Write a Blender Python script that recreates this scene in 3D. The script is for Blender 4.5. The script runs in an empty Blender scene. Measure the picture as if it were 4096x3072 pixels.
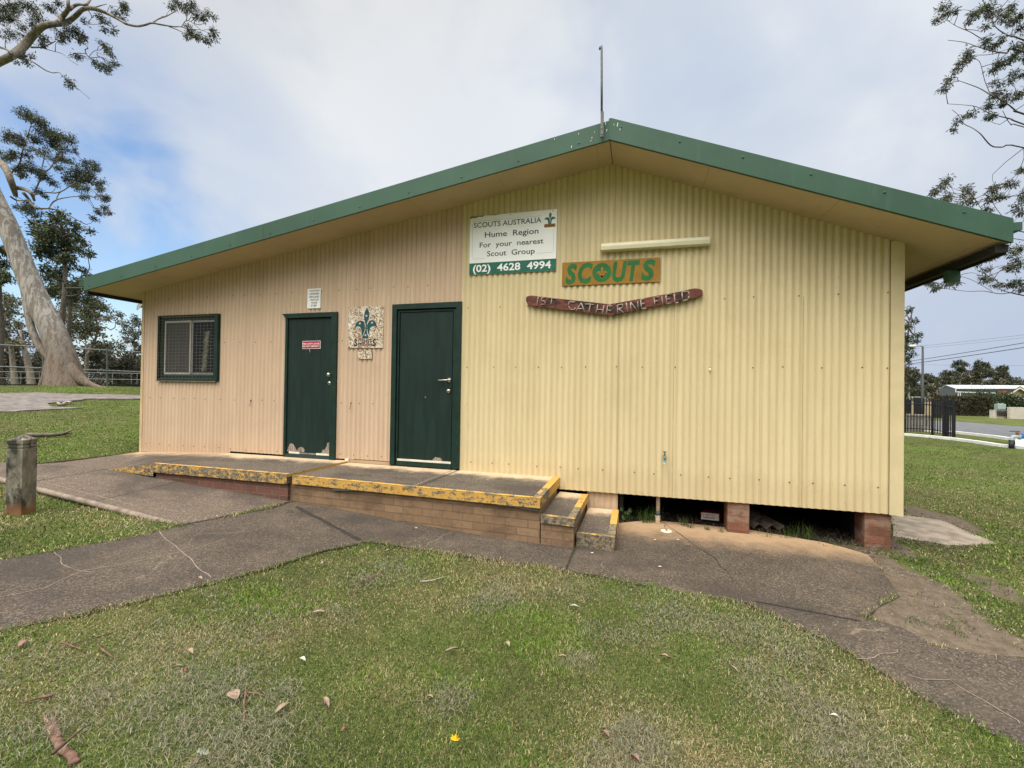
import bpy, bmesh, math, random
import numpy as np
from mathutils import Vector, Matrix
from mathutils.geometry import delaunay_2d_cdt
random.seed(7); rng = np.random.default_rng(7)
S = bpy.context.scene; C = S.collection
R = math.radians

# ---------------------------------------------------------------- camera
H = 1.62                                   # eye height above the datum (metres)
YAW, PITCH, ROLL, FPX = -0.275838929, 0.00891726752, 0.0148752414, 1789.71374
_f = np.array([math.sin(YAW)*math.cos(PITCH), math.cos(YAW)*math.cos(PITCH), math.sin(PITCH)])
_r = np.array([math.cos(YAW), -math.sin(YAW), 0.0]); _u = np.cross(_r, _f)
CR = _r*math.cos(ROLL) + _u*math.sin(ROLL); CU = -_r*math.sin(ROLL) + _u*math.cos(ROLL); CF = _f
CAM = np.array([0.0, 0.0, H])
cam_d = bpy.data.cameras.new('camera'); cam = bpy.data.objects.new('camera', cam_d); C.objects.link(cam)
cam_d.sensor_width = 36.0; cam_d.lens = 36.0*FPX/4096.0; cam_d.clip_start = 0.05; cam_d.clip_end = 3000
m = Matrix.Identity(4)
for i in range(3):
    m[i][0], m[i][1], m[i][2], m[i][3] = CR[i], CU[i], -CF[i], CAM[i]
cam.matrix_world = m
S.camera = cam

# ---------------------------------------------------------------- sky, sun, exposure
SUN_EL, SUN_AZ = R(66), R(200)             # azimuth measured from +Y towards +X: behind the camera
SUN_DIR = Vector((math.sin(SUN_AZ)*math.cos(SUN_EL), math.cos(SUN_AZ)*math.cos(SUN_EL), math.sin(SUN_EL)))
S.view_settings.view_transform = 'Standard'; S.view_settings.look = 'None'
S.view_settings.exposure = 0.35; S.view_settings.gamma = 1.0
try: S.view_settings.use_curve_mapping = False
except Exception: pass
S.cycles.max_bounces = 8; S.cycles.diffuse_bounces = 4; S.cycles.transparent_max_bounces = 8
S.cycles.use_denoising = True
try:
    S.cycles.denoiser = 'OPENIMAGEDENOISE'; S.cycles.denoising_input_passes = 'RGB_ALBEDO_NORMAL'; S.cycles.denoising_prefilter = 'NONE'
except Exception: pass

world = bpy.data.worlds.new("World"); S.world = world; world.use_nodes = True
def build_world():
    nt = world.node_tree; nt.nodes.clear(); N = nt.nodes.new; L = nt.links.new
    def math_(op, a, b=None, c=None):
        n = N('ShaderNodeMath'); n.operation = op
        for i, v in enumerate((a, b, c)):
            if v is None: continue
            if isinstance(v, (int, float)): n.inputs[i].default_value = v
            else: L(v, n.inputs[i])
        return n.outputs[0]
    def vmath(op, a, b):
        n = N('ShaderNodeVectorMath'); n.operation = op
        for i, v in enumerate((a, b)):
            if isinstance(v, (tuple, list, Vector)): n.inputs[i].default_value = tuple(v)
            else: L(v, n.inputs[i])
        return n
    def smooth(x, a, b):
        n = N('ShaderNodeMapRange'); n.interpolation_type = 'SMOOTHSTEP'
        L(x, n.inputs[0]); n.inputs[1].default_value = a; n.inputs[2].default_value = b
        return n.outputs[0]
    def mixc(f, a, b):
        n = N('ShaderNodeMix'); n.data_type = 'RGBA'
        if isinstance(f, (int, float)): n.inputs[0].default_value = f
        else: L(f, n.inputs[0])
        for i, v in ((6, a), (7, b)):
            if isinstance(v, tuple): n.inputs[i].default_value = (*v, 1)
            else: L(v, n.inputs[i])
        return n.outputs[2]
    tc = N('ShaderNodeTexCoord'); d = tc.outputs['Generated']
    nrm = vmath('NORMALIZE', d, (0, 0, 0)).outputs[0]
    sep = N('ShaderNodeSeparateXYZ'); L(nrm, sep.inputs[0])
    z = math_('MAXIMUM', sep.outputs[2], 0.0)
    den = math_('ADD', z, 0.75)
    px_ = math_('DIVIDE', sep.outputs[0], den); py_ = math_('DIVIDE', sep.outputs[1], den)
    cmb = N('ShaderNodeCombineXYZ'); L(px_, cmb.inputs[0]); L(py_, cmb.inputs[1]); cmb.inputs[2].default_value = 0.3
    def noise(scale, detail, rough, off, dist=0.0):
        mp = N('ShaderNodeMapping'); mp.inputs['Location'].default_value = off
        mp.inputs['Rotation'].default_value = (0, 0, R(28)); mp.inputs['Scale'].default_value = (1.0, 0.8, 1)
        L(cmb.outputs[0], mp.inputs[0])
        n = N('ShaderNodeTexNoise'); n.inputs['Scale'].default_value = scale; n.inputs['Detail'].default_value = detail
        n.inputs['Roughness'].default_value = rough; n.inputs['Distortion'].default_value = dist
        L(mp.outputs[0], n.inputs['Vector']); return n.outputs[0]
    n1 = noise(2.3, 5, 0.5, (3.1, 1.7, 0), 0.3)
    n2 = noise(5.2, 6, 0.5, (0.4, 6.2, 0), 0.4)
    # a gap in the cloud low on the left of the hut
    pd = Vector((float(_f[0]), float(_f[1]), 0)).normalized()
    def dirpx(u, v):
        w = CR*(u-2048)/FPX - CU*(v-1536)/FPX + CF; w = w/np.linalg.norm(w); return tuple(float(t) for t in w)
    def lobe(u, v, a, b):
        dot = vmath('DOT_PRODUCT', nrm, dirpx(u, v)).outputs['Value']
        return smooth(dot, math.cos(R(a)), math.cos(R(b)))
    nz = math_('SUBTRACT', n2, 0.5)
    gap = math_('MAXIMUM', lobe(490, 930, 17, 2), math_('MULTIPLY', lobe(690, 640, 17, 2), 0.55))
    gap = math_('MAXIMUM', gap, math_('MULTIPLY', lobe(480, 1200, 10, 2), 0.8))
    gapn = smooth(math_('MULTIPLY', gap, math_('ADD', 1.0, math_('MULTIPLY', math_('ADD', nz, math_('SUBTRACT', n1, .5)), 2.4))), 0.12, 0.95)
    # cloud deck colours
    grey = (0.445, 0.55, 0.73); white = (0.79, 0.83, 0.885)
    cl = mixc(smooth(math_('ADD', math_('MULTIPLY', n1, 0.62), math_('MULTIPLY', n2, 0.38)), 0.43, 0.60), grey, white)
    # bright white bank above the left roof slope and down to the right of the ridge
    bank = math_('MAXIMUM', lobe(1000, 800, 22, 6), math_('MULTIPLY', lobe(3050, 560, 30, 8), 0.75))
    cl = mixc(math_('MULTIPLY', bank, math_('ADD', 0.15, math_('MULTIPLY', n2, 1.1))), cl, (0.86, 0.885, 0.915))
    low = math_('MAXIMUM', math_('MULTIPLY', lobe(3900, 1250, 16, 5), .7), 0.0)
    cl = mixc(math_('MULTIPLY', low, math_('ADD', 0.35, n2)), cl, (0.56, 0.63, 0.76))
    # unseen cloud around the veiled sun, behind the camera, brightened to light the wall
    sd = vmath('DOT_PRODUCT', nrm, tuple(SUN_DIR)).outputs['Value']
    glow = smooth(sd, 0.45, 1.0)
    k = math_('ADD', 1.0, math_('MULTIPLY', glow, 5.2))
    cl = mixc(math_('MULTIPLY', smooth(sd, 0.15, 0.7), 0.9), cl, (0.78, 0.755, 0.70))
    # unseen low sky behind the camera dimmed to deepen the shade under the eave
    back = smooth(vmath('DOT_PRODUCT', nrm, (-float(pd[0]), -float(pd[1]), 0.0)).outputs['Value'], -0.15, 0.45)
    lowb = math_('SUBTRACT', 1.0, smooth(sep.outputs[2], 0.12, 0.72))
    k = math_('MULTIPLY', k, math_('SUBTRACT', 1.0, math_('MULTIPLY', math_('MULTIPLY', back, lowb), 0.72)))
    mul = N('ShaderNodeVectorMath'); mul.operation = 'SCALE'; L(cl, mul.inputs[0]); L(k, mul.inputs[3])
    bgc = N('ShaderNodeBackground'); L(mul.outputs[0], bgc.inputs[0]); bgc.inputs[1].default_value = 0.78
    sky = N('ShaderNodeTexSky'); sky.sky_type = 'NISHITA'; sky.sun_disc = False
    sky.sun_elevation = SUN_EL; sky.sun_rotation = SUN_AZ; sky.dust_density = 0.6
    hs = N('ShaderNodeHueSaturation'); hs.inputs['Saturation'].default_value = 1.1; L(sky.outputs[0], hs.inputs['Color'])
    bgs = N('ShaderNodeBackground'); L(hs.outputs[0], bgs.inputs[0]); bgs.inputs[1].default_value = 0.15
    mx = N('ShaderNodeMixShader'); L(gapn, mx.inputs[0]); L(bgc.outputs[0], mx.inputs[1]); L(bgs.outputs[0], mx.inputs[2])
    out = N('ShaderNodeOutputWorld'); L(mx.outputs[0], out.inputs[0])
build_world()
sun_d = bpy.data.lights.new('sun', 'SUN'); sun_d.energy = 1.5; sun_d.angle = R(30); sun_d.color = (1.0, 0.90, 0.74)
sun = bpy.data.objects.new('sun', sun_d); C.objects.link(sun)
sun.rotation_euler = SUN_DIR.to_track_quat('Z', 'Y').to_euler()

# ---------------------------------------------------------------- helpers
def ray(u, v):
    return CR*((u-2048)/FPX) - CU*((v-1536)/FPX) + CF
def W(u, v, y=5.7):                        # where the sight line meets the vertical plane at y
    d = ray(u, v); return CAM + d*(y/d[1])
def Z(u, v, z):                            # where it meets a level plane (z relative to the eye)
    d = ray(u, v); return CAM + d*(z/d[2])
def PX(u, v, depth):                       # point at a given distance along the view axis
    return CAM + ray(u, v)*depth
def crop(s, ox, oy): return lambda x, y: (ox+x/s, oy+y/s)
def tag(o, label=None, cat=None, group=None, kind=None):
    if label: o['label'] = label
    if cat: o['category'] = cat
    if group: o['group'] = group
    if kind: o['kind'] = kind
    return o
def empty(name, loc, label=None, cat=None, group=None):
    o = bpy.data.objects.new(name, None); C.objects.link(o); o.location = tuple(float(t) for t in loc); o.empty_display_size = .2
    return tag(o, label, cat, group)
class MB:
    def __init__(s): s.v = []; s.f = []; s.mi = []; s.mats = []; s.cur = 0; s.col = None
    def mat(s, m):
        if m not in s.mats: s.mats.append(m)
        s.cur = s.mats.index(m); return s
    def add(s, vs, fs):
        b = len(s.v); s.v += [tuple(float(t) for t in p) for p in vs]
        for f in fs: s.f.append(tuple(b+i for i in f)); s.mi.append(s.cur)
        return b
    def box(s, a, b):
        x0, y0, z0 = a; x1, y1, z1 = b
        s.add([(x0,y0,z0),(x1,y0,z0),(x1,y1,z0),(x0,y1,z0),(x0,y0,z1),(x1,y0,z1),(x1,y1,z1),(x0,y1,z1)],
              [(0,3,2,1),(4,5,6,7),(0,1,5,4),(1,2,6,5),(2,3,7,6),(3,0,4,7)]); return s
    def prism(s, poly, off):               # polygon (3D points) swept by a vector
        n = len(poly); off = np.array(off, float); P = [np.array(p, float) for p in poly]
        s.add(P+[p+off for p in P], [tuple(range(n))[::-1], tuple(range(n, 2*n))]+[(i, (i+1) % n, n+(i+1) % n, n+i) for i in range(n)]); return s
    def hexa(s, top, th):                  # slab from four top corners
        b = [(p[0], p[1], p[2]-th) for p in top]
        s.add(list(top)+b, [(0,1,2,3),(7,6,5,4),(0,4,5,1),(1,5,6,2),(2,6,7,3),(3,7,4,0)]); return s
    def tube(s, pts, rad, n=8, cap=True):
        P = [np.array(p, float) for p in pts]
        if isinstance(rad, (int, float)): rad = [rad]*len(P)
        b = len(s.v); prev = None
        for i, p in enumerate(P):
            t = P[min(i+1, len(P)-1)]-P[max(i-1, 0)]; t = t/(np.linalg.norm(t)+1e-9)
            if prev is None:
                a = np.array([0, 0, 1.]) if abs(t[2]) < .9 else np.array([1., 0, 0])
            else: a = prev
            e1 = a-t*(a@t); e1 /= np.linalg.norm(e1)+1e-9; e2 = np.cross(t, e1); prev = e1
            for k in range(n):
                q = p+(e1*math.cos(2*math.pi*k/n)+e2*math.sin(2*math.pi*k/n))*rad[i]; s.v.append(tuple(q))
        for i in range(len(P)-1):
            for k in range(n):
                s.f.append((b+i*n+k, b+i*n+(k+1) % n, b+(i+1)*n+(k+1) % n, b+(i+1)*n+k)); s.mi.append(s.cur)
        if cap:
            s.f.append(tuple(b+k for k in range(n))[::-1]); s.mi.append(s.cur)
            s.f.append(tuple(b+(len(P)-1)*n+k for k in range(n))); s.mi.append(s.cur)
        return s
    def lathe(s, c, axis, prof, n=16):     # prof: (distance along axis, radius)
        axis = np.array(axis, float); axis /= np.linalg.norm(axis); c = np.array(c, float)
        return s.tube([c+axis*h for h, r in prof], [max(r, 1e-4) for h, r in prof], n)
    def build(s, name, parent=None, smooth=False, mat=None, bevel=0):
        me = bpy.data.meshes.new(name)
        o = bpy.data.objects.new(name, me); C.objects.link(o)
        loc = np.array([0., 0., 0.])
        if parent is not None:
            q = parent
            while q is not None: loc = loc+np.array(q.location); q = q.parent
            o.parent = parent
        me.from_pydata([tuple(np.array(p)-loc) for p in s.v], [], s.f)
        for mm in ([mat] if mat else s.mats): me.materials.append(mm)
        if not mat and len(s.mats) > 1: me.polygons.foreach_set('material_index', s.mi)
        if smooth: me.polygons.foreach_set('use_smooth', [True]*len(me.polygons))
        me.update()
        if bevel:
            bm = bmesh.new(); bm.from_mesh(me); bmesh.ops.remove_doubles(bm, verts=bm.verts, dist=1e-5)
            bmesh.ops.recalc_face_normals(bm, faces=bm.faces)
            eds = [e for e in bm.edges if e.is_manifold and len(e.link_faces) == 2 and e.calc_face_angle(0) > .5]
            bmesh.ops.bevel(bm, geom=eds, offset=bevel, segments=2, affect='EDGES', profile=.6)
            bm.to_mesh(me); bm.free()
        return o

# ---------------------------------------------------------------- materials
class NT:
    def __init__(s, name):
        s.m = bpy.data.materials.new(name); s.m.use_nodes = True; s.t = s.m.node_tree
        s.b = s.t.nodes['Principled BSDF']; s.N = s.t.nodes.new; s.L = s.t.links.new
        g = s.N('ShaderNodeNewGeometry'); s.pos = g.outputs['Position']; s.geo = g
    def val(s, sock, v):
        if isinstance(v, (int, float)): sock.default_value = v
        elif isinstance(v, tuple): sock.default_value = (*v, 1) if len(sock.default_value) == 4 and len(v) == 3 else v
        else: s.L(v, sock)
    def noise(s, scale=5, detail=4, rough=.5, stretch=(1, 1, 1), dist=0, vec=None):
        mp = s.N('ShaderNodeMapping'); mp.inputs['Scale'].default_value = stretch; s.L(vec or s.pos, mp.inputs[0])
        n = s.N('ShaderNodeTexNoise'); n.inputs['Scale'].default_value = scale; n.inputs['Detail'].default_value = detail
        n.inputs['Roughness'].default_value = rough; n.inputs['Distortion'].default_value = dist; s.L(mp.outputs[0], n.inputs['Vector']); return n.outputs[0]
    def voro(s, scale, feature='F1', out='Distance', vec=None, stretch=(1, 1, 1)):
        mp = s.N('ShaderNodeMapping'); mp.inputs['Scale'].default_value = stretch; s.L(vec or s.pos, mp.inputs[0])
        n = s.N('ShaderNodeTexVoronoi'); n.feature = feature; n.inputs['Scale'].default_value = scale; s.L(mp.outputs[0], n.inputs['Vector']); return n.outputs[out]
    def sm(s, x, a, b, lo=0., hi=1.):
        n = s.N('ShaderNodeMapRange'); n.interpolation_type = 'SMOOTHSTEP'; s.L(x, n.inputs[0])
        for i, v in enumerate((a, b, lo, hi)): n.inputs[i+1].default_value = v
        return n.outputs[0]
    def ma(s, op, a, b=0.0):
        n = s.N('ShaderNodeMath'); n.operation = op; s.val(n.inputs[0], a); s.val(n.inputs[1], b); return n.outputs[0]
    def mix(s, f, a, b, mode='MIX'):
        n = s.N('ShaderNodeMix'); n.data_type = 'RGBA'; n.blend_type = mode; s.val(n.inputs[0], f)
        for i, v in ((6, a), (7, b)):
            if isinstance(v, tuple): n.inputs[i].default_value = (*v[:3], 1)
            else: s.L(v, n.inputs[i])
        return n.outputs[2]
    def sep(s, v=None):
        n = s.N('ShaderNodeSeparateXYZ'); s.L(v or s.pos, n.inputs[0]); return n.outputs
    def comb(s, x, y, z):
        n = s.N('ShaderNodeCombineXYZ')
        for i, v in enumerate((x, y, z)): s.val(n.inputs[i], v)
        return n.outputs[0]
    def attr(s, name):
        n = s.N('ShaderNodeAttribute'); n.attribute_name = name; return n
    def bump(s, h, strength=.3, dist=.01):
        n = s.N('ShaderNodeBump'); n.inputs['Strength'].default_value = strength; n.inputs['Distance'].default_value = dist
        s.L(h, n.inputs['Height']); s.L(n.outputs[0], s.b.inputs['Normal'])
    def fin(s, col, rough=.7, metal=0., spec=.35):
        s.val(s.b.inputs['Base Color'], col); s.val(s.b.inputs['Roughness'], rough); s.b.inputs['Metallic'].default_value = metal
        s.b.inputs['Specular IOR Level'].default_value = spec; return s.m
def plain(name, c, rough=.6, var=.18, scale=9, metal=0., bump=0., spec=.35, stretch=(1, 1, 1)):
    n = NT(name); a = tuple(t*(1-var) for t in c); b = tuple(min(1, t*(1+var)) for t in c)
    nz = n.noise(scale, 6, .6, stretch)
    if bump: n.bump(n.noise(scale*6, 4), bump, .004)
    return n.fin(n.mix(n.sm(nz, .3, .7), a, b), rough, metal, spec)

def mk_cladding(name, c, c2):
    n = NT(name); x, y, z = n.sep()
    streak = n.noise(1.0, 5, .6, (9, 1, .55)); blot = n.noise(1.3, 5, .6); fine = n.noise(70, 3, .6)
    col = n.mix(n.sm(streak, .3, .7), c, c2)
    col = n.mix(n.ma('MULTIPLY', n.sm(blot, .52, .75), .35), col, tuple(t*.82 for t in c))
    dirt = n.ma('MULTIPLY', n.sm(n.noise(5, 6, .7, (2.2, 1, .7)), .60, .80), .30)
    col = n.mix(dirt, col, (c[0]*.55, c[1]*.5, c[2]*.42))
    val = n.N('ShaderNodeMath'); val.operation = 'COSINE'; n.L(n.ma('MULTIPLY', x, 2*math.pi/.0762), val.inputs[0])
    col = n.mix(n.ma('MULTIPLY', n.sm(val.outputs[0], .35, 1.), n.ma('MULTIPLY', n.ma('ADD', .05, n.ma('MULTIPLY', n.noise(2.2, 4, .6, (1, 1, .6)), .45)), n.sm(z, .9, 3.6, .08, 1.))), col, (c[0]*.42, c[1]*.38, c[2]*.30))  # rib valleys painted darker for groove shade and grime, stronger toward the top
    # splash-back grime on the lowest sheet ends, ragged in height
    low = n.ma('MULTIPLY', n.sm(n.ma('SUBTRACT', z, n.ma('MULTIPLY', n.noise(6, 5, .7, (2, 1, .4)), .42)), .54, .28), .20)
    col = n.mix(low, col, (.36, .25, .13))
    col = n.mix(n.ma('MULTIPLY', n.sm(fine, .45, .8), .10), col, (.3, .26, .2))
    # specks: old screw holes and droppings
    sp = n.sm(n.voro(5.5), .030, .016)
    keep = n.sm(n.noise(2.4, 2), .52, .56)
    col = n.mix(n.ma('MULTIPLY', n.ma('MULTIPLY', sp, keep), .75), col, (.10, .06, .035))
    n.bump(fine, .12, .003)
    return n.fin(col, .48, 0, .35)
M = {}
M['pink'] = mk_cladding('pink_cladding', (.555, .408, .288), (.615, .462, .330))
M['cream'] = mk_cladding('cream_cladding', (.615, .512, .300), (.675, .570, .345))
M['flash'] = plain('cream_flashing', (.63, .53, .32), .45, .07, 3)
M['flashp'] = plain('pink_flashing', (.56, .42, .26), .45, .10, 3)
def mk_soffit():
    n = NT('soffit_paint'); a = n.noise(.9, 6, .65); b = n.noise(4, 6, .7); x, y, z = n.sep()
    col = n.mix(n.sm(a, .3, .7), (.47, .375, .245), (.56, .455, .30)); col = n.mix(n.ma('MULTIPLY', n.sm(b, .55, .75), .35), col, (.33, .25, .155))
    col = n.mix(n.ma('MULTIPLY', n.sm(n.voro(4.2), .035, .018), n.sm(n.noise(1.7, 2), .5, .56)), col, (.08, .055, .035))
    j = n.ma('ABSOLUTE', n.ma('SUBTRACT', n.ma('FRACT', n.ma('DIVIDE', n.ma('ADD', x, 20.3), 1.2)), .5)); col = n.mix(n.ma('MULTIPLY', n.sm(j, .0035, .0015), .45), col, (.2, .15, .09))
    return n.fin(col, .75)
M['soffit'] = mk_soffit()
def mk_fascia():
    n = NT('green_fascia_paint'); a = n.noise(1.1, 5, .6); s_ = n.noise(3.0, 6, .7, (4, 1, .5)); f = n.noise(40, 4, .7)
    col = n.mix(n.sm(a, .3, .7), (.034, .082, .056), (.046, .108, .076)); col = n.mix(n.ma('MULTIPLY', n.sm(s_, .52, .75), .4), col, (.075, .125, .098))
    col = n.mix(n.ma('MULTIPLY', n.sm(f, .60, .75), .35), col, (.03, .05, .038)); return n.fin(col, .55, 0, .3)
M['green'] = mk_fascia()
M['door'] = plain('dark_green_door_paint', (.0085, .0235, .0195), .5, .22, 4, bump=.06, stretch=(3, 1, .4), spec=.3)
M['frame'] = plain('dark_green_frame_paint', (.008, .028, .021), .5, .25, 6, bump=.08, spec=.3)
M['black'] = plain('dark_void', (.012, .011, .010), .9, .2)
M['white'] = plain('white_sign_paint', (.86, .875, .87), .45, .03, 3)
M['offwhite'] = plain('aged_white_paint', (.70, .66, .55), .5, .12, 12)
M['mast'] = plain('dull_zinc_mast', (.13, .13, .13), .6, .3, 20)
M['meshw'] = plain('dull_wire', (.17, .175, .165), .55, .2, 14, metal=.3)
M['galv'] = plain('galvanised_steel', (.30, .30, .30), .5, .25, 14, metal=.6)
M['chrome'] = plain('satin_chrome', (.55, .53, .49), .28, .08, 10, metal=1.)
M['sgreen'] = plain('sign_green', (.012, .13, .095), .5, .1)
M['sdark'] = plain('sign_lettering', (.035, .06, .06), .5, .1)
M['sgold'] = plain('sign_gold', (.30, .150, .014), .55, .13, 7)
M['sgreen2'] = plain('bright_sign_green', (.014, .135, .028), .5, .15, 10)
M['red'] = plain('red_sign', (.38, .012, .04), .4, .12, 10)
M['teal'] = plain('teal_emblem', (.006, .075, .085), .5, .15, 10)
M['pinkstar'] = plain('pale_star', (.72, .50, .44), .6, .06)
M['ink'] = plain('black_ink', (.025, .02, .018), .6, .2)
M['light'] = plain('lamp_diffuser', (.70, .66, .47), .35, .06, 5)
M['pvc'] = plain('pvc_pipe', (.62, .50, .36), .4, .12, 12)
M['gtape'] = plain('grey_tape', (.12, .14, .16), .6, .3, 20)
M['iron'] = plain('black_steel', (.012, .013, .016), .45, .25, 8)
M['teal_p'] = plain('pale_blue_plastic', (.14, .42, .44), .4, .1)
M['tap'] = plain('brass_tap', (.16, .18, .17), .45, .3, 30, metal=.5)

def mk_weather():
    n = NT('weathered_wood'); g = n.noise(14, 6, .65, (6, 6, .6))
    col = n.mix(n.sm(g, .3, .7), (.12, .085, .065), (.42, .36, .31)); col = n.mix(n.sm(n.noise(9, 3), .6, .72), col, (.30, .13, .06))
    n.bump(g, .4, .004); return n.fin(col, .85)
M['bare'] = mk_weather()
def mk_plaque():
    n = NT('speckled_plaque')
    w = n.noise(44, 4, .55, (1, 1, 1), 1.5)
    col = n.mix(n.sm(w, .455, .53), (.19, .095, .05), (.74, .66, .53))
    col = n.mix(n.sm(n.noise(7, 3), .56, .7), col, (.78, .76, .70))
    return n.fin(col, .45)
M['plaque'] = mk_plaque()
def mk_boomer():
    n = NT('stained_timber'); g = n.noise(7, 6, .65, (1, 4, 4)); b = n.noise(4.5, 5, .7, (1, 1, 1))
    col = n.mix(n.sm(g, .3, .75), (.085, .024, .018), (.24, .070, .046))
    col = n.mix(n.sm(b, .46, .58), col, (.034, .016, .013)); n.bump(g, .35, .004); return n.fin(col, .62)
M['boomer'] = mk_boomer()
M['stick'] = plain('pale_twig', (.31, .27, .24), .8, .45, 24, bump=.3)

def aggregate(n, scale_k=1.0, dark=(.036, .029, .024), mid=(.078, .062, .049), light=(.25, .205, .155), edge=None):
    v = n.voro(120*scale_k, 'F1', 'Color'); sc = n.N('ShaderNodeSeparateColor'); n.L(v, sc.inputs[0])
    col = n.mix(n.sm(sc.outputs[0], .1, .8), dark, mid)
    col = n.mix(n.ma('MULTIPLY', n.sm(sc.outputs[1], .74, .96), .55), col, light)
    f2 = n.noise(36*scale_k, 4, .7); col = n.mix(n.ma('MULTIPLY', n.sm(f2, .5, .72), .55), col, (.150, .118, .092))
    big = n.noise(1.5, 6, .68); col = n.mix(n.ma('MULTIPLY', n.sm(big, .46, .72), .42), col, (.155, .118, .086))
    bl = n.noise(.9, 5, .6, (1, 1.6, 1)); col = n.mix(n.ma('MULTIPLY', n.sm(bl, .46, .66), .6), col, (.036, .030, .027))
    return col, sc.outputs[0], f2
def mk_concrete(name, tan=None, kw={}, cracks=False):
    n = NT(name); col, h, f2 = aggregate(n, **kw); x, y, z = n.sep()
    if tan:                                # sandy wash-out stain along the foot of the wall
        y0, y1, c, amt = tan
        yy = n.ma('ADD', y, n.ma('MULTIPLY', n.ma('SUBTRACT', n.noise(3.2, 6, .7), .5), .75))
        col = n.mix(n.ma('MULTIPLY', n.sm(yy, y0, y1), amt), col, c)
    if cracks:
        w = n.noise(2.2, 5, .7, (1, 1, 1)); cx = n.comb(n.ma('ADD', x, n.ma('MULTIPLY', w, .35)), n.ma('ADD', y, n.ma('MULTIPLY', w, .5)), 0.)
        vc = n.voro(.62, 'DISTANCE_TO_EDGE', 'Distance', vec=cx)
        col = n.mix(n.ma('MULTIPLY', n.ma('MULTIPLY', n.sm(vc, .005, .001), n.sm(n.noise(1.1, 2), .54, .62)), .35), col, (.32, .26, .2))
    n.bump(n.ma('ADD', h, f2), .55, .006); return n.fin(col, .88, 0, .25)
M['path'] = mk_concrete('path_concrete', (4.95, 5.75, (.46, .31, .185), .85), cracks=True)
M['padc'] = mk_concrete('ramp_concrete', (5.25, 5.7, (.50, .36, .23), .85), dict(dark=(.070, .053, .042), mid=(.135, .103, .081), light=(.36, .30, .24)))
M['slab'] = mk_concrete('porch_concrete', (5.28, 5.62, (.60, .46, .31), .95), dict(scale_k=1.1, dark=(.055, .045, .037), mid=(.125, .103, .083), light=(.33, .28, .22)))
M['apron'] = plain('pale_concrete', (.27, .225, .18), .9, .3, 6, bump=.3)
def mk_yellow(name, thr, soft=.05):
    n = NT(name); a = n.noise(11, 8, .72, (1, 1, 1.6), .4); fine = n.noise(60, 3, .6)
    col = n.mix(n.sm(fine, .3, .7), (.46, .255, .045), (.60, .37, .10))
    lich = n.mix(n.sm(n.noise(34, 5, .7), .35, .65), (.055, .045, .03), (.26, .215, .15))
    col = n.mix(n.sm(n.ma('ADD', a, n.ma('MULTIPLY', n.ma('SUBTRACT', fine, .5), .35)), thr, thr+soft), col, lich)
    n.bump(n.ma('ADD', a, fine), .4, .005); return n.fin(col, .75)
M['yel'] = mk_yellow('worn_yellow_paint', .505); M['yel2'] = mk_yellow('old_yellow_paint', .44)
M['yel3'] = mk_yellow('fresh_yellow_paint', .60); M['yel4'] = mk_yellow('faint_yellow_paint', .36)
def mk_brick(name, c1, c2, mortar, stain=None, off=(0, 0, 0)):
    n = NT(name); x, y, z = n.sep()
    v = n.comb(n.ma('ADD', n.ma('ADD', x, y), off[0]), n.ma('ADD', z, off[2]), 0.)
    b = n.N('ShaderNodeTexBrick'); n.L(v, b.inputs['Vector']); b.inputs['Scale'].default_value = 1.0
    b.inputs['Brick Width'].default_value = .24; b.inputs['Row Height'].default_value = .086; b.inputs['Mortar Size'].default_value = .006
    b.inputs['Mortar Smooth'].default_value = .2; b.inputs['Color1'].default_value = (*c1, 1); b.inputs['Color2'].default_value = (*c2, 1)
    b.inputs['Mortar'].default_value = (*mortar, 1); b.inputs['Bias'].default_value = 0
    rough = n.noise(22, 5, .7); col = n.mix(n.ma('MULTIPLY', n.sm(rough, .45, .75), .45), b.outputs[0], tuple(t*.55 for t in c1))
    if stain:
        st = n.noise(3.4, 6, .7, (1, 1, 1.6))
        col = n.mix(n.ma('MULTIPLY', n.sm(st, .46, .62), stain[1]), col, stain[0])
    n.bump(n.ma('ADD', n.ma('MULTIPLY', b.outputs['Fac'], -1.3), n.ma('MULTIPLY', rough, .5)), .8, .008)
    return n.fin(col, .88, 0, .2)
M['brickp'] = mk_brick('pier_brick', (.215, .092, .055), (.15, .062, .042), (.13, .085, .06), ((.27, .19, .145), .75))
M['brickr'] = mk_brick('red_brick', (.185, .085, .062), (.125, .064, .05), (.19, .145, .11), ((.08, .055, .042), .4), (.05, 0, .03))
M['brickb'] = mk_brick('stained_brick', (.275, .180, .108), (.21, .135, .082), (.19, .125, .078), ((.095, .066, .044), .5), (0, 0, .02))
def mk_post():
    n = NT('aged_concrete_post'); x, y, z = n.sep()
    a = n.noise(9, 6, .7, (1, 1, .5)); col = n.mix(n.sm(a, .35, .65), (.130, .120, .094), (.30, .275, .22))
    col = n.mix(n.sm(n.noise(5, 6, .7, (1, 1, .45)), .47, .57), col, (.036, .036, .028))
    col = n.mix(n.sm(n.ma('ADD', z, n.ma('MULTIPLY', n.noise(6, 4), .25)), .48, .30), col, (.225, .105, .046))
    n.bump(a, .4, .006); return n.fin(col, .9)
M['post'] = mk_post()
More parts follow.
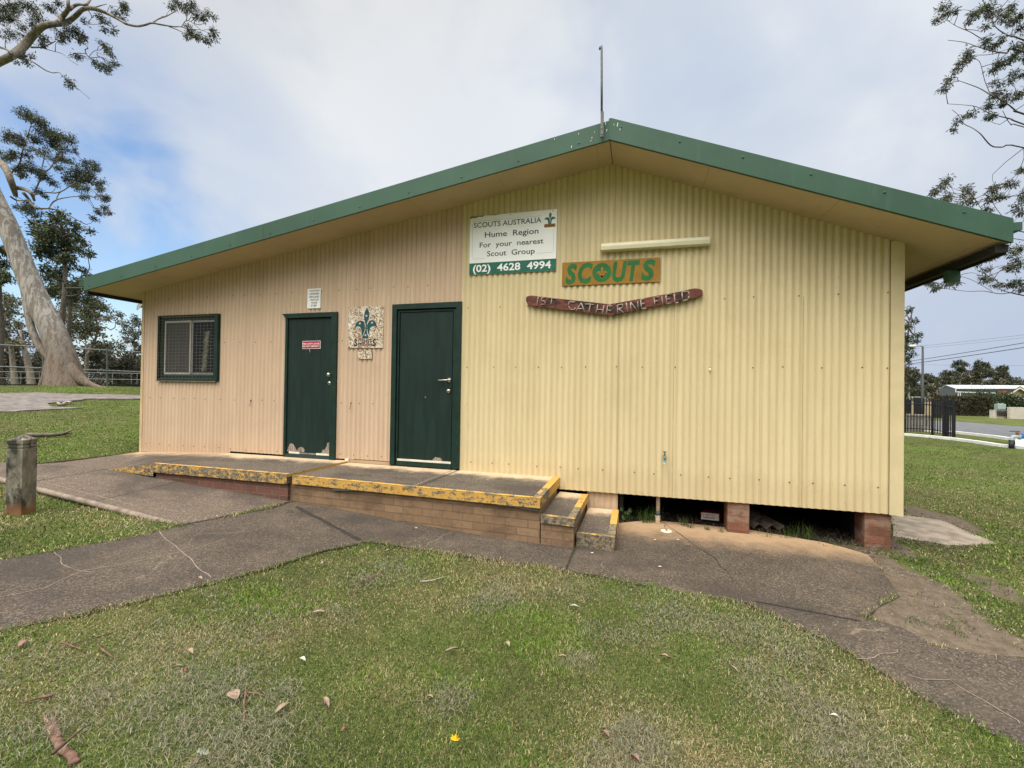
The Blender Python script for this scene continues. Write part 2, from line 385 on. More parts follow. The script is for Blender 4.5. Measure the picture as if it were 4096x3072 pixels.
def mk_bark(name, c1, c2, c3, k=1.0, brown_z=None):
    n = NT(name); a = n.noise(3.6*k, 8, .74, (2.0, 2.0, .36), .6); b = n.noise(8*k, 7, .75, (1.8, 1.8, .28), .5); f = n.noise(22*k, 6, .75, (1, 1, .22))
    col = n.mix(n.sm(a, .455, .535), c1, c2); col = n.mix(n.ma('MULTIPLY', n.sm(b, .57, .67), .9), col, c3)
    col = n.mix(n.ma('MULTIPLY', n.sm(f, .42, .75), .5), col, tuple(t*.55 for t in c1))
    if brown_z:
        z = n.sep()[2]; zz = n.ma('ADD', z, n.ma('MULTIPLY', n.ma('SUBTRACT', b, .5), 3.4))
        col = n.mix(n.ma('MULTIPLY', n.sm(zz, brown_z[1], brown_z[0]), .75), col, n.mix(n.sm(f, .35, .65), (.055, .038, .028), (.21, .14, .095)))
    n.bump(n.ma('ADD', a, f), .6, .03); return n.fin(col, .9, 0, .2)
M['gum'] = mk_bark('mottled_gum_bark', (.215, .188, .168), (.40, .38, .355), (.12, .098, .082), 1.0, (1.9, 4.6))
M['limb'] = mk_bark('pale_limb_bark', (.165, .138, .112), (.27, .235, .195), (.10, .082, .068), 1.6)
M['twig'] = plain('twig_bark', (.105, .088, .075), .9, .3, 6)
M['twigl'] = plain('pale_twig_bark', (.17, .145, .12), .9, .3, 6)
def mk_leaf(name, rough=.55, tr=.25):
    n = NT(name); a = n.attr('col')
    n.val(n.b.inputs['Base Color'], a.outputs['Color']); n.b.inputs['Roughness'].default_value = rough; n.b.inputs['Specular IOR Level'].default_value = .3
    t = n.N('ShaderNodeBsdfTranslucent'); n.L(a.outputs['Color'], t.inputs[0]); mx = n.N('ShaderNodeMixShader'); mx.inputs[0].default_value = tr
    n.L(n.b.outputs[0], mx.inputs[1]); n.L(t.outputs[0], mx.inputs[2]); n.L(mx.outputs[0], n.t.nodes['Material Output'].inputs[0]); return n.m
M['leaf'] = mk_leaf('gum_leaf'); M['grass'] = mk_leaf('grass_blade', .6, .3)
# ---------------------------------------------------------------- ground surface
_tb = PX(265, 1540, 17.0)
GS = [(-4.19, 4.68, -1.47), (-2.97, 4.66, -1.535), (-.99, 4.56, -1.622), (-.21, 4.64, -1.637), (1.1, 5.7, -1.648), (2.6, 5.7, -1.668),
      (-2.7, 3.9, -1.565), (0, 3.8, -1.632), (1.7, 2.6, -1.65), (0, 0, -1.60), (-3, 1.5, -1.55), (3, 0, -1.66), (-5, 2.4, -1.50), (-3.6, 1.75, -1.53),
      (-4.62, 3.55, -1.505), (-6.4, 3.15, -1.44), (-7.4, 3.75, -1.385), (-8.6, 4.5, -1.225), (-6, 4.3, -1.47), (-8.3, 6.0, -1.21), (-7.2, 5.2, -1.36),
      (-4.0, 5.7, -1.50), (-2, 5.7, -1.60), (-4, 7.5, -1.50), (0, 8, -1.63), (0, -6, -1.62), (-6, -3, -1.5), (6, -3, -1.7), (4.5, 3.2, -1.70), (5, 8, -1.70), (6, 14, -1.70),
      (14, 14, -1.70), (25, 22, -1.75), (45, 40, -1.9), (20, 4, -1.75), (90, 90, -2.2), (60, 0, -2.0), (-12, 3, -1.05), (-20, -5, -.6)]
for u, v, d in [(265, 1542, 17.), (60, 1548, 17.5), (560, 1548, 18.5), (-500, 1530, 15)]:
    p = PX(u, v, d); GS.append((p[0], p[1], p[2]-H))
for u, v, d in [(265, 1548, 30.), (560, 1556, 32), (-600, 1550, 30), (300, 1536, 130), (-800, 1530, 120)]:
    p = PX(u, v, d); GS.append((p[0], p[1], p[2]-H))
GS += [(-10, 200, -1.5), (60, 250, -2.2), (0, 25, -1.4), (0, -120, -1.7), (250, 150, -2.3), (300, -50, -2), (-200, -60, -.5)]
GS = np.array(GS); _c = 1.1
def _phi(d2): return np.sqrt(d2+_c*_c)
_n = len(GS); _A = np.zeros((_n+3, _n+3)); _d2 = ((GS[:, None, :2]-GS[None, :, :2])**2).sum(-1)
_A[:_n, :_n] = _phi(_d2)-np.eye(_n)*.02; _A[:_n, _n] = 1; _A[:_n, _n+1:] = GS[:, :2]; _A[_n:, :_n] = _A[:_n, _n:].T
_w = np.linalg.solve(_A, np.concatenate([GS[:, 2], np.zeros(3)]))
def zg(x, y):
    x = np.asarray(x, float); y = np.asarray(y, float); out = _w[_n]+_w[_n+1]*x+_w[_n+2]*y
    for i in range(_n): out = out+_w[i]*np.sqrt((x-GS[i, 0])**2+(y-GS[i, 1])**2+_c*_c)
    return out+H
def zsurf(x, y):                           # the same with gentle lumps in the turf
    return zg(x, y)+(vn(x, y, 1.1, 3)-.5)*.034*np.clip(1-np.hypot(x, y)/60, 0, 1)
def G(u, v, up=0.0):                       # where the sight line meets the ground
    d = ray(u, v); ts = np.geomspace(.8, 400, 260); P = CAM[None]+d[None]*ts[:, None]
    h = P[:, 2]-zg(P[:, 0], P[:, 1]); k = np.argmax(h < 0)
    if h[k] >= 0: k = len(ts)-1
    a, b = ts[k-1], ts[k]
    for _ in range(40):
        c = (a+b)/2; p = CAM+d*c
        if p[2] < zg(p[0], p[1]): b = c
        else: a = c
    p = CAM+d*a; p[2] += up; return p
def inpoly(x, y, poly):
    r = np.zeros(np.shape(x), bool); n = len(poly); j = n-1
    for i in range(n):
        xi, yi = poly[i][:2]; xj, yj = poly[j][:2]
        c = ((yi > y) != (yj > y)) & (x < (xj-xi)*(y-yi)/((yj-yi) if yj != yi else 1e-12)+xi); r ^= c; j = i
    return r
def _hash(ix, iy, s):
    h = (ix*374761393+iy*668265263+s*2147483647) & 0xffffffff; h = ((h ^ (h >> 13))*1274126177) & 0xffffffff; return ((h ^ (h >> 16)) & 0xffff)/65535.
def vn(x, y, sc, s=0):
    x = np.asarray(x)*sc+1000; y = np.asarray(y)*sc+1000; ix = np.floor(x).astype(np.int64); iy = np.floor(y).astype(np.int64)
    fx = x-ix; fy = y-iy; fx = fx*fx*(3-2*fx); fy = fy*fy*(3-2*fy)
    return (_hash(ix, iy, s)*(1-fx)+_hash(ix+1, iy, s)*fx)*(1-fy)+(_hash(ix, iy+1, s)*(1-fx)+_hash(ix+1, iy+1, s)*fx)*fy
def fbm(x, y, sc, s=0): return .5*vn(x, y, sc, s)+.28*vn(x, y, sc*2.1, s+1)+.15*vn(x, y, sc*4.3, s+2)+.07*vn(x, y, sc*9, s+3)

def densify(poly, step):
    out = []
    for i in range(len(poly)):
        a = np.array(poly[i][:2], float); b = np.array(poly[(i+1) % len(poly)][:2], float); k = max(1, int(np.linalg.norm(b-a)/step))
        for j in range(k): out.append(a+(b-a)*j/k)
    return out
def drape(name, poly, dz, mat, step=.22, thick=.12, jitter=0., kind='structure'):
    pts = densify(poly, step)
    if jitter:
        pts = [p+jitter*np.array([vn(p[0], p[1], 3.1, 5)-.5+.6*(vn(p[0], p[1], 9, 8)-.5), vn(p[0], p[1], 3.3, 6)-.5+.6*(vn(p[0], p[1], 9, 9)-.5)]) for p in pts]
    nb = len(pts); xs = [p[0] for p in pts]; ys = [p[1] for p in pts]
    gx, gy = np.meshgrid(np.arange(min(xs), max(xs), step), np.arange(min(ys), max(ys), step)); gx = gx.ravel(); gy = gy.ravel()
    k = inpoly(gx, gy, pts); inner = [(a, b) for a, b in zip(gx[k], gy[k]) if min((a-p[0])**2+(b-p[1])**2 for p in pts) > (step*.4)**2]
    V, E_, F, *_ = delaunay_2d_cdt([Vector((float(a), float(b))) for a, b in list(pts)+inner], [(i, (i+1) % nb) for i in range(nb)], [], 1, 1e-5)
    V = np.array([(p.x, p.y) for p in V]); z = zg(V[:, 0], V[:, 1])+dz
    mb = MB(); mb.mat(mat); mb.add(np.c_[V, z], [tuple(f) for f in F])
    for i in range(nb):
        j = (i+1) % nb; a, b = pts[i], pts[j]
        za = float(zg(a[0], a[1]))+dz; zb = float(zg(b[0], b[1]))+dz
        mb.add([(a[0], a[1], za), (b[0], b[1], zb), (b[0], b[1], zb-thick), (a[0], a[1], za-thick)], [(0, 1, 2, 3)])
    o = mb.build(name); tag(o, kind=kind); return o, pts

# pavement outlines
P_left = [(-900, 2330), (0, 2240), (300, 2190), (580, 2140), (736, 2101), (1100, 2034), (1165, 2008)]
P_low = [(1470, 2168), (1300, 2203), (1000, 2300), (600, 2400), (300, 2465), (0, 2530), (-900, 2720)]
front_l = [G(u, v) for u, v in P_left]+[np.array([-2.97, 4.72, 0]), np.array([-1.0, 4.7, 0]), np.array([-.25, 4.8, 0]), np.array([-.25, 5.62, 0])]
P_r = [(2620, 2082), (3000, 2122), (3300, 2172), (3470, 2222), (3540, 2300), (3600, 2388), (3440, 2470), (3600, 2512), (3750, 2590), (3950, 2622), (4096, 2634), (4700, 2700), (6400, 2850)]
P_rl = [(6600, 4100), (4900, 3260), (4400, 3120), (4096, 3010), (3700, 2800), (3300, 2560), (3000, 2422), (2650, 2357), (2300, 2292), (1800, 2216)]
path_poly = front_l+[G(u, v) for u, v in P_r]+[G(u, v) for u, v in P_rl]+[G(u, v) for u, v in P_low]
path_o, path_pts = drape('concrete_path', path_poly, .008, M['path'], .16, .12, .035)
apron_poly = [G(u, v) for u, v in [(3568, 2060), (3760, 2085), (3990, 2182), (3800, 2186), (3568, 2150)]]
apron_o, apron_pts = drape('concrete_apron', apron_poly, .02, M['apron'], .12, .1, .03)
grav_poly = [G(u, v) for u, v in [(-900, 1590), (0, 1577), (130, 1574), (300, 1580), (440, 1582), (575, 1584), (640, 1586), (640, 1596), (480, 1597), (370, 1598), (300, 1606), (190, 1617), (215, 1626), (330, 1634), (150, 1645), (0, 1648), (-900, 1680)]]
M['gravel'] = plain('grey_gravel', (.155, .135, .125), .95, .35, 5, bump=.5)
grav_o, grav_pts = drape('gravel_path', grav_poly, .03, M['gravel'], .5, .1, .5)

# ramp pad and its kerb lip (rel. heights on the eye datum)
def up(p): return np.array([p[0], p[1], p[2]+H])
def padz(x, y): return -1.466-.0646*(x+4.19)+.06*(y-4.68)
a_ = (-8.25, 5.72, -1.195); b_ = (-6.28, 5.72, -1.114); c_ = (-6.47, 4.64, -1.126); d_ = (-7.38, 4.66, -1.262)
e_ = Z(239, 1848, -1.232)-[0, 0, H]; g_ = Z(104, 1859, -1.213)-[0, 0, H]
p5 = np.array([-7.43, 3.78, padz(-7.43, 3.78)]); p4 = np.array([-4.60, 3.62, -1.497]); p3 = np.array([-4.17, 4.70, -1.458])
dirk = (p5-p4)/np.linalg.norm(p5-p4); p6 = p5+dirk*2.6; g6 = np.array(g_)+np.array([-1.9, -.25, .08]); q_ = (-6.45, 4.70, padz(-6.45, 4.70))
mb = MB(); mb.mat(M['padc'])
def sheet(mb, poly, th=.13):
    mb.hexa([up(p) for p in poly], th) if len(poly) == 4 else mb.prism([up(p) for p in poly], (0, 0, -th))
top = [up(p) for p in (a_, b_, c_, d_, e_, g_, g6, p6, p5, p4, p3, q_)]
# 0a 1b 2c 3d 4e 5g 6g6 7p6 8p5 9p4 10p3 11q
mb.add(top, [(0, 3, 2, 1), (0, 4, 3), (0, 5, 4), (5, 8, 3, 4), (5, 6, 7, 8), (8, 9, 10), (8, 10, 11), (8, 11, 3)])
bt = [p-np.array([0, 0, .14]) for p in top]
for i, j in ((7, 8), (8, 9), (9, 10), (6, 7), (5, 6), (0, 5), (3, 11), (2, 3)):
    mb.add([top[i], top[j], bt[j], bt[i]], [(0, 1, 2, 3)])
mb.mat(M['yel2']); mb.add([top[3]+[0, -.004, 0], top[2]+[0, -.004, 0], up((-6.47, 4.636, -1.30)), up((-7.38, 4.656, -1.275))], [(0, 1, 2, 3)])
pad = mb.build('concrete_ramp'); tag(pad, kind='structure')
# the raised rounded lip along the ramp's outer edge
M['lip'] = plain('worn_lip_concrete', (.215, .172, .135), .9, .35, 9, bump=.4)
mb = MB(); mb.mat(M['lip']); k0 = p4+dirk*.06
lip = [up(k0+dirk*t+np.array([0, 0, -.022])) for t in np.linspace(0, np.linalg.norm(p6-k0), 14)]
mb.tube(lip, .034, 8)
lipo = mb.build('kerb_lip', smooth=True); tag(lipo, kind='structure')
pad_pts = [p[:2] for p in (a_, b_, c_, q_, p3, p4, p5, p6, g6, g_)]
# control joints: dark grooves
M['joint'] = plain('joint_groove', (.028, .024, .020), .95, .3, 20)
M['jlight'] = plain('pale_joint', (.235, .19, .15), .95, .3, 20)
def strip_on(name, pts, zf, w, mat, dz=.004):
    mb = MB(); mb.mat(mat); P = [np.array(p[:2], float) for p in pts]; Q = []
    for i in range(len(P)-1):
        k = max(1, int(np.linalg.norm(P[i+1]-P[i])/.07))
        for j in range(k): Q.append(P[i]+(P[i+1]-P[i])*j/k)
    Q.append(P[-1]); V = []
    for i, p in enumerate(Q):
        t = Q[min(i+1, len(Q)-1)]-Q[max(i-1, 0)]; t = t/np.linalg.norm(t); nn = np.array([-t[1], t[0]]); ww = w*(.65+.7*vn(p[0], p[1], 14, 3))/2
        for s in (-1, 1):
            q = p+nn*s*ww; V.append((q[0], q[1], float(zf(q[0], q[1]))+dz))
    mb.add(V, [(2*i, 2*i+1, 2*i+3, 2*i+2) for i in range(len(Q)-1)])
    return tag(mb.build(name), kind='structure')
zpath = lambda x, y: zg(x, y)+.008
zpad = lambda x, y: padz(x, y)+H
def wob(pts, amt=.05):
    out = []
    for a, b in zip(pts[:-1], pts[1:]):
        a = np.array(a[:2]); b = np.array(b[:2]); t = (b-a)/np.linalg.norm(b-a); nn = np.array([-t[1], t[0]])
        for k in range(6): p = a+(b-a)*k/6; out.append(p+nn*(vn(p[0], p[1], 7, 11)-.5)*amt)
    return out+[np.array(pts[-1][:2])]
strip_on('path_joint', [G(u, v) for u, v in [(738, 2101), (1100, 2034), (1163, 2010)]], zpath, .022, M['joint'])
strip_on('path_joint', wob([G(u, v) for u, v in [(1180, 2030), (1290, 2085), (1440, 2165)]], .03), zpath, .045, M['joint'])
strip_on('path_joint', [G(u, v) for u, v in [(2302, 2190), (2262, 2285)]], zpath, .02, M['joint'])
strip_on('path_joint', [G(u, v) for u, v in [(3020, 2410), (3300, 2462), (3440, 2490)]], zpath, .018, M['joint'])
strip_on('path_joint', wob([G(u, v) for u, v in [(636, 2126), (700, 2190), (760, 2245), (845, 2315)]], .035), zpath, .008, M['jlight'])
for cr in ([(0, 2395+0), (180, 2360), (330, 2290), (480, 2262), (740, 2212), (900, 2160)], [(215, 2215), (250, 2262), (300, 2285), (365, 2296)], [(3440, 2650), (3500, 2628), (3590, 2605)],
           [(3630, 2712), (3700, 2730), (3800, 2728), (3850, 2765), (3950, 2830), (4080, 2905)], [(2640, 2085), (2720, 2140), (2800, 2200), (2860, 2235), (2885, 2270), (2930, 2330)], [(1830, 2122), (1760, 2150), (1700, 2195)]):
    strip_on('path_crack', wob([G(u, v) for u, v in cr]), zpath, .0055 if cr[0][0] != 2640 else .006, M['jlight'] if cr[0][0] != 2640 else M['joint'], .005)
ep = [Z(390, 2000, -1.377), Z(1224/2.011, 1938, -1.36)]
strip_on('ramp_joint', [Z(384, 2003, padz(-6.2, 3.75)), Z(716, 1932, padz(-5.8, 4.62))], zpad, .014, M['joint'])
strip_on('ramp_joint', [Z(104, 1930, padz(-7.5, 3.9)), Z(430, 1877, padz(-7.4, 4.6))], zpad, .012, M['joint'])
strip_on('ramp_joint', [p4+dirk*.3+np.array([.02, .14, 0]), p5+np.array([0, .14, 0])], zpad, .008, M['jlight'])

# ground sheet: one mesh out to the horizon
def axis(lo, hi, step, far, n):
    k = np.geomspace(step, far, n); a = np.cumsum(k*(far-0)/k.sum())
    return np.concatenate([lo-a[::-1], np.arange(lo, hi, step), hi+a])
gx = axis(-10, 6, .1, 900, 46); gy = axis(.6, 9, .1, 900, 46)
XX, YY = np.meshgrid(gx, gy, indexing='ij'); ZZ = zg(XX, YY)
ZZ = zsurf(XX, YY)
# keep the soil below pavements
for poly, off in ((path_pts, .0), (apron_pts, .0), (grav_pts, .0)):
    k = inpoly(XX, YY, [tuple(p) for p in poly]); ZZ[k] = zg(XX[k], YY[k])-.02
k = inpoly(XX, YY, [tuple(p) for p in pad_pts]); ZZ[k] = np.minimum(ZZ[k], padz(XX[k], YY[k])+H-.06)
k = (XX > -6.6) & (XX < -.1) & (YY > 4.5) & (YY < 6.4); ZZ[k] -= .06
dirt_poly = [G(u, v) for u, v in [(3560, 2225), (3640, 2290), (3760, 2330), (3850, 2400), (3930, 2470), (4060, 2560), (4300, 2640), (4100, 2660), (3950, 2630), (3740, 2600), (3590, 2520), (3430, 2475), (3590, 2388), (3530, 2300), (3450, 2225), (3300, 2180)]]
dirt2 = [G(u, v) for u, v in [(3800, 2270), (3900, 2290), (4000, 2330), (4120, 2420), (4150, 2460), (3990, 2400), (3860, 2330)]]
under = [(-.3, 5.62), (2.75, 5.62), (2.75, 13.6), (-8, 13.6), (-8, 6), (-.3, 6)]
bare = [G(u, v) for u, v in [(3610, 2010), (3700, 2035), (3850, 2075), (3990, 2170), (3760, 2090), (3610, 2060)]]
def soft_in(x, y, poly, soft=.14):
    r = np.zeros(np.shape(x))
    for k in range(9):
        a = k*2*math.pi/9; s = soft*(0 if k == 0 else 1)
        r = r+inpoly(x+s*math.cos(a), y+s*math.sin(a), poly)
    return r/9
def dirtmask(x, y):
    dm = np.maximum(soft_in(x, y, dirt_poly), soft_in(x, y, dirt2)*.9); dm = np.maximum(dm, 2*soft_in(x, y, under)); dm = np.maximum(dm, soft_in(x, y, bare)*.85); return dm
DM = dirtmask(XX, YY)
nx, ny = XX.shape; me = bpy.data.meshes.new('ground'); idx = np.arange(nx*ny).reshape(nx, ny)
q = np.stack([idx[:-1, :-1], idx[1:, :-1], idx[1:, 1:], idx[:-1, 1:]], -1).reshape(-1, 4)
def fastmesh(me, V, F):                    # V (n,3), F (m,k)
    V = np.asarray(V, np.float32); F = np.asarray(F, np.int32); me.vertices.add(len(V)); me.vertices.foreach_set('co', V.ravel())
    me.loops.add(F.size); me.loops.foreach_set('vertex_index', F.ravel()); me.polygons.add(len(F))
    me.polygons.foreach_set('loop_start', np.arange(0, F.size, F.shape[1], dtype=np.int32)); me.update(calc_edges=True)
fastmesh(me, np.stack([XX, YY, ZZ], -1).reshape(-1, 3), q)
at = me.attributes.new('dirt', 'FLOAT', 'POINT'); at.data.foreach_set('value', DM.ravel().astype(np.float32))
me.polygons.foreach_set('use_smooth', [True]*len(me.polygons))
def mk_ground():
    n = NT('lawn_soil'); x, y, z = n.sep(); d = n.attr('dirt').outputs['Fac']
    big = n.noise(.45, 5, .6); med = n.noise(2.6, 6, .65); fine = n.noise(55, 4, .7); mid2 = n.noise(13, 5, .7)
    g = n.mix(n.sm(fine, .3, .72), (.034, .042, .013), (.120, .132, .038))
    g = n.mix(n.ma('MULTIPLY', n.sm(med, .44, .66), .7), g, n.mix(n.sm(fine, .3, .7), (.075, .066, .030), (.215, .185, .085)))
    g = n.mix(n.ma('MULTIPLY', n.sm(mid2, .52, .72), .55), g, (.042, .062, .02))
    g = n.mix(n.ma('MULTIPLY', n.sm(big, .42, .66), .45), g, (.115, .185, .028))
    soil = n.mix(n.sm(mid2, .3, .7), (.115, .088, .064), (.195, .155, .118)); soil = n.mix(n.ma('MULTIPLY', n.sm(fine, .5, .75), .5), soil, (.07, .055, .042))
    soil = n.mix(n.sm(d, 1.1, 1.8), soil, (.030, .024, .019))  # soil under the hut painted darker to stand for the shade there
    dd = n.sm(n.ma('ADD', d, n.ma('MULTIPLY', n.ma('SUBTRACT', n.noise(7, 6, .7), .5), .9)), .36, .62)
    n.bump(n.ma('ADD', fine, mid2), .8, .03); return n.fin(n.mix(dd, g, soil), .95, 0, .15)
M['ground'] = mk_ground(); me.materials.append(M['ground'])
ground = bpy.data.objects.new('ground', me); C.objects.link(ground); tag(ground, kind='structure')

# ---------------------------------------------------------------- the hut
YW = 5.7; XL, XR, XRIDGE = -8.235, 2.695, -.345; ZR = 2.815+H; SL, SR = .1585, .400; YF = 5.10; YB = 13.6
XEL, XER = -8.73, 3.235
def zs(x): return ZR-SL*(XRIDGE-x) if x < XRIDGE else ZR-SR*(x-XRIDGE)
hut = empty('scout_hut', (XRIDGE, 5.7, float(zg(XRIDGE, 5.7))), 'cream and pink corrugated hut with green gable trim and two dark doors', 'building')
XS = -2.335                                # where the pink sheets end and the cream ones begin
D1 = (-5.25, -4.31, H+1.09); D2 = (-3.395, -2.335, H+1.166)      # door openings: x0, x1, head height
WN = (-7.86, -6.555, H+.04, H+1.135)                             # window: x0, x1, z0, z1
def cladding(name, x0, x1, zb, mat):
    xs = np.arange(x0, x1+1e-6, .0762/8); xs[-1] = x1; mb = MB(); mb.mat(mat)
    yy = [YW+.008*math.cos(2*math.pi*x/.0762)-.008 for x in xs]
    for i in range(len(xs)-1):
        xm = (xs[i]+xs[i+1])/2; spans = [(zb(xm), None)]
        if D1[0]+.03 < xm < D1[1]-.03: spans = [(D1[2]-.03, None)]
        elif D2[0]+.03 < xm < D2[1]-.03: spans = [(D2[2]-.03, None)]
        elif WN[0]+.03 < xm < WN[1]-.03: spans = [(zb(xm), WN[2]+.03), (WN[3]-.03, None)]
        for lo, hi in spans:
            za, zc = (zs(xs[i])+.02, zs(xs[i+1])+.02) if hi is None else (hi, hi)
            mb.add([(xs[i], yy[i], lo), (xs[i+1], yy[i+1], lo), (xs[i+1], yy[i+1], zc), (xs[i], yy[i], za)], [(0, 1, 2, 3)])
    return mb
def rivets(mb, rows, mat):
    mb.mat(mat)
    for z, x0, x1, st in rows:
        x = x0
        while x < x1:
            xr = round(x/.0762)*.0762+.0381*0+(.0381 if abs(math.cos(2*math.pi*x/.0762)) < 0 else 0)
            xr = (math.floor(x/.0762)+.5)*.0762; zz = z+random.uniform(-.006, .006)
            if xr < x1: mb.lathe((xr, YW-.0155, zz), (0, -1, 0), [(0, .0085), (.003, .0085), (.005, .003)], 8)
            x += st*random.choice((.9, 1, 1, 1.25))
M['screw'] = plain('rusty_screw', (.12, .085, .06), .7, .4, 30)
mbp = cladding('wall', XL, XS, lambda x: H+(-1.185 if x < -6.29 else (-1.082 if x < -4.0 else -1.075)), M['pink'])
rivets(mbp, [(H-.254, XL+.2, D1[0]-.1, .26), (H-.254, D1[1]+.1, D2[0]-.05, .26), (H+.665, WN[1]+.15, D1[0], .3), (H+.665, D1[1]+.1, -3.4, .35), (H+1.417, XL+.25, -2.6, .27), (H-1.04, XL+.15, D1[0]-.05, .24), (H-1.02, D1[1]+.1, D2[0], .2)], M['screw'])
wp = mbp.build('wall', hut); tag(wp, 'pink corrugated wall left of the doors')
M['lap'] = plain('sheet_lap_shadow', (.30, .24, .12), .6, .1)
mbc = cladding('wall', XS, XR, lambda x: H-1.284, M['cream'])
rivets(mbc, [(H+.278, XS+.1, XR-.1, .33), (H-1.008, XS+.15, XR-.1, .29), (H+1.08, XS+.1, XR, .42)], M['screw'])
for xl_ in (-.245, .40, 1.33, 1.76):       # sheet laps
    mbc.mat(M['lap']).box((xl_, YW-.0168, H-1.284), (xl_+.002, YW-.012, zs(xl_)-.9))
wc = mbc.build('wall', hut); tag(wc, 'cream corrugated wall right of the doors')
# remaining walls, floor and roof
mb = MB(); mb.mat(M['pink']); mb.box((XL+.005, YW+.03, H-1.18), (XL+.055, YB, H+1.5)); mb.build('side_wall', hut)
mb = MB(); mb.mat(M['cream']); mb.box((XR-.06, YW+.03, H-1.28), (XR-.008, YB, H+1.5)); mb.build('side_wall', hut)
mb = MB(); mb.mat(M['cream']); mb.prism([(XL+.06, YB-.06, H-1.9), (XR-.06, YB-.06, H-1.9), (XR-.06, YB-.06, zs(XR)), (XRIDGE, YB-.06, ZR), (XL+.06, YB-.06, zs(XL))], (0, .05, 0)); mb.build('rear_wall', hut)
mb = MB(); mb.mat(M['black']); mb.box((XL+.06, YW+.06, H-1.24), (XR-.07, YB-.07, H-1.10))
mb.box((XR-.30, 6.1, H-1.9), (XR-.10, YB-.1, H-1.26)); mb.box((-.215, 5.80, H-1.9), (-.17, YB-.1, H-1.26)); mb.build('floor', hut)  # dark skirts below the floor, added to keep light out of the crawlspace
mb = MB(); mb.mat(M['soffit'])
mb.hexa([(XEL+.01, YF+.02, zs(XEL)+.045), (XRIDGE, YF+.02, ZR+.045), (XRIDGE, YB+.5, ZR+.045), (XEL+.01, YB+.5, zs(XEL)+.045)], .045)
mb.hexa([(XRIDGE, YF+.02, ZR+.045), (XER-.01, YF+.02, zs(XER)+.045), (XER-.01, YB+.5, zs(XER)+.045), (XRIDGE, YB+.5, ZR+.045)], .045)
mb.mat(M['screw']); mb.box((XRIDGE-.004, YF+.03, ZR-.004), (XRIDGE+.004, YW-.02, ZR+.01))
mb.mat(M['flashp'])
for xq in (-5.9, -3.5, -1.1):              # cover strips between soffit sheets
    mb.prism([(xq-.004, YF+.03, zs(xq)-.003), (xq+.004, YF+.03, zs(xq)-.003), (xq+.004, YW-.03, zs(xq)-.003), (xq-.004, YW-.03, zs(xq)-.003)], (0, 0, .004))
mb.build('soffit', hut)
FH = .215
roof = MB(); roof.mat(M['green'])
roof.hexa([(XEL-.02, YF+.03, zs(XEL)+FH-.02), (XRIDGE, YF+.03, ZR+FH-.02), (XRIDGE, YB+.5, ZR+FH-.02), (XEL-.02, YB+.5, zs(XEL)+FH-.02)], .02)
roof.hexa([(XRIDGE, YF+.03, ZR+FH-.02), (XER+.02, YF+.03, zs(XER)+FH-.02), (XER+.02, YB+.5, zs(XER)+FH-.02), (XRIDGE, YB+.5, ZR+FH-.02)], .02)
ro = roof.build('roof', hut)
fb = MB(); fb.mat(M['green'])
fb.prism([(XEL, YF+.03, zs(XEL)-.005), (XEL, YF+.03, zs(XEL)+FH), (XRIDGE+.01, YF+.03, ZR+FH-.004), (XRIDGE+.01, YF+.03, ZR-.008)], (0, -.028, 0))
fb.mat(M['screw'])
fb.box((-5.135, YF-.0005, zs(-5.13)-.002), (-5.13, YF+.03, zs(-5.13)+FH-.004))
for k in range(12):
    xq = XEL+.12+k*.72; fb.mat(M['green']).lathe((xq, YF+.004, zs(xq)+.055), (0, -1, 0), [(0, .011), (.007, .011), (.009, .004)], 8)
M['guano'] = plain('bird_lime', (.6, .62, .56), .8, .1)
fb.mat(M['guano'])
for xq, dz, h_ in [(-.40, .17, .035), (-.385, .09, .03), (-.45, .175, .02), (-.55, .06, .02), (-.56, .03, .02), (-.78, .02, .03), (-.98, .17, .02), (-.70, .15, .02), (-.52, .12, .015)]:
    fb.prism([(xq, YF+.001, zs(xq)+dz), (xq+.008, YF+.001, zs(xq)+dz+.004), (xq+.011, YF+.001, zs(xq)+dz+h_), (xq+.004, YF+.001, zs(xq)+dz+h_)], (0, -.0022, 0))
f1 = fb.build('fascia', ro)
fb = MB(); fb.mat(M['green'])
fb.prism([(XRIDGE-.012, YF+.028, ZR-.004), (XRIDGE-.012, YF+.028, ZR+FH+.012), (XRIDGE+.012, YF+.028, ZR+FH+.016), (XER, YF+.028, zs(XER)+FH), (XER, YF+.028, zs(XER)-.005)], (0, -.034, 0))
for k in range(6):
    xq = XRIDGE+.12+k*.62; fb.lathe((xq, YF-.005, zs(xq)+.16), (0, -1, 0), [(0, .011), (.007, .011), (.009, .004)], 8)
fb.mat(M['guano'])
for xq, dz, h_ in [(-.27, .15, .045), (-.24, .12, .03), (-.31, .16, .012)]:
    fb.prism([(xq, YF-.005, zs(xq)+dz), (xq+.010, YF-.005, zs(xq)+dz+.004), (xq+.016, YF-.005, zs(xq)+dz+h_), (xq+.007, YF-.005, zs(xq)+dz+h_)], (0, -.0022, 0))
f2 = fb.build('fascia', ro)
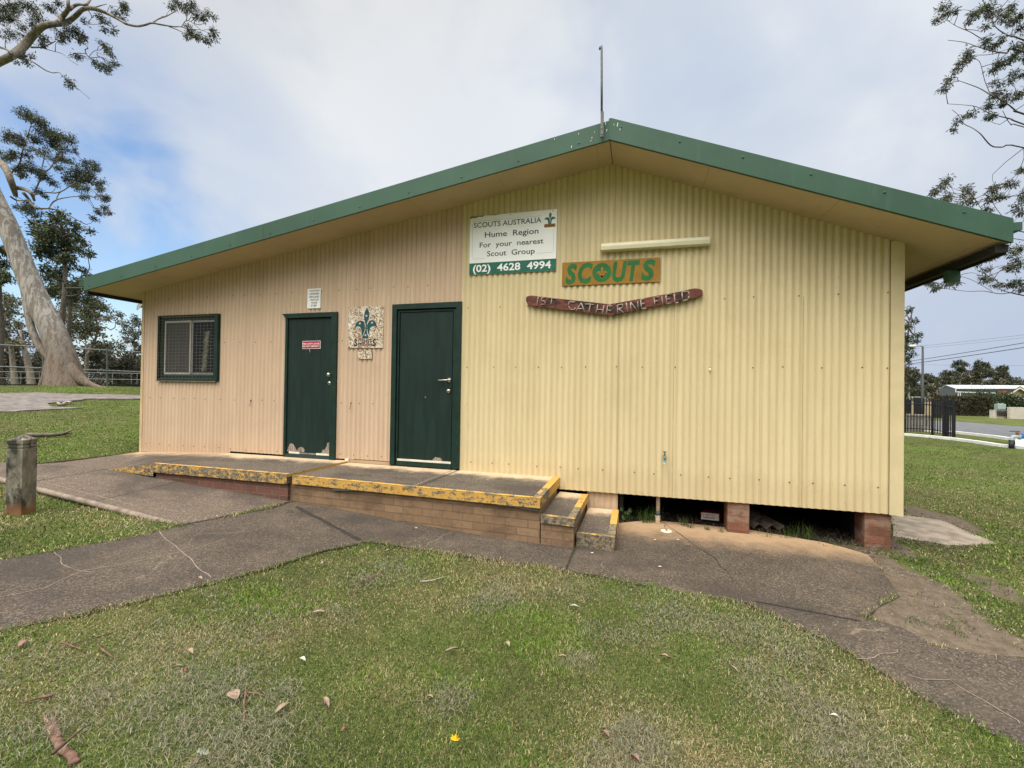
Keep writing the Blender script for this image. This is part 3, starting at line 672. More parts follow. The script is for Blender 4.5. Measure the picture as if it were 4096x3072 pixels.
# gutters along both eaves
M['gut'] = plain('dark_gutter_underside', (.014, .015, .013), .7, .3, 8)
g = MB(); g.mat(M['gut'])
zl = zs(XEL); g.box((XEL-.015, YF+.05, zl-.055), (XEL+.035, YB+.5, zl-.002))
g.mat(M['green']); g.box((XEL-.13, YF+.02, zl+.075), (XEL-.004, YB+.5, zl+.205))
for k in range(5): g.box((XEL-.136, YF+.016, zl+.085+k*.024), (XEL-.006, YF+.03, zl+.097+k*.024))
g.build('gutter', ro)
g = MB(); g.mat(M['gut']); zr = zs(XER)
g.box((XER-.10, YF+.045, zr-.075), (XER-.005, YB+.5, zr-.006)); g.box((XER-.03, YF+.06, zr-.095), (XER-.01, YB+.5, zr-.076))
g.mat(M['green']); g.box((XER+.002, YF+.05, zr+.12), (XER+.10, YB+.5, zr+.195))
d = ray(3822, 1062); ysp = 3.20*d[1]/d[0]
go = g.build('gutter', ro)
g = MB(); g.mat(M['green']); g.box((XER-.115, ysp-.045, zr-.20), (XER-.015, ysp+.045, zr-.077)); g.build('downpipe_spout', ro, bevel=.006)
# corner flashings and skirt
mb = MB(); mb.mat(M['flashp']); mb.box((XL-.055, YW-.004, H-1.195), (XL+.0, YW+.10, zs(XL)+.0)); mb.box((XL-.0, YW-.012, H-1.19), (XL+.012, YW-.0, zs(XL)-.0)); mb.build('corner_trim', hut)
mb = MB(); mb.mat(M['flash']); mb.box((XR-.118, YW-.024, H-1.290), (XR+.004, YW-.017, zs(XR)+.03)); mb.box((XR-.004, YW-.024, H-1.29), (XR+.004, YW+.10, zs(XR)-.0)); mb.build('corner_trim', hut, bevel=.003)
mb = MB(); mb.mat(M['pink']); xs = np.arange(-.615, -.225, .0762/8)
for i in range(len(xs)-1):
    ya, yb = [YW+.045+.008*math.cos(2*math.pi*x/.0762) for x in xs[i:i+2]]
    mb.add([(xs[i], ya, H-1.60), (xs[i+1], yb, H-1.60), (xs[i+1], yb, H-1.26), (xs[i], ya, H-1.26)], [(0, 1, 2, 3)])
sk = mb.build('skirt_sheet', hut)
mb = MB(); mb.mat(M['offwhite']); mb.box((-4.14, YW-.03, H-1.128), (-4.08, YW+.0, H-1.074)); mb.mat(M['padc']); mb.box((-4.08, YW-.012, H-1.128), (-3.40, YW+.02, H-1.085)); mb.build('base_packer', hut)
# brick piers under the floor
def pier(x0, x1, y0, y1, zt, name='brick_pier'):
    mb = MB(); mb.mat(M['brickp']); mb.box((x0, y0, float(zg(x0, y0))-.15), (x1, y1, zt)); return mb.build(name, hut, bevel=.006)
pier(1.015, 1.245, 5.72, 5.95, H-1.275); pier(2.372, 2.612, 5.72, 5.96, H-1.275)
pier(1.02, 1.25, 9.5, 9.73, H-1.25)
# window
w = empty('window', (0, 0, 0)); w.parent = hut; w.location = Vector((-7.2, 5.7, H+.58))-Vector(hut.location)
wloc = Vector((-7.2, 5.7, H+.58))
def subpart(mb, name, parent, **k):        # parent Empty below the hut
    return mb.build(name, parent, **k)
x0, x1, z0, z1 = WN
mb = MB(); mb.mat(M['frame'])
fw = .055
mb.box((x0, YW-.048, z0), (x0+.02, YW+.07, z1)); mb.box((x1-.075, YW-.052, z0), (x1, YW+.07, z1)); mb.box((x0+.02, YW-.046, z1-.018), (x1-.075, YW+.07, z1)); mb.box((x0+.02, YW-.044, z0), (x1-.075, YW+.07, z0+.03))
mb.box((x0+.02, YW+.0, z0+.03), (x0+.10, YW+.06, z1-.018)); mb.box((x0+.10, YW+.0, z1-.085), (x1-.075, YW+.06, z1-.018)); mb.box((x0+.10, YW+.0, z0+.03), (x1-.075, YW+.06, z0+.10))
mb.mat(M['bare']); mb.box((x0-.008, YW-.052, z0-.014), (x1-.02, YW-.03, z0-.001))
subpart(mb, 'window_frame', w, bevel=.003)
M['sashp'] = plain('aged_sash', (.40, .375, .33), .5, .1, 12)
mb = MB(); mb.mat(M['sashp']); ax0, ax1, az0, az1 = x0+.108, x1-.078, z0+.105, z1-.09; xm = (ax0+ax1)/2-.01
for bx in (((ax0, YW-.005, az0), (xm+.03, YW+.025, az0+.03)), ((ax0, YW-.005, az1-.03), (xm+.03, YW+.025, az1)), ((ax0, YW-.006, az0+.03), (ax0+.03, YW+.025, az1-.03)), ((xm, YW-.006, az0+.03), (xm+.03, YW+.025, az1-.03))): mb.box(*bx)
mb.mat(M['galv'])
for bx in (((xm+.031, YW+.01, az0), (ax1, YW+.04, az0+.03)), ((xm+.031, YW+.01, az1-.03), (ax1, YW+.04, az1)), ((xm+.031, YW+.008, az0+.03), (xm+.06, YW+.04, az1-.03))): mb.box(*bx)
subpart(mb, 'sash', w)
def mk_glass():
    n = NT('dim_window_glass'); return n.fin((.012, .013, .015), .08, 0, .5)
M['glass'] = mk_glass()
M['screen'] = plain('grey_insect_screen', (.050, .047, .045), .6, .12, 3, stretch=(3, 1, .6))
mb = MB(); mb.mat(M['screen']); mb.box((ax0+.03, YW+.006, az0+.03), (xm, YW+.012, az1-.03)); subpart(mb, 'insect_screen', w)
mb = MB(); mb.mat(M['glass']); mb.box((xm+.06, YW+.02, az0+.03), (ax1, YW+.026, az1-.03)); subpart(mb, 'pane', w)
mb = MB(); mb.mat(M['meshw']); gx0, gx1, gz0, gz1 = x0+.022, x1-.08, z0+.034, z1-.022; nxm, nzm = 16, 19
for i in range(nxm+1):
    x = gx0+(gx1-gx0)*i/nxm+random.uniform(-.002, .002); mb.tube([(x, YW-.034, gz0), (x+random.uniform(-.004, .004), YW-.036, (gz0+gz1)/2), (x, YW-.034, gz1)], .0021, 5)
for i in range(nzm+1):
    z = gz0+(gz1-gz0)*i/nzm+random.uniform(-.002, .002); mb.tube([(gx0, YW-.038, z), ((gx0+gx1)/2, YW-.0395, z+random.uniform(-.003, .003)), (gx1, YW-.038, z)], .0021, 5)
subpart(mb, 'wire_mesh', w)
def mk_tinsel():
    mb = MB(); mb.mat(M['tins']); xc = xm+.33
    for k in range(700):
        t = random.random(); z = az0+.07+(az1-az0-.25)*t; rr = .045; a = random.uniform(0, 6.28); L_ = random.uniform(.02, .055)
        p = np.array([xc+(t-.5)*.07+random.gauss(0, .026), YW+.012, z]); dd = np.array([math.cos(a), -random.random()*.05, math.sin(a)])*L_
        q_ = np.cross(dd, [0, 1, 0]); q_ = q_/np.linalg.norm(q_)*.0022; mb.add([p-q_, p+q_, p+dd], [(0, 1, 2)])
    mb.tube([(xc+.025*math.cos(a)+.0, YW+.006, az0+.55+.035*math.sin(a)) for a in np.linspace(0, 6.28, 17)], .005, 5, False)
    return mb
M['tins'] = plain('dull_tinsel', (.22, .225, .15), .35, .5, 40)
tin = mk_tinsel().build('tinsel_garland'); tag(tin, 'straggly silver tinsel garland hanging inside the meshed window', 'garland')
mb = MB(); mb.mat(M['teal_p']); mb.box((ax1-.028, YW-.006, az0+.02), (ax1-.002, YW+.008, az0+.24)); bs = mb.build('plastic_strip'); tag(bs, 'pale turquoise plastic strip propped in the lower right window corner', 'strip')
# doors
def knob(mb, x, z, y):
    mb.mat(M['chrome']).lathe((x, y, z), (0, -1, 0), [(0, .033), (.008, .033), (.012, .018), (.03, .014), (.04, .024), (.055, .030), (.068, .024), (.072, .006)], 18)
def lockc(mb, x, z, y):
    mb.mat(M['chrome']).lathe((x, y, z), (0, -1, 0), [(0, .032), (.012, .030), (.020, .022), (.022, .010)], 18); mb.mat(M['ink']).box((x-.0025, y-.0235, z-.009), (x+.0025, y-.0215, z+.009))
def door_root(x): 
    e = empty('door', (0, 0, 0)); e.parent = hut; e.location = Vector((x, 5.7, H-1.1))-Vector(hut.location); return e
E5 = crop(5.53, 1100, 1650); E6 = crop(5.53, 1500, 1650)
d1 = door_root(-4.78); tag(d1, 'left door with bare peeled patches at its foot')
x0, x1, zt = D1; zf = H-1.115
lx0, lx1 = W(1157, 1270)[0]+.0, W(1334.5, 1262)[0]+.0
lz0, lz1 = H-1.045, zt-.075
mb = MB(); mb.mat(M['frame'])
mb.box((x0+.0, YW-.028, zf), (lx0+.0, YW+.09, lz1+.02)); mb.box((lx1+.0, YW-.05, zf-.01), (x1+.005, YW+.09, zt-.004))
mb.prism([(x0-.055, YW-.045, zt), (x1+.004, YW-.045, zt+.002), (lx1, YW-.045, lz1+.004), (lx0-.02, YW-.045, lz1+.004)], (0, .13, 0))
mb.box((lx0, YW+.04, lz1-.004), (lx1, YW+.09, lz1+.006))
subpart(mb, 'door_frame', d1, bevel=.004)
mb = MB(); mb.mat(M['door']); mb.box((lx0+.006, YW-.012, lz0), (lx1-.006, YW+.03, lz1-.004)); subpart(mb, 'door_leaf', d1, bevel=.003)
mb = MB(); mb.mat(M['frame'])
for k in range(4): mb.prism([(lx0, YW-.02-.006*k, lz0-.012-k*.022), (lx0, YW-.028-.006*k, lz0-.030-k*.022), (lx0, YW+.04, lz0-.030-k*.022), (lx0, YW+.04, lz0-.012-k*.022)], (lx1-lx0, 0, 0))
subpart(mb, 'sill', d1)
mb = MB(); mb.mat(M['offwhite'])
for a, b in (((315, 812), (545, 822)), ((915, 846), (1245, 858))):
    pa = W(*E5(*a), YW-.014); pb = W(*E5(*b), YW-.014); mb.box((pa[0], YW-.022, lz0-.005), (pb[0], YW-.013, lz0+.022))
mb.mat(M['galv']); pa = W(*E5(548, 825), YW-.014); pb = W(*E5(912, 845), YW-.014); mb.box((pa[0]+.002, YW-.019, lz0-.004), (pb[0]-.002, YW-.013, lz0+.016))
subpart(mb, 'weather_strip', d1)
zfix = W(*E5(800, 822), YW-.0125)[2]-lz0
for poly in ([(270, 790), (290, 700), (290, 665), (315, 650), (320, 610), (345, 585), (380, 585), (410, 600), (430, 640), (450, 660), (460, 700), (490, 745), (520, 690), (555, 665), (575, 660), (590, 680), (600, 660), (625, 680), (655, 725), (650, 760), (640, 812), (300, 800)],
             [(1010, 832), (1040, 770), (1065, 715), (1085, 740), (1105, 710), (1150, 640), (1150, 605), (1165, 565), (1190, 575), (1200, 545), (1225, 545), (1235, 590), (1243, 620), (1243, 700), (1235, 850)]):
    P = [W(*E5(*p), YW-.0125) for p in poly]; P = [np.array([min(max(p[0], lx0+.008), lx1-.008), p[1], max(p[2]-zfix+.0, lz0+.023)]) for p in P]; mb = MB(); mb.mat(M['bare']); mb.prism(P, (0, -.0016, 0)); subpart(mb, 'peeled_patch', d1)
mb = MB(); kx = W(1316.5, 1498.7, YW-.05); knob(mb, kx[0], kx[2], YW-.012); subpart(mb, 'knob', d1, smooth=True)
mb = MB(); kx = W(1317.8, 1533, YW-.02); lockc(mb, kx[0], kx[2], YW-.012); subpart(mb, 'lock', d1, smooth=True)
d2 = door_root(-2.87); tag(d2, 'right door with a lever handle')
x0, x1, zt = D2; lx0, lx1 = W(1603, 1252)[0], W(1815, 1245)[0]; lz1 = W(1700, 1249)[2]; lz0 = H-1.045; zf = H-1.115
ar = .075
mb = MB(); mb.mat(M['frame'])
mb.prism([(x0, YW-.042, zf), (x0+ar, YW-.042, zf), (x0+ar, YW-.042, zt-ar-.001), (x0, YW-.042, zt-.001)], (0, .06, 0)); mb.prism([(x1-ar, YW-.042, zf), (x1, YW-.042, zf), (x1, YW-.042, zt-.001), (x1-ar, YW-.042, zt-ar-.001)], (0, .06, 0))
mb.prism([(x0, YW-.043, zt), (x1+.004, YW-.043, zt+.004), (x1-ar, YW-.043, zt-ar), (x0+ar, YW-.043, zt-ar)], (0, .06, 0))
mb.box((x0+ar+.006, YW-.018, zf), (lx0-.006, YW+.09, lz1+.03)); mb.box((lx1+.006, YW-.018, zf), (x1-ar-.006, YW+.09, lz1+.03)); mb.box((lx0-.006, YW-.018, lz1+.006), (lx1+.006, YW+.09, lz1+.03))
mb.mat(M['black']); mb.box((x0+.01, YW+.02, zf), (x1-.01, YW+.03, zt-.02))
subpart(mb, 'door_frame', d2, bevel=.003)
mb = MB(); mb.mat(M['door']); mb.box((lx0+.004, YW-.008, lz0), (lx1-.006, YW+.03, lz1)); subpart(mb, 'door_leaf', d2, bevel=.003)
mb = MB(); mb.mat(M['frame']); mb.box((lx0-.005, YW-.03, zf-.005), (lx1+.005, YW+.03, lz0-.012)); subpart(mb, 'sill', d2, bevel=.003)
mb = MB(); mb.mat(M['offwhite']); mb.box((lx0-.012, YW-.018, lz0-.008), (lx1-.004, YW-.009, lz0+.020)); subpart(mb, 'weather_strip', d2)
mb = MB(); mb.mat(M['bare']); P = [W(*E6(*p), YW-.0085) for p in [(1262, 1036), (1285, 990), (1310, 975), (1340, 945), (1370, 955), (1400, 965), (1450, 965), (1478, 1000), (1480, 1040)]]
zfix = W(*E6(1370, 1030), YW-.0085)[2]-(lz0+.022); mb.prism([p-np.array([0, 0, zfix]) for p in P], (0, -.0016, 0)); subpart(mb, 'peeled_patch', d2)
mb = MB(); kx = W(1794.8, 1520.4, YW-.02); mb.mat(M['chrome']).lathe((kx[0], YW-.008, kx[2]), (0, -1, 0), [(0, .033), (.009, .032), (.012, .015), (.045, .013)], 18)
mb.tube([(kx[0], YW-.055, kx[2]), (kx[0]-.03, YW-.058, kx[2]), (kx[0]-.135, YW-.055, kx[2]-.004), (kx[0]-.15, YW-.045, kx[2]-.004)], [.012, .0105, .009, .008], 10); subpart(mb, 'lever_handle', d2, smooth=True)
mb = MB(); kx = W(1793.4, 1564.7, YW-.02); lockc(mb, kx[0], kx[2], YW-.008); subpart(mb, 'lock', d2, smooth=True)
mb = MB(); kx = W(1701, 1589, YW-.01); mb.mat(M['bare']).lathe((kx[0], YW-.008, kx[2]), (0, -1, 0), [(0, .011), (.002, .010)], 10); subpart(mb, 'screw_cap', d2)
# ---------------------------------------------------------------- porch and steps
porch = empty('porch', (-2.8, 5.0, float(zg(-2.8, 5.0))), 'concrete porch with worn yellow edge on a low brick base along the hut', 'porch')
def slabmesh(top, th, edge_front, border, right=None, rb=.08, side='yel3'):
    # top: back-left, back-right, front-right, front-left (eye datum)
    T = [up(p) for p in top]; mb = MB(); mb.mat(M['slab']); mb.hexa(T, th)
    fl, fr = T[3], T[2]; n = np.array([fr[1]-fl[1], -(fr[0]-fl[0]), 0.]); n = n/np.linalg.norm(n); n = n if n[1] < 0 else -n
    e = .003; dz = np.array([0, 0, 1.])
    mb.mat(edge_front); mb.add([fl+n*e, fr+n*e, fr+n*e-dz*th, fl+n*e-dz*th], [(3, 2, 1, 0)])
    mb.mat(border); mb.add([fl+dz*e+n*e, fr+dz*e+n*e, fr+dz*e-n*.055, fl+dz*e-n*.055], [(0, 1, 2, 3)])
    if right:
        br = T[1]; t = (br-fr)/np.linalg.norm(br-fr); lx = np.array([-1., 0, 0]); f0 = fr+t*.06
        mid = fr+(br-fr)*.42
        for a, b, mt in ((f0, mid, right[0]), (mid, br, right[1])):
            mb.mat(mt); mb.add([a+dz*e*1.4, b+dz*e*1.4, b+dz*e*1.4+lx*rb, a+dz*e*1.4+lx*rb], [(0, 1, 2, 3)])
        for a, b, mt in ((fr, mid, right[0]), (mid, br, right[1])):
            mb.mat(mt); mb.add([a-lx*e, b-lx*e, b-lx*e-dz*th, a-lx*e-dz*th], [(3, 2, 1, 0)])
    return mb
Af, Bl, Br = (-4.20, 4.612, -1.118), Z(1170, 1903, -1.138)-[0, 0, H], (-.962, 4.535, -1.138)
mb = slabmesh([(-6.275, 5.70, -1.112), (-4.088, 5.70, -1.104), Af, (-6.465, 4.625, -1.119)], .12, M['yel2'], M['yel'])
mb.mat(M['yel3']); A1, A2 = up((-4.088, 5.70, -1.104)), up(Af)
ex = np.array([.004, 0, 0]); mb.add([A2+ex, A1+ex, A1+ex-[0, 0, .034], A2+ex-[0, 0, .034]], [(3, 2, 1, 0)])
mb.build('slab', porch)
mb = slabmesh([(-4.078, 5.70, -1.132), (-.956, 5.70, -1.136), Br, (Bl[0], Bl[1], -1.138)], .10, M['yel'], M['yel'], (M['yel2'], M['yel3']), .085)
mb.build('slab', porch)
zslab = lambda x, y: H-1.1355
jo = MB(); jo.mat(M['joint']); a = up((-2.352, 5.68, -1.1305)); b = up((-2.395, 4.60, -1.134)); sx = np.array([.006, 0, 0]); jo.add([a-sx, b-sx, b+sx, a+sx], [(0, 1, 2, 3)])
jo.mat(M['jlight']); a = a+[-.075, 0, -.0008]; b = b+[-.075, 0, -.0008]; jo.add([a-sx, b-sx, b+sx, a+sx], [(0, 1, 2, 3)]); jo.build('slab_joint', porch)
mb = MB(); mb.mat(M['brickr']); zb = H-1.9
P = [(-6.45, 4.66), (-4.215, 4.645)]; mb.prism([(P[0][0], P[0][1], zb+.4), (P[1][0], P[1][1], zb), (P[1][0], P[1][1], H-1.237), (P[0][0], P[0][1], H-1.237)], (0, .95, 0)); mb.build('brick_base', porch)
mb = MB(); mb.mat(M['brickb']); yl, yr = Bl[1]+.035, 4.575
mb.prism([(-4.213, yl, zb), (-.972, yr, zb), (-.972, yr, H-1.2375), (-4.213, yl, H-1.2375)], (0, 1.0, 0)); mb.build('brick_base', porch)
M['film'] = plain('damp_course_film', (.035, .038, .036), .5, .3)
for xa, xb in ((-3.55, -3.15), (-1.42, -.98)):
    mb = MB(); mb.mat(M['film']); ya = yl+(yr-yl)*(xa+4.21)/3.24-.012; k = 8
    for i in range(k):
        t0, t1 = i/k, (i+1)/k; f = lambda t: .010+.028*t*t if xa < -2 and False else .008+.03*(t if xa > -2 else 1-t)**2
        xa_, xb_ = xa+(xb-xa)*t0, xa+(xb-xa)*t1
        mb.add([(xa_, ya-.022, H-1.2385), (xb_, ya-.022, H-1.2385), (xb_, ya-.032, H-1.2385-f(t1)), (xa_, ya-.032, H-1.2385-f(t0))], [(0, 1, 2, 3)])
    mb.build('damp_course', porch)
# steps
stp = porch
mb = slabmesh([(-.952, 5.69, -1.315), (-.594, 5.69, -1.325), (-.606, 4.535, -1.318), (-.958, 4.55, -1.312)], .075, M['yel4'], M['yel2'], (M['yel4'], M['yel3']), .075)
mb.build('step', stp)
mb = MB(); mb.mat(M['brickb']); mb.prism([(-.96, 4.572, zb), (-.618, 4.558, zb), (-.618, 4.558, H-1.396), (-.96, 4.572, H-1.396)], (0, 1.05, 0)); mb.build('step_base', stp)
mb = slabmesh([(-.585, 5.70, -1.487), (-.218, 5.70, -1.490), (-.211, 4.643, -1.492), (-.597, 4.632, -1.487)], .20, M['yel4'], M['yel2'], (M['yel4'], M['yel3']), .075)
s3 = mb.build('step', stp)

# ---------------------------------------------------------------- writing
def text_geo(body, bold=0.0, shear=0.0, spacing=1.0):
    cu = bpy.data.curves.new('t', 'FONT'); cu.body = body; cu.size = 1.0; cu.offset = bold; cu.shear = shear; cu.space_character = spacing; cu.resolution_u = 3
    o = bpy.data.objects.new('t', cu); C.objects.link(o); dg = bpy.context.evaluated_depsgraph_get(); dg.update()
    me = bpy.data.meshes.new_from_object(o.evaluated_get(dg)); V = np.array([v.co[:2] for v in me.vertices]) if len(me.vertices) else np.zeros((0, 2)); F = [tuple(p.vertices) for p in me.polygons]
    bpy.data.objects.remove(o); bpy.data.curves.remove(cu); bpy.data.meshes.remove(me); return V, F
_cap = {}
class Board:
    """a flat sign held in a plane: local s (0..1 left-right), t (0..1 top-bottom)"""
    def __init__(s, quad, y, th=.006):
        TL, TR, BR, BL = [W(u, v, y) for u, v in quad]
        s.O = TL; s.w = (np.linalg.norm(TR-TL)+np.linalg.norm(BR-BL))/2; s.h = (np.linalg.norm(BL-TL)+np.linalg.norm(BR-TR))/2
        ex = (TR-TL)+(BR-BL); s.ex = ex/np.linalg.norm(ex); s.ez = np.array([-s.ex[2], 0, s.ex[0]]); c = (TL+TR+BR+BL)/4; s.O = c-s.ex*s.w/2+s.ez*s.h/2; s.y = y; s.th = th; s.lift = .0012
    def p(s, a, b, lift=0.): q = s.O+s.ex*s.w*a-s.ez*s.h*b; return np.array([q[0], s.y-lift, q[2]])
    def body(s, mat, a0=0, b0=0, a1=1, b1=1, lift=0., th=None):
        mb = MB(); mb.mat(mat); mb.prism([s.p(a0, b0, lift), s.p(a1, b0, lift), s.p(a1, b1, lift), s.p(a0, b1, lift)], (0, s.th if th is None else th, 0)); return mb
    def quad(s, mb, a0, b0, a1, b1, lift=None):
        l = s.lift if lift is None else lift; mb.prism([s.p(a0, b0, l), s.p(a1, b0, l), s.p(a1, b1, l), s.p(a0, b1, l)], (0, l*.9, 0))
    def poly(s, mb, pts, lift=None):
        l = s.lift if lift is None else lift; mb.prism([s.p(a, b, l) for a, b in pts], (0, l*.9, 0))
    def text(s, mb, body, a0, a1, base, cap, bold=0., shear=0., spacing=1., lift=None, slope=0.):
        l = s.lift if lift is None else lift
        if 'H' not in _cap: _cap['H'] = text_geo('H')[0][:, 1].max()
        V, F = text_geo(body, bold, shear, spacing); x0, x1 = V[:, 0].min(), V[:, 0].max()
        A = a0+(V[:, 0]-x0)/(x1-x0)*(a1-a0); B = base-V[:, 1]/_cap['H']*cap+slope*(A-a0)
        mb.add([s.p(a, b, l) for a, b in zip(A, B)], F)
EMB = dict(c=[(345, 98), (360, 120), (372, 140), (380, 165), (383, 195), (383, 222), (378, 250), (366, 285), (355, 320), (349, 350), (347, 380), (347, 410), (350, 440), (355, 470), (362, 500), (372, 535), (385, 570), (272, 572), (288, 540), (300, 510), (313, 480), (322, 450), (328, 420), (330, 390), (327, 355), (322, 320), (314, 290), (305, 260), (300, 238), (300, 215), (304, 180), (312, 150), (326, 125)],
           l=[(163, 388), (165, 368), (168, 350), (176, 328), (190, 310), (206, 297), (225, 290), (243, 287), (262, 288), (280, 294), (295, 305), (306, 319), (312, 335), (316, 357), (318, 380), (319, 405), (318, 430), (313, 456), (305, 480), (296, 500), (285, 520), (272, 545), (268, 520), (268, 500), (269, 470), (268, 440), (263, 420), (255, 405), (244, 392), (230, 383), (215, 380), (200, 380), (186, 382), (175, 388)],
           r=[(505, 395), (503, 372), (500, 350), (492, 328), (480, 310), (466, 296), (450, 285), (433, 282), (415, 283), (399, 289), (385, 300), (374, 314), (365, 330), (359, 352), (355, 375), (355, 398), (357, 420), (360, 446), (365, 470), (374, 496), (385, 520), (393, 548), (394, 524), (392, 500), (392, 470), (395, 440), (401, 418), (410, 400), (421, 387), (435, 378), (450, 375), (465, 375), (478, 379), (490, 385)],
           stars=[(340, 213), (237, 332), (431, 325), (331, 520)])
def emblem(bd, mb_pet, mb_star, f, lift=None, sr=22, npt=8):
    for k in 'clr': bd.poly(mb_pet, [f(*p) for p in EMB[k]], lift)
    if mb_star:
        for cx, cy in EMB['stars']:
            pts = []
            for i in range(npt*2):
                r_ = sr if i % 2 == 0 else sr*.5; a = math.pi*i/npt; pts.append(f(cx+r_*math.cos(a), cy+r_*math.sin(a)))
            bd.poly(mb_star, pts, (bd.lift if lift is None else lift)+.0012)
def sign(name, label, bd): return empty(name, bd.p(.5, .5), label, 'sign')
F_ = crop(2.011, 1800, 750); E_ = crop(2.212, 1000, 1100); T_ = crop(5.53, 1100, 1150)
YS = YW-.024
# big white sign
bd = Board([F_(165, 237), F_(863, 172), F_(850, 668), F_(153, 703)], YS-.004)
r0 = sign('information_sign', 'large white sign with green phone number band above the right door', bd)
mb = bd.body(M['white']); mb.mat(M['ink'])
for a, b in ((.02, .02), (.48, .025), (.955, .02), (.015, .985), (.975, .975)): mb.lathe(bd.p(a, b), (0, -1, 0), [(0, .006), (.003, .005)], 8)
mb.build('panel', r0)
mb = MB(); mb.mat(M['sgreen']); bd.quad(mb, 0.0, .805, 1.0, 1.0); mb.build('green_band', r0)
M['torn'] = plain('torn_edge_backing', (.16, .13, .10), .9, .3, 20)
mb = MB(); mb.mat(M['torn']); bd.poly(mb, [(0.0, 0.0), (.17, 0.0), (.15, .018), (.10, .012), (.06, .03), (.02, .022), (0.0, .04)]); bd.poly(mb, [(.2, 0), (.36, 0), (.3, .01)]); mb.build('torn_corner', r0)
for a in (('SCOUTS AUSTRALIA', .045, .83, .197, .084, .010), ('Hume  Region', .18, .80, .375, .090, .012), ('For  your  nearest', .12, .857, .543, .084, .012), ('Scout  Group', .21, .762, .70, .087, .012)):
    mb = MB(); mb.mat(M['sdark']); bd.text(mb, *a); mb.build('lettering', r0)
mb = MB(); mb.mat(M['white']); bd.text(mb, '(02)  4628  4994', .045, .945, .955, .115, .022, lift=.0026); mb.build('phone_number', r0)
M['hair'] = plain('grey_border_line', (.42, .45, .44), .6, .1)
mb = MB(); mb.mat(M['hair']); t_ = .0035
bd.quad(mb, .03, .13, .033, .70); bd.quad(mb, .967, .31, .97, .68); bd.quad(mb, .033, .085, .83, .089); bd.quad(mb, .033, .728, .19, .732); bd.quad(mb, .79, .70, .967, .704); mb.build('border_line', r0)
mb = MB(); st = MB(); mb.mat(M['sgreen']); st.mat(M['sgold']); emblem(bd, mb, st, lambda x, y: (.925+(x-335)/340*.118, .045+(y-98)/475*.19), sr=26, npt=5)
mb.build('emblem', r0); st.mat(M['sgold']); bd.quad(st, .862, .232, .985, .288); st.build('emblem_stars', r0)
mb = MB(); mb.mat(M['ink']); bd.text(mb, 'SCOUTS', .872, .975, .272, .028, .01, lift=.0026); mb.build('emblem_lettering', r0)
# gold SCOUTS board
bd = Board([F_(903, 605), F_(1690, 562), F_(1690, 757), F_(900, 793)], YS-.002)
r1 = sign('name_board', 'mustard board with green SCOUTS in slanted capitals', bd)
mb = bd.body(M['sgold']); mb.mat(M['galv'])
for a, b in ((.012, .06), (.99, .06), (.5, .05), (.012, .95), (.99, .95)): mb.lathe(bd.p(a, b), (0, -1, 0), [(0, .005), (.003, .004)], 8)
mb.build('panel', r1)
mb = MB(); mb.mat(M['sgreen2'])
bd.text(mb, 'S', .035, .160, .885, .76, .045, .18); bd.text(mb, 'C', .170, .325, .885, .78, .045, .18); bd.text(mb, 'U', .525, .675, .885, .76, .045, .18)
bd.text(mb, 'T', .675, .805, .875, .76, .045, .18); bd.text(mb, 'S', .815, .955, .875, .76, .045, .18); mb.build('lettering', r1)
mb = MB(); mb.mat(M['sgreen2']); bd.poly(mb, [(.420+.098*math.cos(a), .50+.40*math.sin(a)) for a in np.linspace(0, 2*math.pi, 33)[:-1]]); mb.build('letter_disc', r1)
mb = MB(); mb.mat(M['sgold']); f = lambda x, y: (.421+(x-338)/340*.112, .26+(y-98)/475*.46); emblem(bd, mb, None, f, .0026)
bd.quad(mb, .385, .575, .456, .615, .0034); bd.poly(mb, [(.405, .64), (.437, .64), (.428, .72), (.421, .76), (.414, .72)], .0026); mb.build('emblem', r1)
# speckled emblem plaque
PQ = crop(3.967, 1380, 1210)
bd = Board([PQ(60, 72), PQ(612, 55), PQ(603, 720), PQ(40, 722)], YS-.004, .012)
r2 = sign('emblem_plaque', 'speckled brown and cream plaque with teal emblem between the doors', bd); bd.body(M['plaque']).build('panel', r2)
f = lambda x, y: ((x-48)/560, (y-66)/655); mb = MB(); mb.mat(M['teal']); st = MB(); st.mat(M['pinkstar']); emblem(bd, mb, st, f, .0012, 21, 7)
mb.build('emblem', r2); st.build('emblem_stars', r2)
mb = MB(); mb.mat(M['ink'])
for w_, a, b, base, cap in (('S', 152, 204, 690, 105), ('COUT', 216, 442, 650, 62), ('S', 447, 497, 690, 105)): bd.text(mb, w_, f(a, 0)[0], f(b, 0)[0], f(0, base)[1], cap/655, .018 if w_ != 'S' else .03)
bd.quad(mb, f(214, 0)[0], f(0, 656)[1], f(440, 0)[0], f(0, 692)[1]); mb.build('lettering', r2)
mb = MB(); mb.mat(M['pinkstar']); bd.text(mb, 'AUSTRALIA', f(222, 0)[0], f(432, 0)[0], f(0, 689)[1], 28/655, .01, lift=.0026); mb.build('small_lettering', r2)
bd = Board([PQ(207, 766), PQ(425, 764), PQ(424, 895), PQ(206, 897)], YS-.003, .010)
mb = bd.body(M['plaque']); pl = mb.build('blank_plaque'); tag(pl, 'small blank speckled plaque hung below the emblem plaque', 'plaque')
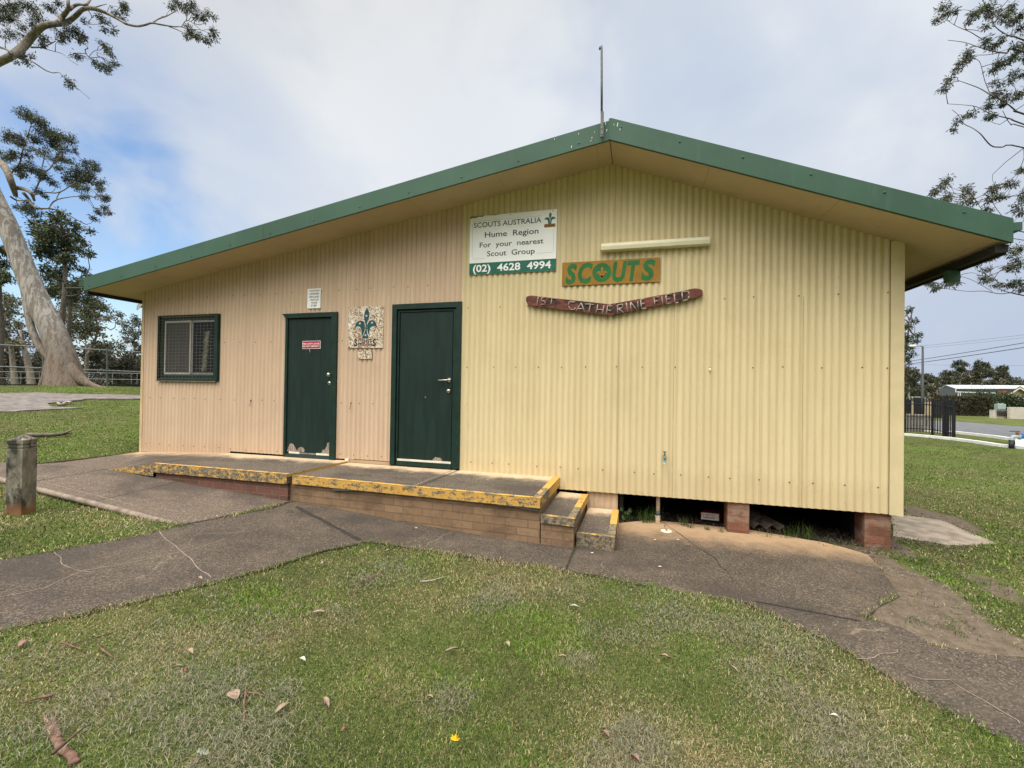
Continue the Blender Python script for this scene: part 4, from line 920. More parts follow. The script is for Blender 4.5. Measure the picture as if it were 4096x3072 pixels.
# caution notice
bd = Board([T_(718, 30), T_(1010, 17), T_(1005, 455), T_(710, 467)], YS-.002, .004)
r3 = sign('caution_sign', 'small white notice with six lines of black capitals above the left door', bd); bd.body(M['white']).build('panel', r3)
mb = MB(); mb.mat(M['ink'])
for w_, a, b, base in (('CAUTION', .16, .90, .155), ('UNEVEN', .18, .88, .310), ('GROUND', .15, .89, .465), ('WATCH', .23, .85, .615), ('YOUR', .29, .76, .765), ('STEP', .29, .73, .915)): bd.text(mb, w_, a, b, base, .093, .016)
mb.build('lettering', r3)
# red door notice
bd = Board([T_(603, 1185), T_(1005, 1177), T_(1003, 1350), T_(610, 1358)], YW-.0155, .003)
r4 = sign('fire_door_sign', 'red notice with white capitals stuck on the left door', bd); bd.body(M['white']).build('panel', r4)
mb = MB(); mb.mat(M['red']); bd.quad(mb, .018, .04, .982, .95); mb.build('red_field', r4)
mb = MB(); mb.mat(M['white']); bd.text(mb, 'FIRE SAFETY DOOR', .035, .955, .47, .20, .012, lift=.0026); bd.text(mb, 'DO NOT OBSTRUCT', .035, .955, .78, .20, .012, lift=.0026); mb.build('lettering', r4)
mb = MB(); mb.mat(M['stick']); q = W(*T_(770, 1400), YW-.018); mb.add([q+[-.010, 0, .028], q+[.006, -.006, .02], q+[.012, -.004, -.01], q+[.022, 0, -.034], q+[.0, -.004, -.012]], [(0, 4, 2, 1), (4, 3, 2)])
lf = mb.build('dry_leaf'); tag(lf, 'curled dry leaf caught under the red door notice', 'leaf')
# carved boomerang board
B_ = crop(1.5875, 2040, 1130); YBm = YW-.026
bm_root = empty('boomerang_board', W(2440, 1250, YBm), 'dark red timber boomerang board with stick letters', 'sign')
for poly in ([(100, 100), (103, 92), (108, 88), (120, 84), (135, 82), (150, 83), (165, 86), (632, 137), (632, 211), (590, 205), (165, 152), (150, 152), (140, 150), (128, 146), (118, 140), (109, 132), (103, 122), (100, 111)],
             [(636, 137), (1090, 55), (1150, 40), (1170, 37), (1188, 37), (1205, 40), (1215, 44), (1222, 50), (1226, 62), (1224, 70), (1218, 78), (1208, 86), (1195, 92), (1150, 105), (850, 165), (640, 211)]):
    mb = MB(); mb.mat(M['boomer']); mb.prism([W(*B_(*p), YBm-.035) for p in poly], (0, .033, 0)); mb.build('board', bm_root, bevel=.005)
SEG = [[(180, 90, 172, 150)], [(225, 95, 203, 97), (203, 97, 200, 118), (200, 118, 222, 118), (222, 118, 220, 140), (220, 140, 198, 138)], [(243, 97, 290, 103), (265, 103, 258, 145)],
       [(415, 125, 378, 122), (378, 122, 372, 150), (372, 150, 382, 172), (382, 172, 410, 175), (410, 175, 415, 160)], [(418, 185, 452, 130), (452, 130, 475, 190), (425, 165, 472, 168)], [(475, 137, 535, 142), (510, 142, 500, 192)],
       [(557, 140, 545, 200), (597, 145, 585, 205), (552, 172, 590, 175)], [(622, 145, 612, 205), (622, 148, 650, 150), (617, 175, 645, 177)], [(682, 143, 683, 198), (682, 143, 713, 138), (713, 138, 715, 160), (715, 160, 685, 168), (688, 168, 722, 192)],
       [(738, 128, 747, 188)], [(765, 125, 770, 183), (765, 125, 805, 178), (812, 118, 815, 175)], [(830, 108, 838, 168), (830, 108, 860, 105), (833, 138, 858, 133), (838, 166, 865, 163)],
       [(915, 95, 920, 155), (915, 95, 948, 90), (918, 122, 943, 118)], [(963, 85, 972, 145)], [(990, 80, 995, 138), (990, 80, 1025, 73), (993, 105, 1018, 103), (995, 137, 1022, 133)], [(1043, 72, 1048, 132), (1048, 132, 1070, 127)],
       [(1092, 60, 1095, 118), (1092, 60, 1130, 55), (1130, 55, 1138, 85), (1138, 85, 1130, 110), (1130, 110, 1098, 118)]]
for L_ in SEG:
    mb = MB(); mb.mat(M['stick'])
    for x0, y0, x1, y1 in L_:
        a = W(*B_(x0, y0), YBm-.040); b = W(*B_(x1, y1), YBm-.040); mid = (a+b)/2+[random.uniform(-.004, .004), -.002, random.uniform(-.004, .004)]
        mb.tube([a, mid, b], [.0075, .0088, .0070], 6)
    mb.build('stick_letter', bm_root, smooth=True)
# fluorescent batten
lt = empty('batten_light', W(2620, 978, YS), 'long cream fluorescent batten light fixed above the mustard board', 'wall light')
a = W(*F_(1220, 487), YW-.05); b = W(*F_(2083, 432), YW-.05)
ex = (b-a)/np.linalg.norm(b-a); ez = np.array([-ex[2], 0, ex[0]])
def barprism(a, b, prof, mat, name, parent):
    mb = MB(); mb.mat(mat); mb.prism([a+ez*pz+np.array([0, py, 0]) for py, pz in prof], tuple(b-a)); return mb.build(name, parent)
hz = np.linalg.norm(W(*F_(1220, 455), YW-.05)-W(*F_(1218, 520), YW-.05))/2
barprism(a, b, [(.026, -hz), (.026, hz), (-.02, hz), (-.045, hz*.7), (-.052, hz*.1), (-.045, -hz*.75), (-.02, -hz)], M['light'], 'diffuser', lt)
barprism(a-ex*.006, a-ex*.0005, [(.027, -hz*1.02), (.027, hz*1.02), (-.02, hz*1.02), (-.046, hz*.72), (-.046, -hz*.78), (-.02, -hz*1.02)], M['offwhite'], 'end_cap', lt)
barprism(b+ex*.0005, b+ex*.006, [(.027, -hz*1.02), (.027, hz*1.02), (-.02, hz*1.02), (-.046, hz*.72), (-.046, -hz*.78), (-.02, -hz*1.02)], M['offwhite'], 'end_cap', lt)
# steel pole on the gable
J_ = crop(2.7657, 2100, 100); pt, pj, pb = W(*J_(848, 232), YF-.04), W(*J_(849, 965), YF-.04), W(*J_(852, 1245), YF-.04)
po = empty('mast_pole', pb, 'thin grey steel mast bolted to the green gable peak', 'pole')
mb = MB(); mb.mat(M['mast']); hw = .013
mb.tube([pj+[0, 0, -.02], (pj+pt)/2, pt-[0, 0, .02], pt+[-.003, 0, 0], pt+[-.018, 0, -.01], pt+[-.022, 0, -.035]], [.0125, .0125, .0115, .012, .012, .010], 8); mb.build('upper_tube', po, smooth=True)
mb = MB(); mb.mat(M['mast']); mb.box((pb[0]-.0165, YF-.058, pb[2]), (pb[0]+.0165, YF-.030, pj[2]+.0)); mb.build('bracket_tube', po, bevel=.003)
mb = MB(); mb.mat(M['ink'])
for v in (1145, 1210): q = W(*J_(851, v), YF-.06); mb.lathe((pb[0], YF-.0585, q[2]), (0, -1, 0), [(0, .007), (.004, .006)], 8)
mb.lathe((pb[0], (YF-.044), pb[2]-.0015), (0, 0, -1), [(0, .009), (.001, .009)], 8); mb.build('bolt', po)
# small wall fittings
q = W(2658, 1822, YW-.02); tp = empty('garden_tap', q, 'small brass garden tap low on the cream wall', 'tap')
mb = MB(); mb.mat(M['tap']); mb.tube([q+[0, .02, -.005], q+[0, -.035, -.005], q+[0, -.06, -.012], q+[0, -.07, -.05]], [.012, .013, .014, .012], 10); mb.build('spout', tp, smooth=True)
mb = MB(); mb.mat(M['tap']); mb.tube([q+[0, -.04, 0], q+[0, -.042, .045]], .009, 8); mb.box(q+np.array([-.022, -.05, .045]), q+np.array([.022, -.034, .056])); mb.build('handle', tp, bevel=.002)
mb = MB(); mb.mat(M['teal_p']); mb.tube([q+[0, -.07, -.045], q+[0, -.07, -.075]], .014, 10); mb.mat(M['offwhite']); mb.tube([q+[0, -.07, -.0755], q+[0, -.07, -.087]], .018, 10); mb.build('hose_fitting', tp)
q = W(2838, 1480, YW-.018); mb = MB(); mb.mat(M['offwhite']); mb.tube([q+[0, 0, .022], q+[.004, -.012, .0], q+[.012, -.006, -.022]], [.007, .009, .005], 7); pg = mb.build('wall_peg', smooth=True); tag(pg, 'small white peg on the cream wall under the boomerang board', 'peg')
for (u, v), lab in (((1003, 1602), 'rusty bent wire hook on the pink wall left of the left door'), ((1403, 1612), 'rusty bent wire hook on the pink wall between the doors')):
    q = W(u, v, YW-.018); mb = MB(); mb.mat(M['screw']); mb.lathe(q+[0, .006, .0], (0, -1, 0), [(0, .012), (.006, .010)], 8); mb.tube([q, q+[.001, -.012, -.03], q+[-.002, -.012, -.075], q+[-.012, -.014, -.085], q+[-.022, -.013, -.08]], .003, 6)
    hk = mb.build('wire_hook'); tag(hk, lab, 'hook', 'wire hooks on the pink wall')
# ---------------------------------------------------------------- things around the hut foot
q = W(2630, 2105, 5.86); zt_ = H-1.26; zb_ = float(zg(q[0], 5.86))
pv = empty('drain_pipe', (q[0], 5.86, zb_), 'cream plastic waste pipe with grey tape standing under the cream wall', 'pipe')
mb = MB(); mb.mat(M['pvc']); mb.tube([(q[0]+.004, 5.86, zt_+.06), (q[0]+.002, 5.86, zb_+.10)], .0245, 14); mb.build('pipe', pv, smooth=True)
mb = MB(); mb.mat(M['gtape']); mb.tube([(q[0]+.002, 5.86, zb_+.15), (q[0]+.002, 5.86, zb_+.09)], .0262, 14); mb.build('tape', pv, smooth=True)
mb = MB(); mb.mat(M['pvc']); mb.lathe((q[0], 5.86, zb_-.03), (0, 0, 1), [(0, .030), (.06, .030), (.062, .034), (.075, .034), (.077, .031), (.10, .031), (.102, .034), (.118, .034), (.12, .027)], 14); mb.build('socket', pv)
g0 = G(2372, 2122)
g0 = G(2665, 2127); ic = empty('inspection_cap', g0, 'round white drain cap set in the path below the waste pipe', 'drain cap')
mb = MB(); mb.mat(M['offwhite']); mb.lathe(np.array([g0[0], g0[1], float(zpath(g0[0], g0[1]))-.01]), (0, 0, 1), [(0, .062), (.013, .062), (.016, .055)], 20); mb.build('cap', ic)
mb = MB(); mb.mat(M['twig']); cz = float(zpath(g0[0], g0[1])); mb.tube([(g0[0]-.02, g0[1]+.06, cz+.05), (g0[0]-.004, g0[1]+.02, cz+.016), (g0[0]+.012, g0[1]-.03, cz+.012)], .005, 5); tw = mb.build('twig'); tag(tw, 'short bent twig lying across the white drain cap', 'twig')
# carton under the floor
K_ = crop(11.06, 2760, 2010); yb = 6.02
M['carton'] = plain('red_carton', (.20, .018, .016), .5, .3, 12); M['cardw'] = plain('white_carton_face', (.46, .42, .40), .6, .12, 18); M['bluei'] = plain('blue_ink', (.03, .06, .09), .6, .2)
q0, q1, q2, q3 = [W(*K_(*p), yb) for p in ((455, 430), (1270, 500), (1315, 830), (520, 735))]
cx = empty('carton', (q0+q2)/2, 'crushed red and white carton under the floor beside the middle brick pier', 'carton')
zc = max(0., float(zg(1.0, 6.0))+.0-min(q2[2], q3[2]))
Q = [p+[0, 0, zc] for p in (q0, q1, q2, q3)]
mb = MB(); mb.mat(M['carton']); mb.prism(Q, (.10, .26, .0)); mb.build('box', cx)
cb = Board([K_(470, 440), K_(1262, 508), K_(1300, 822), K_(525, 728)], yb-.002, .002); cb.O = cb.O+[0, 0, zc]
mb = cb.body(M['cardw']); mb.build('front_panel', cx)
mb = MB(); mb.mat(M['ink']); cb.quad(mb, .20, .22, .74, .28); cb.text(mb, 'NOXUAVR', .24, .76, .80, .26, .02); mb.mat(M['carton']); cb.poly(mb, [(.02, .05), (.06, .05), (.16, .55), (.19, .9), (.17, .9), (.12, .55)]); mb.build('print', cx)
# scrap corrugated sheets
M['rust'] = plain('weathered_sheet', (.105, .078, .060), .7, .35, 9, bump=.2)
for k, (dx, dz_, lab) in enumerate(((0, 0, 'lower rusty corrugated offcut lying under the floor right of the middle pier'), (-.05, .05, 'upper rusty corrugated offcut lying under the floor right of the middle pier'))):
    mb = MB(); mb.mat(M['rust']); u0 = W(2990, 2110, 5.95); xs = np.linspace(0, .40-.06*k, 41); V = []
    for y_ in (5.98+.12*k, 7.2):
        for x in xs: V.append((1.28+x+dx-(y_-5.98)*.32, y_, float(zg(1.4, 6.0))+.045+dz_+.026*math.cos(2*math.pi*x/.135)+(y_-5.98)*.05))
    n_ = len(xs); F = [(i, i+1, n_+i+1, n_+i) for i in range(n_-1)]; Vb = [(a, b, c-.006) for a, b, c in V]; m_ = len(V)
    mb.add(V+Vb, F+[tuple(m_+i for i in f[::-1]) for f in F]+[(i+1, i, m_+i, m_+i+1) for i in range(n_-1)])
    o = mb.build('corrugated_offcut', smooth=True); tag(o, lab, 'sheet offcut', 'corrugated offcuts under the floor')
# bollard
b0 = Z(60, 2066, -1.455); b0 = np.array([b0[0]-.03, b0[1]+.06, float(zg(b0[0], b0[1]))])
bo = empty('bollard', b0, 'square weathered concrete bollard with pointed cap on the grass', 'bollard')
top_z = W(175/1.0*0+50, 1738, b0[1])[2]
d_ = ray(55, 1738); tdep = (b0-CAM)@CF; top_z = (CAM+d_*tdep)[2]
hw = .082; ang = R(20); ca, sa = math.cos(ang), math.sin(ang)
def ring(h, w): return [(b0[0]+(x*ca-y*sa)*w, b0[1]+(x*sa+y*ca)*w, h) for x, y in ((-1, -1), (1, -1), (1, 1), (-1, 1))]
def stack(prof, mat, name):
    mb = MB(); mb.mat(mat); V = []; F = []
    for h, w in prof: V += ring(h, w)
    for i in range(len(prof)-1):
        for k in range(4): F.append((4*i+k, 4*i+(k+1) % 4, 4*i+4+(k+1) % 4, 4*i+4+k))
    F.append((3, 2, 1, 0)); n_ = 4*(len(prof)-1); F.append((n_, n_+1, n_+2, n_+3)); mb.add(V, F); return mb.build(name, bo, bevel=.004)
stack([(b0[2]-.15, hw), (top_z-.150, hw*.985), (top_z-.147, hw*.93), (top_z-.138, hw*.93), (top_z-.135, hw*.99), (top_z-.113, hw*.99), (top_z-.110, hw*.93), (top_z-.100, hw*.93)], M['post'], 'shaft')
stack([(top_z-.0995, hw*1.0), (top_z-.052, hw*1.0), (top_z-.010, hw*.36), (top_z, hw*.14)], M['post'], 'cap')
# ---------------------------------------------------------------- trees
def unit(a): return a/(np.linalg.norm(a, axis=-1, keepdims=True)+1e-9)
def leaf_object(name, parent, Pc, Dr, L, Wd, col, mat=None, kind=None):
    n = len(Pc); side = unit(np.cross(Dr, rng.normal(size=(n, 3)))); L = np.broadcast_to(np.asarray(L, float), (n,))[:, None]; Wd = np.broadcast_to(np.asarray(Wd, float), (n,))[:, None]
    a = Pc; m_ = Pc+Dr*L*.45; b = Pc+Dr*L
    loc = np.zeros(3)
    if parent is not None:
        q = parent
        while q is not None: loc = loc+np.array(q.location); q = q.parent
    V = np.stack([a, m_+side*Wd/2, b, m_-side*Wd/2], 1).reshape(-1, 3)-loc
    F = np.arange(4*n).reshape(n, 4); me = bpy.data.meshes.new(name); fastmesh(me, V, F)
    ca = me.color_attributes.new('col', 'FLOAT_COLOR', 'POINT'); c4 = np.concatenate([np.repeat(col, 4, 0), np.ones((4*n, 1))], 1); ca.data.foreach_set('color', c4.ravel().astype(np.float32))
    me.materials.append(mat or M['leaf']); o = bpy.data.objects.new(name, me); C.objects.link(o)
    if parent is not None: o.parent = parent
    if kind: o['kind'] = kind
    return o
def leaf_cloud(clumps, dens, L, pal, droop=.6, spread=1.0):
    """clumps: (centre, radius); leaves hang in several small sprays inside each clump"""
    P, D, Cc, K = [], [], [], []
    for c, r in clumps:
        n = max(6, int(dens*r*r)); k = max(3, int(6+r*5)); sub = rng.normal(size=(k, 3)); sub = unit(sub)*(rng.random((k, 1))**.45)*r*np.array([.95, .95, .72])
        sr = r*rng.uniform(.26, .56, k); w = sr**2; idx = rng.choice(k, n, p=w/w.sum())
        o = rng.normal(size=(n, 3))*.52*spread; p = c+sub[idx]+o*sr[idx][:, None]
        d = unit(o+np.array([0, 0, -droop])+rng.normal(size=(n, 3))*.55)
        base = np.array(pal)[rng.integers(0, len(pal), k)][idx]*rng.uniform(.6, 1.35, (k, 1))[idx]
        P.append(p); D.append(d); Cc.append(base*rng.uniform(.55, 1.55, (n, 1)))
        K += [c+s for s in sub]
    P = np.concatenate(P); return P, np.concatenate(D), np.concatenate(Cc), L*rng.uniform(.65, 1.3, len(P)), K
def wig(a, b, amp, n=5):
    a = np.array(a); b = np.array(b); L_ = np.linalg.norm(b-a); out = []
    off = rng.normal(size=3)*amp*L_
    for i in range(n+1):
        t = i/n; out.append(a+(b-a)*t+off*math.sin(math.pi*t)+rng.normal(size=3)*amp*.22*L_*(0 < i < n))
    return out
def smoothline(P, k=4):
    P = np.array(P, float); out = []
    for i in range(len(P)-1):
        p0 = P[max(i-1, 0)]; p1 = P[i]; p2 = P[i+1]; p3 = P[min(i+2, len(P)-1)]
        for j in range(k):
            t = j/k; out.append(.5*((2*p1)+(-p0+p2)*t+(2*p0-5*p1+4*p2-p3)*t*t+(-p0+3*p1-3*p2+p3)*t**3))
    out.append(P[-1]); return out
PAL_D = [(.038, .056, .024), (.058, .078, .030), (.026, .038, .019), (.080, .092, .038)]
PAL_O = [(.085, .090, .042), (.105, .100, .046), (.065, .075, .035), (.12, .105, .055)]
PAL_G = [(.050, .062, .034), (.072, .080, .046), (.040, .050, .030), (.085, .082, .05)]
PAL_F = [(.052, .062, .038), (.070, .074, .045), (.045, .052, .034), (.085, .080, .05)]
def connect_twigs(mb, pts_lines, targets, r0, amp=.16, mat=None, reach=9):
    nodes = np.array([p for ln in pts_lines for p in ln])
    for t in targets:
        dd = ((nodes-t)**2).sum(-1); j = int(np.argmin(dd+ (nodes[:, 2] > t[2]+.3)*.0))
        L_ = math.sqrt(dd[j])
        if L_ < .05 or L_ > reach: continue
        pl = wig(nodes[j], t, amp, 4); mb.tube(pl, list(np.linspace(r0, r0*.3, len(pl))), 5, False)
def traced_tree(name, label, group, trunk, limbs, clumps, dens, L, Wr, pal, barks, twig_r=.012, spread=1.):
    root = empty(name, trunk[0][0], label, 'tree', group)
    mb = MB(); mb.mat(barks[0]); P = smoothline([p for p, r in trunk]); rr = np.interp(np.linspace(0, len(trunk)-1, len(P)), range(len(trunk)), [r for p, r in trunk])
    mb.tube(P, list(rr), 18); mb.build('trunk', root, smooth=True)
    lines = [P]; mb = MB()
    for lb in limbs:
        mb.mat(barks[1]); Q = smoothline([p for p, r in lb]); q = np.interp(np.linspace(0, len(lb)-1, len(Q)), range(len(lb)), [r for p, r in lb])
        mb.tube(Q, list(q), 9); lines.append(Q)
    Pc, Dr, Cc, LL, K = leaf_cloud(clumps, dens, L, pal, spread=spread)
    mb.mat(barks[2]); cen = [c for c, r in clumps]; connect_twigs(mb, lines, cen, twig_r)
    for c, r in clumps:
        for s in K[:0]: pass
    i = 0
    for c, r in clumps:
        k = max(3, int(6+r*5)); connect_twigs(mb, [[c]], K[i:i+k], twig_r*.5, .2); i += k
    mb.build('branches', root, smooth=True)
    leaf_object('crown', root, Pc, Dr, LL, LL*Wr, Cc)
    return root
def pxl(cr, pts, depth, dz=0.):            # traced limb: (x, y, width) in a crop -> points with radius
    out = []; s = (cr(1, 0)[0]-cr(0, 0)[0])
    for i, (x, y, w_) in enumerate(pts):
        u, v = cr(x, y); d = depth+dz*i+.25*math.sin(i*1.7); cth = 1/math.sqrt(1+((u-2048)/FPX)**2); out.append((PX(u, v, d), max(.006, w_*s*d/FPX/2*(.55+.45*cth))))
    return out
def pcl(cr, pts, depth, jit=1.0):
    out = []; s = cr(1, 0)[0]-cr(0, 0)[0]
    for x, y, r in pts:
        u, v = cr(x, y); d = depth+rng.uniform(-jit, jit); out.append((PX(u, v, d), r*s*d/FPX*.90))
    return out
ID = lambda x, y: (x, y)
A_ = crop(2.011, 0, 0); N_ = crop(2.644, 0, 0); Q_ = crop(1.904, 0, 400)
tr = [(270, 1575, 235), (266, 1545, 205), (258, 1500, 170), (246, 1420, 142), (205, 1310, 128), (160, 1222, 120), (92, 1058, 108), (30, 900, 100), (-20, 800, 97), (-92, 640, 92), (-180, 440, 84), (-235, 260, 76), (-250, 60, 66), (-240, -200, 50)]
trunk = []
for u, v, w_ in tr:
    d = 17.0; cth = 1/math.sqrt(1+((u-2048)/FPX)**2); trunk.append((PX(u, v, d), w_*d/FPX/2*(.63 if v < 1500 else .70)))
LB = [pxl(N_, [(-520, 860, 92), (-200, 745, 88), (0, 652, 84), (120, 590, 84), (250, 490, 84), (350, 370, 82), (450, 280, 72), (560, 255, 66), (690, 243, 58), (800, 170, 50), (880, 98, 44), (1000, 95, 42), (1130, 140, 36), (1270, 215, 28), (1340, 255, 26), (1450, 276, 24), (1540, 262, 22), (1605, 243, 20), (1710, 262, 17), (1840, 282, 13), (1910, 283, 9), (2010, 310, 5)], 13.6, .05),
      pxl(N_, [(610, 250, 62), (660, 180, 52), (718, 100, 44), (722, 40, 36), (715, -60, 30)], 13.9), pxl(N_, [(735, 100, 40), (790, 60, 34), (840, 45, 30), (905, 52, 26), (950, 0, 24), (980, -80, 20)], 13.9),
      pxl(N_, [(905, 60, 20), (1000, 75, 14), (1060, 60, 11), (1130, 42, 5)], 14.2), pxl(N_, [(-300, 400, 40), (0, 500, 26), (60, 520, 24), (130, 570, 22)], 13.6),
      pxl(N_, [(150, 600, 26), (220, 618, 20), (300, 630, 17), (370, 670, 14), (480, 742, 12), (560, 770, 11), (630, 770, 9), (700, 845, 7), (790, 910, 5), (950, 1045, 3)], 13.8),
      pxl(N_, [(330, 500, 22), (430, 500, 16), (520, 470, 12), (590, 432, 8)], 14.0), pxl(N_, [(440, 505, 10), (560, 540, 8), (660, 570, 6), (760, 650, 4), (830, 690, 3)], 14.0),
      pxl(N_, [(780, 400, 16), (845, 440, 13), (900, 470, 12), (930, 510, 11), (900, 530, 10), (940, 605, 9), (1040, 605, 7), (1080, 612, 7), (1130, 680, 5)], 14.1), pxl(N_, [(940, 600, 8), (995, 540, 6), (1060, 530, 5)], 14.1),
      pxl(A_, [(1235, 178, 12), (1280, 150, 10), (1340, 130, 8), (1430, 80, 5)], 14.6), pxl(A_, [(1460, 215, 8), (1500, 165, 6), (1560, 190, 5)], 14.6), pxl(A_, [(1360, 215, 7), (1450, 250, 6), (1540, 300, 4)], 14.6), pxl(N_, [(930, 105, 10), (970, 180, 8), (935, 250, 7), (1060, 255, 5)], 14.0),
      pxl(Q_, [(-90, 420, 70), (0, 476, 62), (48, 530, 52), (85, 620, 50), (108, 690, 42), (120, 735, 30)], 16.4), pxl(Q_, [(95, 665, 44), (150, 672, 36), (200, 685, 32), (240, 715, 26), (262, 765, 18)], 16.4),
      pxl(Q_, [(180, 710, 26), (215, 750, 22), (245, 800, 19), (300, 825, 15), (370, 828, 13), (440, 838, 11), (500, 862, 9), (570, 905, 8), (660, 950, 5)], 16.4), pxl(Q_, [(370, 828, 12), (400, 782, 11), (440, 757, 10), (510, 742, 8), (570, 735, 7), (640, 742, 5), (720, 832, 3)], 16.4),
      pxl(Q_, [(425, 770, 8), (450, 712, 7), (500, 680, 6)], 16.5), pxl(Q_, [(245, 725, 13), (350, 705, 11), (420, 708, 10), (480, 690, 9), (540, 652, 9), (620, 612, 7), (700, 560, 5)], 16.6), pxl(Q_, [(258, 735, 14), (282, 660, 12), (330, 562, 11), (380, 522, 10), (420, 460, 8), (465, 385, 6)], 16.6),
      pxl(Q_, [(70, 580, 18), (100, 540, 15), (150, 480, 12), (175, 370, 11), (205, 290, 9), (240, 180, 6)], 16.6), pxl(Q_, [(300, 600, 9), (330, 470, 8), (345, 390, 6)], 16.6), pxl(Q_, [(80, 735, 16), (130, 765, 14), (200, 762, 10)], 16.2), pxl(Q_, [(560, 690, 6), (650, 720, 5), (700, 740, 5), (760, 735, 3)], 16.6), pxl(Q_, [(190, 880, 6), (230, 920, 8), (330, 950, 8)], 16.4)]
CL = pcl(N_, [(60, 60, 90), (180, 90, 90), (300, 70, 90), (120, 200, 70), (240, 280, 50), (150, 360, 70), (60, 400, 40), (400, 170, 80), (550, 100, 70), (600, 30, 50), (350, 240, 50), (460, 400, 60), (450, 450, 50), (620, 330, 70), (700, 330, 70), (800, 330, 80), (860, 370, 60), (650, 440, 60), (840, 420, 40), (820, 590, 55), (1070, 180, 55), (1110, 225, 45), (1130, 500, 60), (1160, 570, 50), (1050, 700, 60), (1130, 720, 60), (1200, 680, 45), (1000, 650, 40), (1250, 680, 30), (240, 570, 55), (290, 660, 45), (330, 590, 40), (740, 890, 50), (720, 845, 40), (900, 230, 40), (1120, 310, 40), (1210, 330, 45), (170, 660, 30), (1100, 470, 35), (-60, 150, 90), (-90, 330, 70)], 13.9, .5)
CL += pcl(A_, [(1380, 60, 40), (1430, 20, 45), (1490, 50, 55), (1560, 50, 50), (1590, 130, 45), (1640, 150, 40), (1690, 120, 45), (1540, 240, 50), (1510, 290, 35), (1600, 290, 50), (1660, 310, 45), (1720, 290, 45), (1720, 240, 30), (1000, 30, 45), (960, 110, 45), (1000, 90, 40)], 14.6, .4)
CL += pcl(Q_, [(180, 120, 58), (250, 130, 66), (300, 170, 50), (330, 230, 70), (400, 270, 80), (480, 280, 78), (520, 300, 55), (280, 300, 60), (60, 270, 60), (120, 290, 60), (160, 330, 50), (40, 420, 50), (110, 410, 50), (90, 440, 50), (200, 420, 40), (260, 390, 45), (400, 340, 60), (460, 370, 50), (560, 380, 32), (540, 470, 32), (430, 440, 50), (480, 450, 40), (440, 500, 36), (330, 400, 38), (230, 500, 56), (150, 530, 56), (260, 540, 48), (310, 540, 36), (350, 600, 56), (400, 640, 40), (300, 700, 36), (160, 570, 46), (680, 490, 58), (720, 510, 46), (640, 540, 60), (560, 570, 68), (600, 600, 68), (680, 610, 68), (750, 630, 50), (760, 670, 36), (520, 600, 48), (640, 660, 46), (580, 650, 46), (650, 745, 36), (790, 740, 46), (820, 735, 28), (790, 820, 33), (750, 850, 38), (810, 860, 33), (720, 900, 36), (190, 800, 56), (240, 840, 52), (290, 870, 38), (160, 830, 42), (350, 740, 26), (190, 80, 30)], 16.6, .8)
gum = traced_tree('gum_tree', 'large leaning gum tree with mottled pale bark left of the hut', None, trunk, LB, CL, 9000, .074, .30, PAL_D+PAL_G, (M['gum'], M['limb'], M['twigl']), .012)
mb = MB(); mb.mat(M['gum'])
for pts, ws in (([(258, 1425), (284, 1478), (324, 1520), (375, 1545), (455, 1561)], (58, 60, 50, 28, 7)), ([(205, 1420), (190, 1500), (165, 1555)], (40, 44, 34)), ([(255, 1440), (262, 1520), (270, 1570)], (60, 64, 60))):
    P = [PX(u, v, 16.9 if i else 17.0) for i, (u, v) in enumerate(pts)]; mb.tube(smoothline(P), list(np.interp(np.linspace(0, len(ws)-1, (len(ws)-1)*4+1), range(len(ws)), [w_*17/FPX/2*.8 for w_ in ws])), 10)
mb.build('root_flare', gum, smooth=True)
mb = MB(); mb.mat(M['gum']); P = [PX(u, v, 16.8) for u, v in [(205, 1440), (158, 1385), (125, 1310), (108, 1230), (92, 1150), (60, 1040)]]; mb.tube(smoothline(P), list(np.linspace(.13, .09, 21)), 10); mb.build('bark_ridge', gum, smooth=True)
